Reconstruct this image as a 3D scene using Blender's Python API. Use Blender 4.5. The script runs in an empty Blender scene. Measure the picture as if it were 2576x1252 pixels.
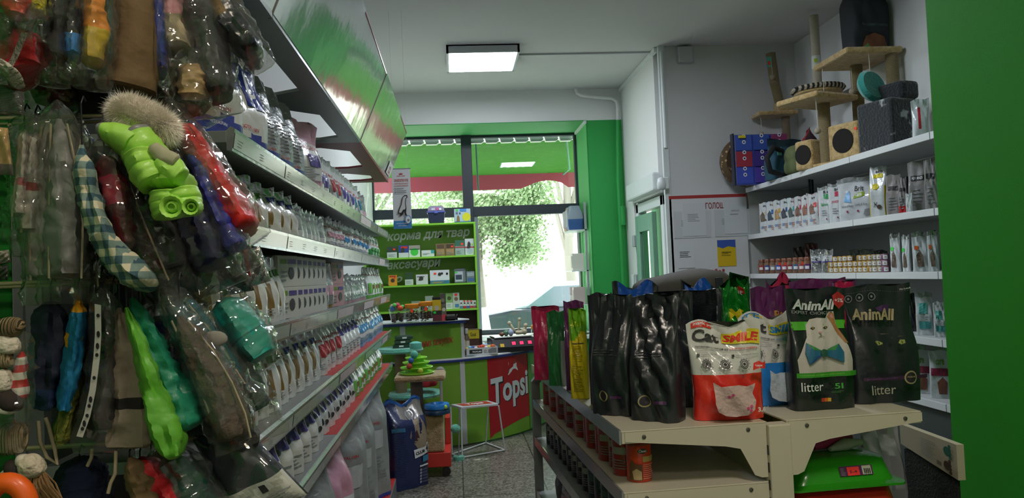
import bpy, bmesh, math, random
from mathutils import Vector, Matrix, noise
import mathutils.geometry as mg
R = math.radians
PI = math.pi
sc = bpy.context.scene
col = sc.collection
rng = random.Random(11)

# ------------------------------------------------------------------ camera
F, CX, CY, EYE = 1900.0, 1288.0, 626.0, 1.6        # focal length in px of the 2576x1252 frame, eye height
_dy = Vector((1145 - CX, -(697 - CY), -F)).normalized()
_u = Vector((-.042, 1, 0)); _u.z = -(_u.x * _dy.x + _u.y * _dy.y) / _dy.z; _u.normalize()
_dx = _dy.cross(_u)
ROT = Matrix((_dx, _dy, _u))                        # camera axes -> world axes
cam_d = bpy.data.cameras.new('camera'); cam_d.sensor_width = 36; cam_d.lens = F / 2576 * 36
cam_d.clip_start = .05; cam_d.clip_end = 200
cam = bpy.data.objects.new('camera', cam_d); col.objects.link(cam)
cam.matrix_world = Matrix.Translation((0, 0, EYE)) @ ROT.to_4x4()
sc.camera = cam

# ------------------------------------------------------------------ world, sun, exposure
w = bpy.data.worlds.new('sky'); sc.world = w; w.use_nodes = True
nt = w.node_tree; nt.nodes.clear()
wo = nt.nodes.new('ShaderNodeOutputWorld'); wb = nt.nodes.new('ShaderNodeBackground')
wb.inputs[0].default_value = (.90, .97, 1, 1); wb.inputs[1].default_value = 5.5
nt.links.new(wb.outputs[0], wo.inputs[0])
sd = bpy.data.lights.new('sun', 'SUN'); sd.energy = 15.0; sd.angle = .01; sd.color = (1, .95, .86)
sun = bpy.data.objects.new('sun', sd); col.objects.link(sun); sun.rotation_euler = (R(-38), R(22), 0)
pd = bpy.data.lights.new('window_portal', 'AREA'); pd.shape = 'RECTANGLE'; pd.size = 2.9; pd.size_y = 2.6
pd.cycles.is_portal = True
po = bpy.data.objects.new('window_portal', pd); col.objects.link(po)
po.location = (.1, 9.5, 2.05); po.rotation_euler = (R(-90), 0, 0)
sc.view_settings.view_transform = 'Standard'; sc.view_settings.look = 'None'
sc.view_settings.exposure = 0.0; sc.view_settings.gamma = 1; sc.view_settings.use_curve_mapping = False
cy = sc.cycles
cy.max_bounces = 8; cy.diffuse_bounces = 4; cy.glossy_bounces = 3; cy.transmission_bounces = 4; cy.transparent_max_bounces = 32
cy.caustics_reflective = False; cy.caustics_refractive = False; cy.sample_clamp_indirect = 4
cy.use_denoising = True

def ray(px, py): return ROT @ (Vector((px - CX, CY - py, -F)) / F)
def onY(px, py, Y): r = ray(px, py); return Vector((0, 0, EYE)) + r * (Y / r.y)
def onX(px, py, X): r = ray(px, py); return Vector((0, 0, EYE)) + r * (X / r.x)
def onZ(px, py, Z): r = ray(px, py); return Vector((0, 0, EYE)) + r * ((Z - EYE) / r.z)

# ------------------------------------------------------------------ helpers
def lin(h):
    h = h.lstrip('#'); c = [int(h[i:i + 2], 16) / 255 for i in (0, 2, 4)]
    return tuple(x / 12.92 if x < .04045 else ((x + .055) / 1.055) ** 2.4 for x in c) + (1,)

MATS = {}
def mat(c, rough=.5, metal=0, coat=0, bump=None, mix=None, emit=0, spec=.5, kind='noise', sheen=0, trans=0):
    """c: hex colour; bump=(scale,strength); mix=(other hex, scale, lo, hi)"""
    key = (c, rough, metal, coat, bump, mix, emit, spec, kind, sheen, trans)
    if key in MATS: return MATS[key]
    m = bpy.data.materials.new('material_' + c.lstrip('#')); m.use_nodes = True; n = m.node_tree.nodes; L = m.node_tree.links
    p = n['Principled BSDF']; p.inputs['Base Color'].default_value = lin(c); p.inputs['Roughness'].default_value = rough
    p.inputs['Metallic'].default_value = metal; p.inputs['Coat Weight'].default_value = coat; p.inputs['Coat Roughness'].default_value = .12
    p.inputs['Specular IOR Level'].default_value = spec; p.inputs['Sheen Weight'].default_value = sheen
    if trans: p.inputs['Subsurface Weight'].default_value = 0
    tc = n.new('ShaderNodeTexCoord')
    def tex(scale, kind):
        if kind == 'noise':
            t = n.new('ShaderNodeTexNoise'); t.inputs['Scale'].default_value = scale; t.inputs['Detail'].default_value = 3
            o = t.outputs['Fac']
        elif kind == 'voronoi':
            t = n.new('ShaderNodeTexVoronoi'); t.inputs['Scale'].default_value = scale; o = t.outputs['Distance']
        else:
            t = n.new('ShaderNodeTexWave'); t.inputs['Scale'].default_value = scale; t.bands_direction = {'wavez': 'Z', 'wavex': 'X', 'wavey': 'Y'}[kind]
            t.inputs['Distortion'].default_value = 1.0; o = t.outputs['Fac']
        L.new(tc.outputs['Object'], t.inputs['Vector']); return o
    if mix:
        o = tex(mix[1], kind); r = n.new('ShaderNodeValToRGB'); L.new(o, r.inputs[0])
        r.color_ramp.elements[0].position = mix[2]; r.color_ramp.elements[0].color = lin(c)
        r.color_ramp.elements[1].position = mix[3]; r.color_ramp.elements[1].color = lin(mix[0])
        L.new(r.outputs[0], p.inputs['Base Color'])
    if bump:
        o = tex(bump[0], bump[2] if len(bump) > 2 else 'noise'); b = n.new('ShaderNodeBump'); b.inputs['Strength'].default_value = bump[1]; b.inputs['Distance'].default_value = .01
        L.new(o, b.inputs['Height']); L.new(b.outputs[0], p.inputs['Normal'])
        if coat: L.new(b.outputs[0], p.inputs['Coat Normal'])
    if emit:
        p.inputs['Emission Color'].default_value = lin(c); p.inputs['Emission Strength'].default_value = emit
    MATS[key] = m; return m

def film(name, tint, base, scale, strength, rough=.07, haze=0):
    m = bpy.data.materials.new(name); m.use_nodes = True; n = m.node_tree.nodes; L = m.node_tree.links; n.clear()
    out = n.new('ShaderNodeOutputMaterial'); mx = n.new('ShaderNodeMixShader'); t = n.new('ShaderNodeBsdfTransparent'); g = n.new('ShaderNodeBsdfGlossy')
    t.inputs[0].default_value = lin(tint); g.inputs['Roughness'].default_value = rough; g.inputs[0].default_value = (1, 1, 1, 1)
    fr = n.new('ShaderNodeFresnel'); ge = n.new('ShaderNodeNewGeometry'); io = n.new('ShaderNodeMath'); io.operation = 'MULTIPLY_ADD'; io.inputs[1].default_value = 1 / 1.45 - 1.45; io.inputs[2].default_value = 1.45
    L.new(ge.outputs['Backfacing'], io.inputs[0]); L.new(io.outputs[0], fr.inputs[0])      # a thin sheet mirrors the same from both sides
    ad = n.new('ShaderNodeMath'); ad.operation = 'ADD'; ad.use_clamp = True; ad.inputs[1].default_value = base
    L.new(fr.outputs[0], ad.inputs[0]); L.new(ad.outputs[0], mx.inputs[0]); L.new(t.outputs[0], mx.inputs[1]); L.new(g.outputs[0], mx.inputs[2]); 
    hz = n.new('ShaderNodeMixShader'); df = n.new('ShaderNodeBsdfDiffuse'); df.inputs[0].default_value = (.8, .8, .78, 1); hz.inputs[0].default_value = haze
    L.new(mx.outputs[0], hz.inputs[1]); L.new(df.outputs[0], hz.inputs[2]); L.new(hz.outputs[0] if haze else mx.outputs[0], out.inputs[0])
    if strength:
        tc = n.new('ShaderNodeTexCoord'); tx = n.new('ShaderNodeTexNoise'); tx.inputs['Scale'].default_value = scale; tx.inputs['Detail'].default_value = 2
        b = n.new('ShaderNodeBump'); b.inputs['Strength'].default_value = strength; b.inputs['Distance'].default_value = .02
        L.new(tc.outputs['Object'], tx.inputs['Vector']); L.new(tx.outputs['Fac'], b.inputs['Height']); L.new(b.outputs[0], g.inputs['Normal']); L.new(b.outputs[0], fr.inputs['Normal'])
    return m
FILM = film('clear_plastic_film', '#f6f6f2', .04, 16, .8, .06, .035)
GLASS = film('window_glass', '#f4fbf8', .02, 1, 0, .0)
JAR = film('jar_plastic', '#eef0ee', .05, 6, .15)

class MB:
    def __init__(s): s.v = []; s.f = []; s.m = []
    def add(s, vs, fs, m=0):
        o = len(s.v); s.v += [tuple(x) for x in vs]; s.f += [tuple(i + o for i in f) for f in fs]
        s.m += m if isinstance(m, list) else [m] * len(fs); return s
    def box(s, x0, y0, z0, x1, y1, z1, m=0, M=None):
        vs = [Vector((x, y, z)) for z in (z0, z1) for y in (y0, y1) for x in (x0, x1)]
        if M: vs = [M @ q for q in vs]
        return s.add(vs, [(0, 2, 3, 1), (4, 5, 7, 6), (0, 1, 5, 4), (2, 6, 7, 3), (0, 4, 6, 2), (1, 3, 7, 5)], m)
    def bar(s, a, b, wx, wz, m=0):
        a, b = Vector(a), Vector(b); d = (b - a).normalized(); up = Vector((0, 0, 1)) if abs(d.z) < .95 else Vector((0, 1, 0))
        x = d.cross(up).normalized(); z = x.cross(d)
        vs = [p + x * i * wx / 2 + z * j * wz / 2 for p in (a, b) for i, j in ((-1, -1), (1, -1), (1, 1), (-1, 1))]
        return s.add(vs, [(0, 1, 2, 3), (7, 6, 5, 4), (0, 4, 5, 1), (1, 5, 6, 2), (2, 6, 7, 3), (3, 7, 4, 0)], m)
    def tube(s, pts, r, seg=8, m=0, cap=True):
        pts = [Vector(p) for p in pts]; n = len(pts); rr = r if isinstance(r, (list, tuple)) else [r] * n
        rings = []; ref = None
        for i, p in enumerate(pts):
            d = (pts[min(i + 1, n - 1)] - pts[max(i - 1, 0)]).normalized()
            if ref is None: ref = d.orthogonal().normalized()
            ref = (ref - d * ref.dot(d)).normalized(); b = d.cross(ref)
            rings.append([p + (ref * math.cos(2 * PI * k / seg) + b * math.sin(2 * PI * k / seg)) * rr[i] for k in range(seg)])
        return s.loft(rings, m, cap)
    def loft(s, rings, m=0, cap=True):
        seg = len(rings[0]); vs = [q for r in rings for q in r]; fs = []; ms = []
        for i in range(len(rings) - 1):
            for k in range(seg):
                fs.append((i * seg + k, i * seg + (k + 1) % seg, (i + 1) * seg + (k + 1) % seg, (i + 1) * seg + k))
                ms.append(m(i, k) if callable(m) else m)
        if cap:
            fs.append(tuple(reversed(range(seg)))); fs.append(tuple((len(rings) - 1) * seg + k for k in range(seg)))
            ms += [m(0, 0) if callable(m) else m, m(len(rings) - 2, 0) if callable(m) else m]
        return s.add(vs, fs, ms)
    def lathe(s, prof, seg=16, c=(0, 0, 0), m=0, M=None):
        rings = [[Vector((c[0] + r * math.cos(2 * PI * k / seg), c[1] + r * math.sin(2 * PI * k / seg), c[2] + z)) for k in range(seg)] for r, z in prof]
        if M: rings = [[M @ q for q in r] for r in rings]
        return s.loft(rings, m, True)
    def prism(s, poly, a, b, axis='y', m=0):
        f = {'y': lambda p, t: (p[0], t, p[1]), 'x': lambda p, t: (t, p[0], p[1]), 'z': lambda p, t: (p[0], p[1], t)}[axis]
        n = len(poly); vs = [f(p, a) for p in poly] + [f(p, b) for p in poly]
        fs = [tuple(range(n)), tuple(reversed(range(n, 2 * n)))] + [((i + 1) % n, i, n + i, n + (i + 1) % n) for i in range(n)]
        return s.add(vs, fs, m)
    def ball(s, c, r, seg=12, m=0):
        r = r if isinstance(r, (tuple, list)) else (r, r, r); k = max(4, seg // 2 + 1)
        rings = [[Vector((c[0] + r[0] * math.sin(a) * math.cos(2 * PI * j / seg), c[1] + r[1] * math.sin(a) * math.sin(2 * PI * j / seg), c[2] - r[2] * math.cos(a))) for j in range(seg)] for a in [PI * (i + .02) / (k + .04) for i in range(k + 1)]]
        return s.loft(rings, m)
    def build(s, name, mats, parent=None, smooth=False, bevel=0, loc=None, rz=None, sub=0, fix=True, rot=None):
        me = bpy.data.meshes.new(name); me.from_pydata(s.v, [], s.f)
        if not isinstance(mats, (list, tuple)): mats = [mats]
        for q in mats: me.materials.append(q)
        me.polygons.foreach_set('material_index', s.m)
        if fix:
            b = bmesh.new(); b.from_mesh(me); bmesh.ops.recalc_face_normals(b, faces=b.faces); b.to_mesh(me); b.free()
        if smooth: me.shade_smooth()
        o = bpy.data.objects.new(name, me); col.objects.link(o)
        if parent: o.parent = parent
        if loc is not None: o.location = loc
        if rz is not None: o.rotation_euler.z = rz
        if rot is not None: o.rotation_euler = rot
        if bevel:
            md = o.modifiers.new('bevel', 'BEVEL'); md.width = bevel; md.segments = 2; md.limit_method = 'ANGLE'; md.angle_limit = R(40)
        if sub:
            md = o.modifiers.new('subdivision', 'SUBSURF'); md.levels = sub; md.render_levels = sub
        if smooth and not sub: me.set_sharp_from_angle(angle=R(50))
        return o

def tag(o, label=None, cat=None, group=None, kind=None):
    if label: o['label'] = label
    if cat: o['category'] = cat
    if group: o['group'] = group
    if kind: o['kind'] = kind
    return o
def thing(name, label, cat, loc=(0, 0, 0), rz=0, group=None):
    o = bpy.data.objects.new(name, None); col.objects.link(o); o.empty_display_size = .05
    o.location = loc; o.rotation_euler.z = rz; return tag(o, label, cat, group)
def struct(mb, name, m, **k): return tag(mb.build(name, m, **k), kind='structure')
def copy_tree(o, parent=None):
    c = o.copy(); col.objects.link(c)
    if parent: c.parent = parent
    for ch in list(o.children): copy_tree(ch, c)
    return c
ORD = ['first', 'second', 'third', 'fourth', 'fifth', 'sixth', 'seventh', 'eighth', 'ninth', 'tenth', 'eleventh', 'twelfth', 'thirteenth', 'fourteenth',
       'fifteenth', 'sixteenth', 'seventeenth', 'eighteenth', 'nineteenth', 'twentieth', 'twenty-first', 'twenty-second', 'twenty-third', 'twenty-fourth',
       'twenty-fifth', 'twenty-sixth', 'twenty-seventh', 'twenty-eighth', 'twenty-ninth', 'thirtieth', 'thirty-first', 'thirty-second', 'thirty-third', 'thirty-fourth', 'thirty-fifth', 'thirty-sixth', 'thirty-seventh', 'thirty-eighth', 'thirty-ninth', 'fortieth']

# flat shapes and writing as triangles in the plane
TXT = {}
def text_tris(s, bold=0.0, shear=0.0):
    k = (s, bold, shear)
    if k in TXT: return TXT[k]
    cu = bpy.data.curves.new('t', 'FONT'); cu.body = s; cu.size = 1; cu.offset = bold; cu.shear = shear; cu.resolution_u = 3
    o = bpy.data.objects.new('t', cu); col.objects.link(o)
    me = o.to_mesh()
    me.calc_loop_triangles(); vs = [(v.co.x, v.co.y) for v in me.vertices]; fs = [tuple(t.vertices) for t in me.loop_triangles]
    o.to_mesh_clear(); bpy.data.objects.remove(o); bpy.data.curves.remove(cu)
    x0 = min(v[0] for v in vs); x1 = max(v[0] for v in vs); y0 = min(v[1] for v in vs); y1 = max(v[1] for v in vs)
    vs = [((x - x0) / (x1 - x0), (y - y0) / (y1 - y0)) for x, y in vs]
    TXT[k] = (vs, fs, (x1 - x0) / (y1 - y0)); return TXT[k]

class Print:
    """flat printed shapes in (x, z) that are laid on a surface by put(x, z, lift)"""
    def __init__(s, put=None, step=.0007, first=.0012, maxlen=.035): s.mb = MB(); s.put = put or (lambda x, z, l: (x, -l, z)); s.l = first; s.step = step; s.mats = []; s.ml = maxlen
    def mi(s, m):
        if m not in s.mats: s.mats.append(m)
        return s.mats.index(m)
    def tris(s, vs, fs, m):
        vs = list(vs); fs = list(fs)
        for _ in range(9):                        # split long edges so the print follows the surface
            out = []; cut = {}; chg = False
            for f in fs:
                e = max(range(3), key=lambda i: math.dist(vs[f[i]], vs[f[(i + 1) % 3]]))
                a, b, c = f[e], f[(e + 1) % 3], f[(e + 2) % 3]
                if math.dist(vs[a], vs[b]) > s.ml:
                    k = (min(a, b), max(a, b))
                    if k not in cut: vs.append(((vs[a][0] + vs[b][0]) / 2, (vs[a][1] + vs[b][1]) / 2)); cut[k] = len(vs) - 1
                    d = cut[k]; out += [(a, d, c), (d, b, c)]; chg = True
                else: out.append(f)
            fs = out
            if not chg: break
        P = [Vector(s.put(x, z, s.l)) for x, z in vs]; c = [sum(vs[i][j] for i in fs[0]) / 3 for j in (0, 1)]
        up = Vector(s.put(c[0], c[1], s.l + .01)) - Vector(s.put(c[0], c[1], s.l)); out = []
        for f in fs:                                # every printed face looks outwards
            n = (P[f[1]] - P[f[0]]).cross(P[f[2]] - P[f[0]])
            if len(fs) > 1: q = [sum(vs[i][j] for i in f) / 3 for j in (0, 1)]; up = Vector(s.put(q[0], q[1], s.l + .01)) - Vector(s.put(q[0], q[1], s.l))
            out.append(f if n.dot(up) >= 0 else (f[0], f[2], f[1]))
        s.mb.add(P, out, s.mi(m)); s.l += s.step
    def poly(s, pts, m):
        t = mg.tessellate_polygon([[Vector((p[0], p[1], 0)) for p in pts]]); s.tris(pts, t, m)
    def rect(s, x0, z0, x1, z1, m): s.poly([(x0, z0), (x1, z0), (x1, z1), (x0, z1)], m)
    def disc(s, x, z, r, m, n=20, rz=None): s.poly([(x + r * math.cos(2 * PI * i / n), z + (rz or r) * math.sin(2 * PI * i / n)) for i in range(n)], m)
    def ring(s, x, z, r, wd, m, n=24):
        o = [(x + r * math.cos(2 * PI * i / n), z + r * math.sin(2 * PI * i / n)) for i in range(n)]; q = [(x + (r - wd) * math.cos(2 * PI * i / n), z + (r - wd) * math.sin(2 * PI * i / n)) for i in range(n)]
        s.tris(o + q, [t for i in range(n) for t in ((i, (i + 1) % n, n + i), ((i + 1) % n, n + (i + 1) % n, n + i))], m)
    def text(s, t, x0, z0, h, m, wd=None, bold=.01, shear=0, rot=0, warp=None):
        vs, fs, ar = text_tris(t, bold, shear); wd = wd or h * ar; c, sn = math.cos(rot), math.sin(rot)
        q = [(a * wd, b * h) for a, b in vs]
        if warp: q = [warp(*p) for p in q]
        s.tris([(x0 + a * c - b * sn, z0 + a * sn + b * c) for a, b in q], fs, m)
    def lines(s, x0, z0, x1, z1, n, m, rnd=None, th=.35):
        rnd = rnd or rng; hh = (z1 - z0) / n; vs = []; fs = []
        for i in range(n):
            e = x0 + (x1 - x0) * rnd.uniform(.6, 1); z = z0 + i * hh; o = len(vs)
            vs += [(x0, z), (e, z), (e, z + hh * th), (x0, z + hh * th)]; fs += [(o, o + 1, o + 2), (o, o + 2, o + 3)]
        s.tris(vs, fs, m)
    def build(s, name, parent, **k): return s.mb.build(name, s.mats, parent, fix=False, **k)
# ------------------------------------------------------------------ room shell
WHITE = mat('#dcdedd', .75, bump=(60, .05)); CEIL = mat('#cfcfcf', .8, bump=(40, .05))
GREEN = mat('#259a45', .6, bump=(150, .08)); GREEN2 = mat('#3a9a52', .6, bump=(150, .08))
FRAME = mat('#2b3340', .45); DOORG = mat('#6f9f86', .4); PVC = mat('#d9dfe0', .35)
ZC = 3.74
def terrazzo():
    m = bpy.data.materials.new('terrazzo_floor'); m.use_nodes = True; n = m.node_tree.nodes; L = m.node_tree.links; p = n['Principled BSDF']
    tc = n.new('ShaderNodeTexCoord'); v = n.new('ShaderNodeTexVoronoi'); v.inputs['Scale'].default_value = 75
    r = n.new('ShaderNodeValToRGB'); L.new(tc.outputs['Object'], v.inputs['Vector']); L.new(v.outputs['Color'], r.inputs[0])
    e = r.color_ramp.elements; e[0].position = .3; e[0].color = lin('#58574d'); e[1].position = .75; e[1].color = lin('#949186'); q = e.new(.55); q.color = lin('#7d7b6e')
    b = n.new('ShaderNodeTexBrick'); b.offset = 0; b.inputs['Scale'].default_value = 1; b.inputs['Brick Width'].default_value = .62; b.inputs['Row Height'].default_value = .62
    b.inputs['Mortar Size'].default_value = .006; b.inputs['Color2'].default_value = (.85, .85, .85, 1); b.inputs['Color1'].default_value = (1, 1, 1, 1); b.inputs['Mortar'].default_value = (.25, .25, .24, 1)
    L.new(tc.outputs['Object'], b.inputs['Vector']); x = n.new('ShaderNodeMix'); x.data_type = 'RGBA'; x.blend_type = 'MULTIPLY'; x.inputs[0].default_value = 1
    L.new(r.outputs[0], x.inputs[6]); L.new(b.outputs['Color'], x.inputs[7]); L.new(x.outputs[2], p.inputs['Base Color']); p.inputs['Roughness'].default_value = .32
    return m
struct(MB().box(-1.1, -2.5, -.1, 3.5, 9.4, 0), 'floor', terrazzo())
struct(MB().box(-1.1, -2.5, ZC, 3.5, 9.6, ZC + .1), 'ceiling', CEIL)
struct(MB().box(-1.1, 1.76, 0, -.98, 9.4, ZC), 'wall_left', WHITE)
tag(MB().box(-1.1, -2.5, 0, -.98, 1.755, ZC).build('wall_left_front', mat('#1f8f2a', .45, bump=(9, .9, 'wavez'))), kind='structure').name = 'wall_left_slats'
struct(MB().box(-1.1, -2.62, 0, 3.5, -2.5, ZC), 'wall_back', WHITE)
struct(MB().box(3.4, -2.5, 0, 3.5, 7.1, ZC), 'wall_right', WHITE)
struct(MB().box(2.06, 7.1, 0, 3.5, 7.22, ZC), 'wall_notice', mat('#d3d3d6', .75, bump=(60, .05)))
# side wall with the door, far right
DY0, DY1, DZ = 7.2, 8.28, 2.34
mb = MB(); mb.box(2.02, 7.22, DZ, 2.16, 8.7, ZC); mb.box(2.02, DY1, 0, 2.16, 8.7, DZ); struct(mb, 'wall_door_side', WHITE)
# window wall: opening -1.1..1.6, up to 3.37, sill .9 ; reveal .7 deep
mb = MB(); mb.box(-1.1, 8.7, 3.37, 2.16, 9.4, ZC, 0); mb.box(1.6, 8.7, 0, 2.16, 9.4, 3.37, 1); mb.box(-1.1, 8.7, 0, 1.6, 9.4, .86, 1); mb.box(-1.1, 8.7, .86, -1.0, 9.4, 3.37, 1)
struct(mb, 'wall_window', [WHITE, GREEN])
struct(MB().box(-1.0, 8.69, 3.362, 1.6, 9.4, 3.371), 'trim_1', GREEN2)
struct(MB().box(1.592, 8.69, .86, 1.6, 9.4, 3.365), 'trim_2', mat('#4fae62', .6))
struct(MB().box(1.57, 8.685, 3.33, 1.60, 9.38, 3.365), 'trim_3', PVC)
struct(MB().box(-1.0, 8.6, .83, 1.6, 9.38, .87), 'trim_4', PVC, bevel=.008)
# window frame and panes
wf = thing('window_1', None, None); tag(wf, kind='structure')
f = MB(); Y0, Y1 = 9.40, 9.48
f.box(-1.02, Y0, .86, 1.60, Y1, .93); f.box(-1.02, Y0, 3.33, 1.60, Y1, 3.38); f.box(1.56, Y0, .86, 1.60, Y1, 3.37); f.box(-1.02, Y0, .86, -.96, Y1, 3.37)
f.box(.135, Y0 - .03, .86, .265, Y1, 3.37); f.box(-1.0, Y0 - .02, 2.345, 1.58, Y1, 2.465)
f.build('window_frame', FRAME, wf, bevel=.006)
for x0, x1, z0, z1 in ((-.96, .135, 2.465, 3.33), (.265, 1.56, 2.465, 3.33), (-.96, .135, .93, 2.345), (.265, 1.56, .93, 2.345)):
    MB().box(x0, 9.435, z0, x1, 9.438, z1).build('window_pane', GLASS, wf)
f = MB()
for x0 in (.30, .62, .84, 1.14, 1.41): pass
f.box(.265, Y0, .93, .31, Y1, 2.345); f.build('window_stile', mat('#8a94a0', .4), wf)
# pipes and cable duct
def solo(mb, name, m, label, cat, group=None, **k): return tag(mb.build(name, m, **k), label, cat, group)
P = [onY(1449, 223, 8.62), onY(1452, 234, 8.62), onY(1463, 240, 8.62), onY(1500, 244, 8.62), onY(1540, 247, 8.62), onY(1551, 254, 8.62), onY(1554, 270, 8.62), onY(1554, 302, 8.62)]
pt = thing('wall_pipe', 'thin pipe, white then green, bent across the window wall corner', 'pipe', (0, 0, 0))
MB().tube(P, .022, 8).build('pipe', WHITE, pt, True); MB().tube([P[-1], onY(1555, 450, 8.62), onY(1570, 760, 8.62), Vector((1.98, 8.62, .0))], .024, 8).build('pipe', GREEN, pt, True)
MB().lathe([(.034, -.11), (.034, .11)], 10, onY(1566, 542, 8.62)).build('coupling', GREEN, pt, True)
struct(MB().box(2.0, 7.1, ZC - .05, 2.03, 8.7, ZC - .005), 'trim_5', PVC)
struct(MB().box(2.03, 7.06, 0, 2.085, 7.1, ZC), 'trim_6', PVC)
solo(MB().tube([(2.055, 7.045, 2.75), (2.055, 7.045, ZC - .06)], .017, 8), 'cable_pipe', PVC, 'white vertical cable pipe on the wall corner above the sensor', 'pipe', smooth=True)
solo(MB().box(.68, 7.24, ZC - .016, 2.02, 7.27, ZC - .001), 'cable_duct', mat('#c4c6c8', .5), 'white cable duct running along the ceiling from the lamp', 'cable duct')
s = thing('motion_sensor', 'small white rounded sensor on the wall corner beside the door', 'sensor', onY(1664, 462, 7.0))
MB().lathe([(.02, -.06), (.04, -.045), (.045, 0), (.035, .05), (.018, .06)], 14).build('sensor_head', PVC, s, True); MB().box(.02, -.02, -.05, .07, .055, .06).build('wall_plate', PVC, s, bevel=.008)
solo(MB().box(2.22, 7.02, ZC - .17, 2.36, 7.1, ZC - .02), 'junction_box', mat('#b9bcc0', .5), 'grey square junction box high on the notice wall', 'junction box', bevel=.008)
# door (open onto the side), glazed
d = thing('door_1', None, None); tag(d, kind='structure')
f = MB(); f.box(2.04, DY0, 0, 2.12, DY0 + .09, DZ - .02); f.box(2.04, DY1 - .09, 0, 2.12, DY1, DZ); f.box(2.04, DY0, DZ - .12, 2.12, DY1, DZ - .02); f.build('door_frame', PVC, d, bevel=.005)
f = MB(); f.box(2.0, DY0 + .28, .1, 2.05, DY0 + .42, DZ - .16, 0); f.box(2.0, DY1 - .26, .1, 2.05, DY1 - .1, DZ - .16, 0); f.box(2.0, DY0 + .42, DZ - .34, 2.05, DY1 - .26, DZ - .16, 0); f.box(2.0, DY0 + .42, .1, 2.05, DY1 - .26, .7, 0)
f.build('door_leaf', DOORG, d, bevel=.006); MB().box(2.02, DY0 + .42, .7, 2.026, DY1 - .26, DZ - .34).build('door_glass', GLASS, d)
for z in (1.85, 1.42, .6): MB().box(1.975, DY1 - .1, z, 2.01, DY1 - .01, z + .13).build('hinge', mat('#9da5a8', .4), d, bevel=.01)
MB().box(1.94, DY0 - .03, DZ + .02, 2.02, DY1 + .02, DZ + .2).build('roller_box', PVC, d, bevel=.02)
tag(MB().box(2.3, 7.25, 0, 2.34, 8.6, 2.6).build('wall_corridor', mat('#3f7d56', .7)), kind='structure')
solo(MB().box(1.985, 8.36, 1.38, 2.03, 8.45, 1.55), 'door_keypad', PVC, 'small white keypad with red lamp beside the door', 'keypad', bevel=.008)
# near green pillar on the right
pl = onY(2366, 626, 3.05)
struct(MB().box(pl.x, 1.0, 0, 3.4, 3.05, ZC), 'wall_pillar', mat('#27901c', .75, bump=(260, .12), spec=.25))

# ceiling lamps
def ceiling_lamp(label, x, y, power, c='#ffffff'):
    t = thing('ceiling_lamp', label, 'ceiling light', (x, y, ZC), 0)
    f = MB(); a = .34
    for p in ((-a, -a, a, -a + .02), (-a, a - .02, a, a), (-a, -a, -a + .02, a), (a - .02, -a, a, a)): f.box(p[0], p[1], -.075, p[2], p[3], -.001)
    f.box(-a, -a, -.012, a, a, -.001); f.build('lamp_frame', mat('#b9bfc4', .4), t)
    d = MB(); n = 40
    d.add([(-.3 + .6 * i / n, y_, -.072 + .010 * abs(math.sin(PI * 4 * i / n))) for i in range(n + 1) for y_ in (-.31, .31)], [(2 * i, 2 * i + 2, 2 * i + 3, 2 * i + 1) for i in range(n)])
    m = mat(c, .4, emit=power); d.build('diffuser', m, t, True)
ceiling_lamp('lit square ceiling lamp with four bright bays near the window', .34, 7.25, 36, '#eef5ff')
ceiling_lamp('lit square ceiling lamp nearer the camera over the litter bags', 1.25, 4.75, 36, '#eef5ff')
ceiling_lamp('lit square ceiling lamp behind the camera', .75, .3, 32, '#fff1e0')
ceiling_lamp('lit square ceiling lamp at the back of the shop', -.1, -1.6, 26, '#fff1e0')

# ------------------------------------------------------------------ outside
solo(MB().box(-30, 9.6, -.25, 40, 60, -.06), 'street_ground', mat('#b9b6ae', .9), 'pale sunlit pavement and road outside the window', 'street')
a = thing('shop_awning', 'green awning with red valance hanging outside the shop window', 'awning')
AZ0, AZ1, AYo = 3.30, 3.06, 10.9
m_aw = mat('#3d7028', .75, mix=('#4c7f34', 14, .55, .62)); n = m_aw.node_tree.nodes; L = m_aw.node_tree.links
tl = n.new('ShaderNodeBsdfTranslucent'); tl.inputs[0].default_value = lin('#5a9a2a'); mx = n.new('ShaderNodeMixShader'); mx.inputs[0].default_value = .35
L.new(n['Principled BSDF'].outputs[0], mx.inputs[1]); L.new(tl.outputs[0], mx.inputs[2]); L.new(mx.outputs[0], n['Material Output'].inputs[0])
MB().add([(-3, 9.62, AZ0), (2.6, 9.62, AZ0), (2.6, AYo, AZ1), (-3, AYo, AZ1), (-3, 9.62, AZ0 + .012), (2.6, 9.62, AZ0 + .012), (2.6, AYo, AZ1 + .012), (-3, AYo, AZ1 + .012)], [(3, 2, 1, 0), (4, 5, 6, 7), (0, 1, 5, 4), (2, 3, 7, 6), (1, 2, 6, 5), (3, 0, 4, 7)]).build('canopy_cloth', m_aw, a)
v = []; 
for i in range(57):
    x = -3 + 5.6 * i / 56; b = AZ1 - .215
    if 1.02 < x < 1.62: b = AZ1 - .215 + .11 * math.sin(PI * (x - 1.02) / .75)
    v.append((x, b))
MB().prism(v + [(2.6, AZ1 + .01), (-3, AZ1 + .01)], AYo, AYo + .012, 'y').build('valance', mat('#a03a4c', .7), a)
r = []
for i in range(90):
    x = -3 + 5.6 * i / 89; r.append((x, 3.31 + .012 * (i % 3)))
mbx = MB()
for i in range(26):
    x = -2.6 + i * .19; mbx.prism([(x, 3.36), (x + .17, 3.36), (x + .185, 3.31), (x + .15, 3.285), (x + .02, 3.285)], 9.52, 9.60, 'y')
mbx.build('rolled_pelmet', mat('#c9cac6', .7), a)
MB().tube([(1.5, 9.6, 3.30), (1.6, 10.1, 3.0), (1.62, 10.8, 3.02)], .014, 6).build('folding_arm', mat('#3c7a60', .5), a); MB().tube([(.33, 9.6, 3.3), (.34, 9.65, 2.7)], .012, 6).build('folding_arm', mat('#3c7a60', .5), a)

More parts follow.
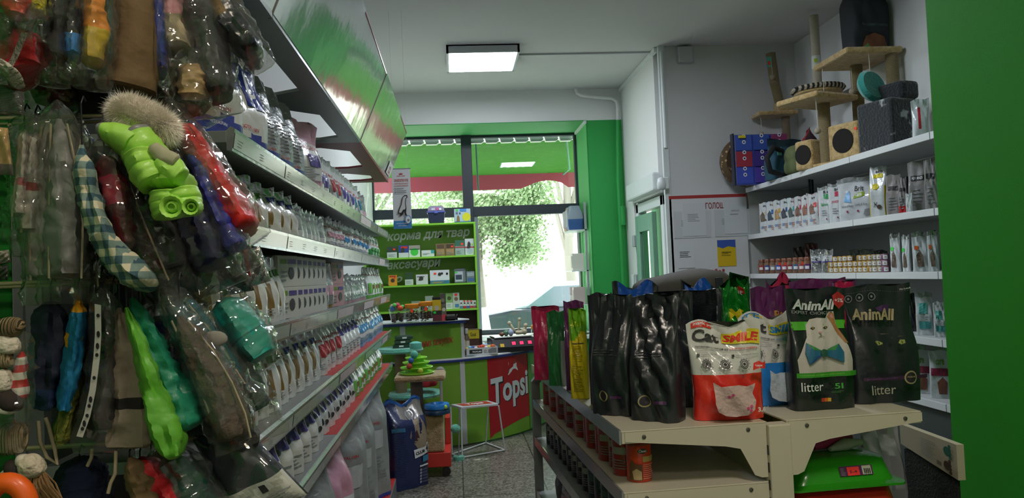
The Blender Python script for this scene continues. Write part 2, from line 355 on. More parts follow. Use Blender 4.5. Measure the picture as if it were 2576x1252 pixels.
LEAF = mat('#a3b58c', .6, mix=('#86a070', 3, .4, .6)); BARK = mat('#8d857c', .9, bump=(30, .8))
def tree(label, x, y, h, cw, ch, n, sd, limewash=True, cx=0, extra=None):
    rd = random.Random(sd); t = thing('street_tree', label, 'tree', (x, y, -.06), 0, 'street trees')
    MB().tube([(0, 0, 0), (.02, 0, .5), (-.05, 0, 1.15), (-.1, 0, 2.0), (-.05, .05, h)], [.19, .15, .13, .12, .09], 12, lambda i, k: 1 if (i < 2 and limewash) else 0).build('trunk', [BARK, mat('#e8e6e0', .9)], t, True)
    b = MB()
    for i in range(6):
        a = rd.uniform(0, 6.28); b.tube([(-.1, 0, 1.9 + i * .2), (math.cos(a) * cw * .4, math.sin(a) * cw * .4, h - .5 + i * .2), (math.cos(a) * cw * .8, math.sin(a) * cw * .8, h + rd.uniform(-.5, ch * .4))], [.06, .04, .015], 6)
    b.build('branch', BARK, t)
    l = MB(); cl = [(rd.uniform(-1, 1) * cw + cx, rd.uniform(-1, 1) * cw * .6, h + rd.uniform(-1, 1) * ch) for _ in range(22)] + (extra or [])
    for i in range(n):
        c = rd.choice(cl); p = Vector(c) + Vector((rd.gauss(0, .33), rd.gauss(0, .33), rd.gauss(0, .3))) * (cw / 1.6); s_ = rd.uniform(.02, .042)
        q = Vector((rd.gauss(0, 1), rd.gauss(0, 1), rd.gauss(0, 1))).normalized(); u_ = q.orthogonal().normalized() * s_; v_ = q.cross(u_).normalized() * s_ * .6
        l.add([p - u_, p + v_, p + u_, p - v_], [(0, 1, 2, 3)], 0)
    l.build('foliage', LEAF, t, fix=False)
tree('whitewashed street tree with green crown just outside the window', .42, 12.3, 2.45, .62, .5, 20000, 3, True, .30, [(.1, 0, 3.2), (.6, 0, 3.3), (1.0, .2, 3.25), (-.4, 0, 3.1), (1.0, 0, 2.9)])
tree('second green tree farther left across the pavement', -1.6, 14.5, 3.5, 1.5, .9, 15000, 5)
tree('pale tree crown high at the right edge of the window', 3.0, 19, 5.0, 1.6, .6, 4000, 9)
# parked car
c = thing('parked_car', 'dark parked car side on beyond the whitewashed tree', 'car', (2.45, 14.3, -.0), 0)
body = MB(); prof = [(-2.2, .35), (2.2, .35), (2.25, .75), (2.0, .98), (-1.45, .98), (-2.25, .85)]
body.prism(prof, -.85, .85, 'y'); body.build('body', mat('#2c313c', .35, coat=.3), c, bevel=.05)
MB().prism([(-1.45, .97), (-.75, 1.42), (.95, 1.45), (1.7, .97)], -.74, .74, 'y').build('cabin', mat('#c4ccd6', .2, coat=1), c, bevel=.06)
for s_ in (-1, 1): MB().prism([(-1.2, 1.0), (-.68, 1.36), (.88, 1.38), (1.4, 1.0)], s_ * .745 - .01, s_ * .745 + .01, 'y').build('side_window', mat('#6c7684', .1, coat=.5), c)
for x in (-1.35, 1.4):
    for y in (-.86, .86): MB().lathe([(.02, -.1), (.31, -.1), (.33, 0), (.31, .1), (.02, .1)], 20, M=Matrix.Translation((x, y, .33)) @ Matrix.Rotation(R(90), 4, 'X')).build('wheel', mat('#2d2d31', .7), c, True)
MB().box(-2.28, -.87, .52, 2.28, .87, .60).build('trim_strip', mat('#b9bec6', .3), c)
b = thing('street_building', 'sunlit pale building across the street behind the car', 'building', (1, 24, -.06))
MB().box(-9, 0, 0, 12, 4, 4.0).build('facade', mat('#ead9d0', .9), b)
for i in range(6): MB().box(-8 + i * 3.2, -.06, 1.3, -6.6 + i * 3.2, .02, 3.0).build('window', mat('#cdd2d4', .3), b)
MB().box(1.55, -.1, 0, 2.4, .02, 2.3).build('entrance', mat('#c3b5b0', .5), b)
# ------------------------------------------------------------------ bags and cartons
def sm(x): x = min(1, max(0, x)); return x * x * (3 - 2 * x)
def bag_shape(w, h, t, style='block', seed=1, crumple=.004, flare=0, bend=0, wave=.006):
    rd = random.Random(seed); ph = [rd.uniform(0, 6.28) for _ in range(10)]; k1, k2 = rd.uniform(5, 8), rd.uniform(9, 14)
    def ab(v):
        if style == 'block': k = sm((v - .42) / .48); b = t / 2 * (1 - k) * (.93 + .07 * math.sin(6 * v)); a = 1 - .05 * math.sin(PI * k) + flare * k; n = 5 - 2.6 * k
        elif style == 'pouch': b = t / 2 * (.8 + .3 * math.sin(PI * min(1, v / .6))) * (1 - sm((v - .45) / .45)); a = 1 - .04 * math.sin(PI * v) + flare * v; n = 2.6
        elif style == 'pillow': b = t / 2 * max(0, math.sin(PI * min(1, max(0, (v - .03) / .92)))) ** .6; a = 1 - .05 * math.sin(PI * v) + flare * v; n = 2.2
        else: k = sm((v - .72) / .26); b = t / 2 * (1 - k) * (.9 + .1 * math.sin(4 * v + ph[5])); a = 1 - .06 * k; n = 4 - 1.6 * k    # full sack
        return w / 2 * a * (1 + .014 * math.sin(k1 * v + ph[0])), b + .0016, n
    def disp(u, v, sd):
        c = crumple * (math.sin(k1 * u * 2 + 5 * v + ph[1]) * math.sin(k2 * v + ph[2] + 3 * u) + .6 * math.sin(17 * u + k2 * 1.3 * v + ph[3]) * (.4 + v) + .5 * math.sin(31 * u - 9 * v + ph[4]) * v)
        return c * max(.12, (1 - abs(2 * u) ** 4))
    def S(u, v, sd=-1, lift=0):
        a, b, n = ab(v); e = max(0., 1 - min(1, abs(2 * u)) ** n) ** (1 / n)
        y = sd * (b * e + lift) + (disp(u, v, sd) if sd < 0 else disp(-u, v, 1) * .8) + bend * max(0, v - .45) ** 2 * h
        return Vector((a * 2 * u, y, h * v + wave * v ** 5 * math.sin(9 * u + ph[6])))
    S.ab = ab; S.dim = (w, h, t); return S
def bag_mesh(S, mats, pat, NU=10, NV=16, name='bag', parent=None):
    rings = []; us = []
    for i in range(NV + 1):
        v = i / NV; n = S.ab(v)[2]; ring = []
        for k in range(2 * NU):
            th = PI * k / NU; s_ = math.sin(th); u = .5 * math.cos(th)
            ring.append(S(u, v, -1 if s_ >= -1e-9 else 1))
            if i == 0: us.append((u, s_))
        rings.append(ring)
    def m(i, k):
        th = PI * (k + .5) / NU
        return pat(.5 * math.cos(th), (i + .5) / NV, math.sin(th) > 0)
    return MB().loft(rings, m).build(name, mats, parent, True)
def bag_print(S, **k):
    w, h, t = S.dim; k.setdefault('first', .003); k.setdefault('maxlen', .02)
    return Print(lambda x, z, l: S(max(-.5, min(.5, x / w)), max(0, min(1, z / h)), -1, l), **k)

def plast(c, rough=.28, b=.35, sc_=22, coat=.3): return mat(c, rough, 0, coat, (sc_, b))
def foil(c, rough=.26, b=.6, sc_=26, metal=.75): return mat(c, rough, metal, .2, (sc_, b))
INK = mat('#2a2a2c', .5); INKR = mat('#c22a2f', .5); INKW = mat('#eceff0', .5); STICKR = mat('#ff4a2a', .5); STICKG = mat('#3fe04a', .5); INKG = mat('#8c8f93', .5)
PW = plast('#dfe2e2'); PG = plast('#9ea3a3'); PS = foil('#c9cccb'); PBR = plast('#8a6f38', .35); PBL = plast('#2f3fa0'); PPK = plast('#d9a3b8'); PGR = plast('#3c9a4a'); PTL = plast('#3b8ea8'); PPU = plast('#5a4a9e'); PDK = plast('#4a4c50')

PROTO = {}
def proto(kind):
    """a prototype pack at the origin, base at z=0, front towards -y; copied by place()"""
    if kind in PROTO:
        return copy_tree(PROTO[kind])
    b = None
    def P_(S, mats, pat, pr=None, nu=12, nv=18, nm='food_bag'):
        o = bag_mesh(S, mats, pat, nu, nv, nm)
        if pr:
            q = bag_print(S); pr(q); q.build('front_print', o)
        return o
    def side(c, th=.40): return lambda u, v, f: 1 if (abs(u) > th and v < .86) else 0
    if kind == 'vet':           # big white bag, blue foot, blue panel
        S = bag_shape(.21, .31, .10, 'block', 3, .004)
        def pr(q):
            q.poly([(-.03, .155), (.085, .155), (.085, .28), (-.03, .285)], PBL); q.text('U', .005, .185, .07, INKW, .045, .02); q.text('ROYAL CANIN', -.075, .085, .010, INKR, .09, .015); q.text('VETERINARY', -.075, .045, .008, INKW, .08, .01)
        o = P_(S, [PW, PBL, PS], lambda u, v, f: 1 if v < .20 + .04 * math.cos(u * 4) else (2 if v > .92 or (v > .74 and abs(u) > .43) else 0), pr, 10, 20)
    elif kind == 'vets':        # silver bag with tall zip and blue foot
        S = bag_shape(.17, .33, .085, 'block', 8, .005, bend=.25)
        def pr(q): q.lines(-.06, .1, .06, .21, 9, INKG); q.text('ROYAL CANIN', -.06, .075, .008, INKR, .08, .012)
        o = P_(S, [PS, PBL, PG], lambda u, v, f: 1 if v < .2 else (2 if abs(u) > .4 and v < .8 else 0), pr, 9, 18)
    elif kind == 'pink':
        S = bag_shape(.19, .30, .09, 'block', 5, .005, bend=-.2)
        def pr(q): q.text('ROYAL CANIN', -.075, .19, .018, INKR, .15, .015); q.lines(-.06, .06, .06, .12, 6, INKG); q.poly([(-.02, .12), (.06, .12), (.06, .17), (-.02, .17)], PPU)
        o = P_(S, [PPK, PW], lambda u, v, f: 1 if .2 < v < .7 else 0, pr)
    elif kind in ('whiteA', 'whiteB', 'whiteC'):
        pan = {'whiteA': PPU, 'whiteB': mat('#b8434a', .4), 'whiteC': PTL}[kind]
        S = bag_shape(.135, .235, .065, 'block', ord(kind[-1]), .004)
        def pr(q):
            q.text('ROYAL CANIN', -.055, .155, .013, INKR, .11, .015); q.rect(-.005, .085, .05, .145, pan); q.lines(-.055, .03, .05, .06, 3, INKG)
            q.poly([(-.05, .035), (-.02, .04), (-.012, .09), (-.03, .12), (-.05, .1)], PG)
        o = P_(S, [PW, PG, PS], lambda u, v, f: 2 if v > .9 else (1 if abs(u) > .46 and v < .7 else 0), pr)
    elif kind in ('winA', 'winB'):   # white and silver bag with brown window at the gusset
        S = bag_shape(.125, .215, .062, 'block', 20 + ord(kind[-1]), .004)
        c = {'winA': mat('#5c8f4a', .4), 'winB': PBL}[kind]
        def pr(q): q.rect(.01, .15, .05, .172, c); q.text('Dog', -.045, .162, .012, INK, .03); q.lines(-.045, .02, .02, .05, 3, INKG)
        o = P_(S, [PW, PBR, PS], lambda u, v, f: 2 if v > .84 else (1 if (f and .08 < v < .72 and abs(u + .04) < .17 * math.sin(PI * (v - .08) / .64)) or abs(u) > .44 and .1 < v < .68 else 0), pr, 14, 18)
    elif kind == 'sil':              # small silver pouch, white foot
        S = bag_shape(.088, .135, .03, 'pouch', 31, .004)
        o = P_(S, [PS, PW, PDK], lambda u, v, f: 1 if v < .36 else (2 if (.36 < v < .5 and u > .2) else 0), None, 6, 12, 'food_pouch')
    elif kind == 'silb':
        S = bag_shape(.09, .145, .032, 'pouch', 37, .005)
        o = P_(S, [PS, PW, mat('#b98f96', .4)], lambda u, v, f: 2 if v < .12 else (1 if .3 < v < .4 else 0), None, 6, 12, 'food_pouch')
    elif kind in ('pinkp', 'bluep', 'greenp'):
        c = {'pinkp': PPK, 'bluep': plast('#4a90c8'), 'greenp': PGR}[kind]
        S = bag_shape(.10, .18 if kind != 'greenp' else .2, .045, 'pouch', 41 + len(kind), .004)
        def pr(q): q.rect(-.02, .07, .035, .1, c); q.text('ROYAL CANIN', -.04, .12, .009, INKR, .075, .01); q.lines(-.038, .02, .035, .05, 3, INKG)
        o = P_(S, [PW, c, PS], lambda u, v, f: 1 if (v < .14 or (kind == 'greenp' and v < .45)) else (2 if v > .86 else 0), pr, 7, 12, 'food_pouch')
    elif kind == 'tallsil':
        S = bag_shape(.11, .215, .04, 'pouch', 51, .006)
        o = P_(S, [PS, PPK, PBR], lambda u, v, f: 2 if v < .08 else (1 if .3 < v < .5 and u > 0 else 0), None, 8, 14, 'food_pouch')
    elif kind in ('box', 'boxp'):
        o = MB().box(-.07, -.045, 0, .07, .045, .102).build('food_carton', [mat('#d5d8d5', .4) if kind == 'box' else mat('#c9a0a6', .4)], bevel=.0015)
        q = Print(lambda x, z, l: (x, -.045 - l, z)); c1 = rng.choice(['#7aa03c', '#7d5a4a', '#5a4a8a'])
        q.rect(-.055, .075, -.01, .09, mat('#7aa03c', .4)); q.rect(.0, .075, .055, .09, PPU); q.disc(.02, .045, .02, PDK, 10); q.lines(-.055, .02, -.01, .06, 3, INKG); q.build('front_print', o)
    elif kind == 'boxv':
        o = proto('box')
    elif kind == 'tube':             # grey side-gusset bag with round icons
        S = bag_shape(.13, .235, .075, 'block', 61, .003)
        def pr(q): q.rect(-.005, .14, .05, .19, PPU); q.lines(-.05, .03, .05, .09, 4, INKG)
        o = P_(S, [PW, PDK, PS], lambda u, v, f: 2 if v > .88 else (1 if abs(u) > .41 and v < .82 else 0), pr)
        q = Print(lambda x, z, l: (x, z, l))
        # icons on both narrow sides
        for sx in (-1, 1):
            qq = Print(lambda x, z, l, sx=sx: (sx * (S.ab(z / .235)[0] + .0015 + l), x, z)); 
            for z in (.09, .125, .16): qq.disc(0, z, .014, mat('#9fb8bd', .4), 14); qq.disc(.001, z, .008, INK, 10)
            qq.build('side_icons', o)
    elif kind == 'purp':
        S = bag_shape(.14, .225, .07, 'block', 67, .004)
        def pr(q): q.rect(.0, .12, .05, .165, PPU); q.disc(-.03, .07, .02, INK, 12); q.disc(.02, .06, .016, PDK, 12); q.lines(-.055, .175, .03, .2, 2, INKG)
        o = P_(S, [PW, PG, PS], side(0, .44), pr)
    elif kind == 'bluew':
        S = bag_shape(.14, .235, .07, 'block', 71, .005)
        def pr(q): q.text('ROYAL CANIN', -.055, .165, .013, INKR, .11, .015); q.rect(-.03, .09, .05, .14, plast('#4f9ad0')); q.lines(-.055, .03, .05, .07, 3, INKG)
        o = P_(S, [PW, plast('#5fa6d8'), PS], lambda u, v, f: 1 if v < .25 else (2 if v > .88 else 0), pr)
    elif kind == 'greenw':
        S = bag_shape(.14, .245, .07, 'block', 73, .004)
        def pr(q): q.text('ROYAL CANIN', -.055, .18, .013, INKR, .11, .015); q.rect(-.05, .04, .02, .12, mat('#6fb84a', .4)); q.disc(.03, .09, .02, PBR, 12)
        o = P_(S, [PW, mat('#62a848', .4), PG], lambda u, v, f: 1 if v < .1 else (2 if abs(u) > .44 and v < .7 else 0), pr)
    elif kind == 'sack':
        S = bag_shape(.40, .72, .19, 'sack', 81, .014, wave=.03)
        def pr(q): q.lines(-.13, .12, .13, .3, 9, INKG); q.rect(-.1, .34, .1, .46, plast('#b5bab9')); q.text('ROYAL CANIN', -.08, .50, .016, INKR, .14, .015)
        o = P_(S, [foil('#a3a6a4', .35, .9, 14, .35), PG, PBL], lambda u, v, f: 2 if (v < .02 or u > .49) else (1 if abs(u) > .44 else 0), pr, 16, 30)
    PROTO[kind] = o
    return o

HT = {}
def place(kind, x, y, z, rz, label, group, cat='bag of pet food', s=1, room=9):
    o = proto(kind); o.location = (x, y, z); o.rotation_euler = (0, 0, rz); 
    if kind not in HT: HT[kind] = max(v.co.z for v in o.data.vertices)
    o.scale = (s, s, min(s, room / HT[kind]))
    return tag(o, label, cat, group)

# ------------------------------------------------------------------ long left rack
SH = mat('#8e9393', .4, .3); RAIL = mat('#aeb4b4', .16, .55, .5, (30, .06)); REDL = mat('#b3251f', .5); UP = mat('#7d8283', .4, .3)
rack = thing('shelf_rack', 'long grey shop shelf rack full of pet food along the left wall', 'shelving', (0, 0, 0))
MB().box(-.975, 1.75, .0, -.955, 5.72, 2.25).build('back_panel', mat('#6f7576', .5), rack)
for y in (1.76, 2.27, 3.15, 4.05, 4.95, 5.68): MB().box(-.955, y, 0, -.92, y + .03, 2.30).build('upright', UP, rack)
YS = [1.748, 2.27, 3.15, 4.05, 4.95, 5.70]; ZS = [1.955, 1.745, 1.488, 1.222, .982]
for i, z in enumerate(ZS):
    for j in range(5):
        y0, y1 = YS[j] + .002, YS[j + 1] - .002
        s = MB().box(-.92, y0, z - .028, -.505, y1, z).build('shelf', REDL if (j >= 2 and i >= 3) else SH, rack, bevel=.002)
        MB().prism([(-.506, z - .045), (-.494, z - .047), (-.486, z + .004), (-.496, z + .010), (-.506, z)], y0, y1, 'y').build('price_rail', RAIL, s)
        q = Print(lambda x, zz, l, y0=y0, z=z: (-.4935 + (zz + .045) * .15 + l, y0 + x, z + zz)); L_ = y1 - y0
        if j >= 2 and rng.random() < .6: q.rect(.02, -.04, L_ * .55, -.002, mat('#d9c2cc', .35))
        q.rect(.004, -.040, L_ - .004, -.004, mat('#c3c8c6', .22, 0, .6)) if j < 2 or rng.random() < .5 else None
        for k in range(int(L_ / .2)): q.lines(.03 + k * .2, -.032, .075 + k * .2, -.012, 3, mat('#a4a8a8', .4), None, .25)
        q.build('price_strip', s)
MB().box(-.95, 1.75, 0, -.50, 5.72, .13).build('base_shelf', REDL, rack, bevel=.004); MB().box(-.512, 1.75, .005, -.495, 5.72, .125).build('kick_plate', UP, rack)
# sloped header board over the rack
PANEL = mat('#c3c9c6', .08, .6, 1, (4.5, .22)); HB = mat('#77827c', .35, .3); HR = mat('#8f2233', .4)
for j, (y0, y1) in enumerate(((1.2, 2.08), (2.08, 3.05), (3.05, 4.0), (4.0, 5.02), (5.02, 5.66))):
    m = MB(); o_ = .004 * (j % 2)
    m.add([(-.47 + o_, y0, 2.338), (-.47 + o_, y1 - .006, 2.338), (-.32 + o_, y1 - .006, 2.69), (-.32 + o_, y0, 2.69), (-.482, y0, 2.343), (-.482, y1 - .006, 2.343), (-.332, y1 - .006, 2.695), (-.332, y0, 2.695)], [(0, 1, 2, 3), (7, 6, 5, 4), (0, 4, 5, 1), (2, 6, 7, 3), (1, 5, 6, 2), (0, 3, 7, 4)])
    p = m.build('header_panel', PANEL, rack)
    MB().bar((-.474, y0, 2.335), (-.474, y1 - .006, 2.335), .012, .02).build('panel_edge', HB if j < 3 else HR, p)
    MB().bar((-.325, y0, 2.692), (-.325, y1 - .006, 2.692), .012, .012).build('panel_edge', HB if j < 2 else HR, p)
    q = Print(lambda x, zz, l, y0=y0: (-.47 + .004 + .428 * zz + l, y0 + x, 2.338 + zz))
    if j == 4: q.rect(.32, .02, .60, .10, mat('#d6d2d2', .3)); q.text('ROYAL', .40, .055, .02, INKR, .12); q.text('CANIN', .40, .03, .018, INKR, .12); q.build('board_print', p)
    ya, yb = y0 + .22, y1 - .16; xa, xb = -.90, -.56
    hole = [(xa, ya), (xa + .14, ya - .08), (xb - .14, ya - .08), (xb, ya + .05), (xb, yb), (xb - .1, yb + .06), (xa + .1, yb + .06), (xa, yb)]
    outer = [(-.978, y0), (-.86, y0), (-.62, y0), (-.476, y0), (-.476, y1), (-.62, y1), (-.86, y1), (-.978, y1)]
    m = MB()
    vs = [(x, y, z) for z in (2.330, 2.342) for x, y in outer + hole]; fs = []
    for k in range(8):
        a, b = k, (k + 1) % 8
        fs += [(a, b, 8 + b, 8 + a), (16 + b, 16 + a, 24 + a, 24 + b), (8 + a, 8 + b, 24 + b, 24 + a), (b, a, 16 + a, 16 + b)]
    m.add(vs, fs).build('underside_plate', HB if j < 3 else HR, rack)

def row(sname, z, spec, x=-.60, start=0):
    i = start; room = {1.955: .38, 1.745: .158, 1.488: .205, 1.222: .217, .982: .190}[z]
    for kind, y0, y1, n, desc, grp, rz in spec:
        for k in range(n):
            y = y0 + (y1 - y0) * (k + .5) / n
            place(kind, x + rng.uniform(-.008, .008), y, z + .001, R(rz + rng.uniform(-4, 4)), f'{desc}, {ORD[i]} from near end, {sname}', f'{grp} on {sname}', s=rng.uniform(.97, 1.03), room=room * rng.uniform(.95, 1)); i += 1
row('rack top shelf', 1.955, [('vet', 1.82, 2.36, 2, 'large white food bag with blue foot', 'large bags', 74), ('vets', 2.36, 2.98, 3, 'tall silver food bag with blue foot', 'tall silver bags', 74), ('pink', 2.98, 3.32, 1, 'pink-topped white food bag', 'pink bags', 72),
    ('whiteA', 3.30, 3.62, 2, 'white food bag with purple panel', 'white bags', 78), ('whiteB', 3.62, 3.95, 2, 'white food bag with red panel', 'white bags', 78), ('whiteA', 3.95, 4.45, 3, 'white food bag with purple panel', 'white bags', 80), ('whiteC', 4.45, 4.8, 2, 'white food bag with teal panel', 'white bags', 80), ('tallsil', 4.82, 5.2, 2, 'silver food bag', 'silver bags', 70)], x=-.61)
row('rack second shelf', 1.745, [('winA', 1.86, 2.24, 3, 'brown-windowed bag with green label', 'window bags', 66), ('winB', 2.24, 2.62, 3, 'brown-windowed bag with blue label', 'window bags', 66),
    ('sil', 2.64, 3.38, 9, 'small silver pouch with white foot', 'silver pouches', 80), ('pinkp', 3.40, 3.78, 4, 'small pink-footed pouch', 'pink pouches', 76), ('bluep', 3.84, 4.9, 9, 'small blue-footed white pouch', 'blue pouches', 78), ('greenp', 5.0, 5.5, 3, 'green-footed white pouch', 'green pouches', 74)], x=-.57)
row('rack third shelf', 1.488, [('winB', 1.84, 2.10, 2, 'brown-windowed bag with plain blue label', 'window bags', 72), ('winA', 2.10, 2.46, 3, 'brown-windowed bag with green label', 'window bags', 74)], x=-.58)
i = 5
for k in range(7):
    for lv in range(2):
        y = 2.52 + k * .093
        place('box', -.585, y, 1.489 + lv * .1025, R(76), f'white food carton, {ORD[k]} from near end, {"upper" if lv else "lower"} row, rack third shelf', 'food cartons on rack third shelf', 'carton')
row('rack third shelf', 1.488, [('tallsil', 3.15, 3.48, 3, 'tall crumpled silver pouch', 'tall silver pouches', 70)], x=-.58, start=12)
for lv in range(2): place('boxp', -.585, 3.56, 1.489 + lv * .1025, R(76), f'pinkish food carton, {"upper" if lv else "lower"} of two, beside the tall silver pouches', 'pink cartons', 'carton')
row('rack third shelf', 1.488, [('silb', 3.66, 4.75, 11, 'small crinkled silver pouch', 'crinkled silver pouches', 78), ('greenw', 4.78, 5.5, 4, 'green and white food bag', 'green-white bags', 76)], x=-.57, start=16)
row('rack fourth shelf', 1.222, [('winA', 2.0, 2.5, 4, 'brown-windowed bag with green label', 'window bags', 74), ('winB', 2.5, 3.05, 4, 'brown-windowed bag with blue label', 'window bags', 74), ('whiteB', 3.08, 3.6, 4, 'white food bag with red panel', 'white bags', 76), ('tube', 3.6, 4.3, 5, 'white bag with grey side', 'grey-sided bags', 76), ('bluew', 4.35, 5.6, 9, 'blue-footed white food bag', 'blue-white bags', 78)], x=-.585)
row('rack fifth shelf', .982, [('tube', 2.0, 2.9, 6, 'dark-sided bag with round icons', 'dark-sided bags', 56), ('purp', 2.92, 4.0, 7, 'white bag with purple panel', 'purple-panel bags', 74), ('greenw', 4.05, 5.5, 9, 'green and white food bag', 'green-white bags', 76)], x=-.585)
for k, (y, x, rz, lb) in enumerate(((5.22, -.66, 58, 'large silver food sack farthest along the red base shelf'), (4.74, -.68, 60, 'large silver food sack second from the far end of the base shelf'), (4.26, -.68, 62, 'large silver food sack just behind the pink sack'), (3.30, -.70, 60, 'large silver food sack in front of the pink sack'), (2.80, -.70, 64, 'silver food sack behind the hanging navy pack'))):
    place('sack', x, y, .131, R(rz), lb, 'large sacks on the base shelf', s=1.0 - .04 * (k % 2))
S = bag_shape(.36, .66, .18, 'sack', 85, .016, wave=.04, bend=.2); t = thing('food_bag', 'large pink and white food sack among the silver sacks on the base shelf', 'bag of pet food', (-.68, 3.78, .131), R(60))
bag_mesh(S, [PPK, PW, mat('#c03a7a', .4)], lambda u, v, f: 1 if (.3 < v < .62 and f) else (2 if v < .05 else 0), 14, 26, 'bag', t); q = bag_print(S); q.lines(-.1, .22, .1, .32, 5, INKG); q.build('front_print', t)
# ------------------------------------------------------------------ counter
LG = mat('#76a632', .45, bump=(200, .05)); LG2 = mat('#6da022', .5); NAVY = mat('#27367c', .4); TOPW = mat('#dfe4e6', .3); STRIP = mat('#c6cbcb', .4); BROWN = mat('#4a332c', .5)
PL = [(-.975, 7.08), (-.6, 7.12), (-.25, 7.16), (.0, 7.21), (.2, 7.30), (.38, 7.42), (.56, 7.58), (.73, 7.78), (.88, 8.02), (.98, 8.3)]
cum = [0]
for a, b in zip(PL, PL[1:]): cum.append(cum[-1] + math.dist(a, b))
def on_curve(s, off=0):
    s = max(0, min(cum[-1] - 1e-6, s)); i = max(k for k in range(len(cum) - 1) if cum[k] <= s); t = (s - cum[i]) / (cum[i + 1] - cum[i])
    def nrm(j): d = Vector((PL[j + 1][0] - PL[j][0], PL[j + 1][1] - PL[j][1])).normalized(); return Vector((d.y, -d.x))
    n0 = nrm(max(0, i - 1)); n1 = nrm(i); n2 = nrm(min(len(PL) - 2, i + 1)); n = ((n0 + n1) * (1 - t) + (n1 + n2) * t).normalized()
    return Vector(PL[i]).lerp(Vector(PL[i + 1]), t) + n * off
def s_of(x): return min((k / 400 * cum[-1] for k in range(401)), key=lambda s: abs(on_curve(s).x - x))
def slab(s0, s1, z0, z1, o_f, o_b, n=24, m=0):
    mb = MB(); rings = []
    for i in range(n + 1):
        s = s0 + (s1 - s0) * i / n; p, q = on_curve(s, o_f), on_curve(s, o_b); rings.append([(p.x, p.y, z0), (p.x, p.y, z1), (q.x, q.y, z1), (q.x, q.y, z0)])
    return mb.loft(rings, m)
ct = thing('shop_counter', 'curved lime green shop counter with raised left part and red front panel', 'counter')
slab(0, cum[-1], .02, .80, 0, -.04, 90).build('front_panel', LG, ct)
slab(0, cum[-1], .80, .822, .03, -.50).build('worktop', NAVY, ct, bevel=.003); slab(0, cum[-1], .822, .836, .03, -.50).build('worktop', TOPW, ct, bevel=.003)
SA = s_of(.05)
slab(0, SA, .836, 1.165, .0, -.05, 60).build('front_panel', LG, ct); slab(0, SA + .02, 1.165, 1.19, .05, -.42).build('shelf_top', NAVY, ct, bevel=.003); slab(0, SA + .05, 1.19, 1.202, .06, -.42).build('shelf_top', TOPW, ct, bevel=.003)
slab(SA - .02, SA + .012, .836, 1.165, .006, -.40).build('side_board', STRIP, ct)
for x in (-.55, .03):
    s = s_of(x); slab(s - .025, s + .025, .02, .80, .006, 0, 3).build('cover_strip', STRIP, ct)
s = s_of(-.51); slab(s - .025, s + .025, .836, 1.165, .006, 0, 3).build('cover_strip', STRIP, ct)
def onfront(x, z, l): p = on_curve(x, l); return (p.x, p.y, z)
q = Print(onfront, first=.003, maxlen=.03); s0 = s_of(.278); s1 = s_of(.70); RED = mat('#b02028', .4)
q.poly([(s0, .03)] + [(s0 + (s1 - s0) * i / 12, .05 + .11 * math.sin(PI * .5 * i / 12)) for i in range(1, 13)] + [(s1 + .0, .80), (s0, .80)], RED)
W_ = s1 - s0
def topsi(q, x0, z0, wd, hh):
    q.text('Topsi', x0 + wd * .015, z0 - hh * .02, hh, INK, wd, .05, .12, .08); q.text('Topsi', x0, z0, hh, mat('#d5dcdf', .4), wd, .03, .12, .08)
topsi(q, s0 + .05, .27, W_ * .94, .33)
dog = [(0, 0), (.06, .08), (.10, .20), (.22, .26), (.3, .3), (.36, .48), (.44, .5), (.52, .42), (.5, .3), (.56, .2), (.6, .1), (.52, .14), (.42, .2), (.3, .2), (.2, .1), (.12, .04), (.05, -.02)]
q.poly([(s0 + W_ * .44 + x * .26, .615 + y * .24) for x, y in dog], mat('#dfe3e0', .4)); q.poly([(s0 + W_ * .44 + x * .26, .615 + y * .24) for x, y in ((.34, .4), (.36, .6), (.42, .52), (.46, .62), (.5, .5), (.46, .42))], mat('#8f4a3a', .4))
q.tris([(s0 + W_ * .44 + x * .26, .615 + y * .24) for x, y in ((.05, .33), (.04, .5), (.07, .5))], [(0, 1, 2)], mat('#dfe3e0', .4))
q.rect(s1 + .002, .03, s1 + .35, .80, mat('#5c9a4f', .5))
sp = s_of(-.47); q.text('Приємних покупок', sp, .93, .085, mat('#b5402a', .5), .44, .02, .25, .09)
q.build('front_print', ct)

# ------------------------------------------------------------------ shelf unit behind the counter
YB = 8.3; X0, X1 = -.98, .245
u = thing('back_shelf', 'lime green wall shelf unit with grey lettering behind the counter', 'shelving')
UG = mat('#6f9c2e', .5); UE = mat('#86cc3a', .45)
MB().box(X0, YB + .27, .3, X1, YB + .285, 2.2).build('back_panel', UG, u); MB().box(X1 - .02, YB, .3, X1, YB + .27, 2.2).build('side_panel', UE, u); MB().box(X0, YB, .3, X0 + .02, YB + .27, 2.2).build('side_panel', UE, u)
SZ = [2.20, 1.838, 1.534, 1.252]
for z in SZ: MB().box(X0, YB - .003, z - .018, X1, YB + .27, z).build('shelf', UE, u)
MB().box(X0 + .02, YB + .255, .3, X1 - .02, YB + .269, 1.23).build('lower_back', BROWN, u)
LET = mat('#e6ebe6', .5)
def raised(t, p, h, wd, par):
    q = Print(lambda x, z, l: (p.x + x, YB + .268 - l, p.z + z), first=.004); q.text(t, 0, 0, h, LET, wd, .03, .25, .025); q.build('lettering', par)
pz = onY(975, 612, YB + .27); raised('корма для твар', pz, .105, .93, u)
pz = onY(975, 684, YB + .27); raised('аксесуари', pz, .105, .60, u)
pz = onY(975, 716, YB + .27); raised('ро', pz, .085, .17, u)

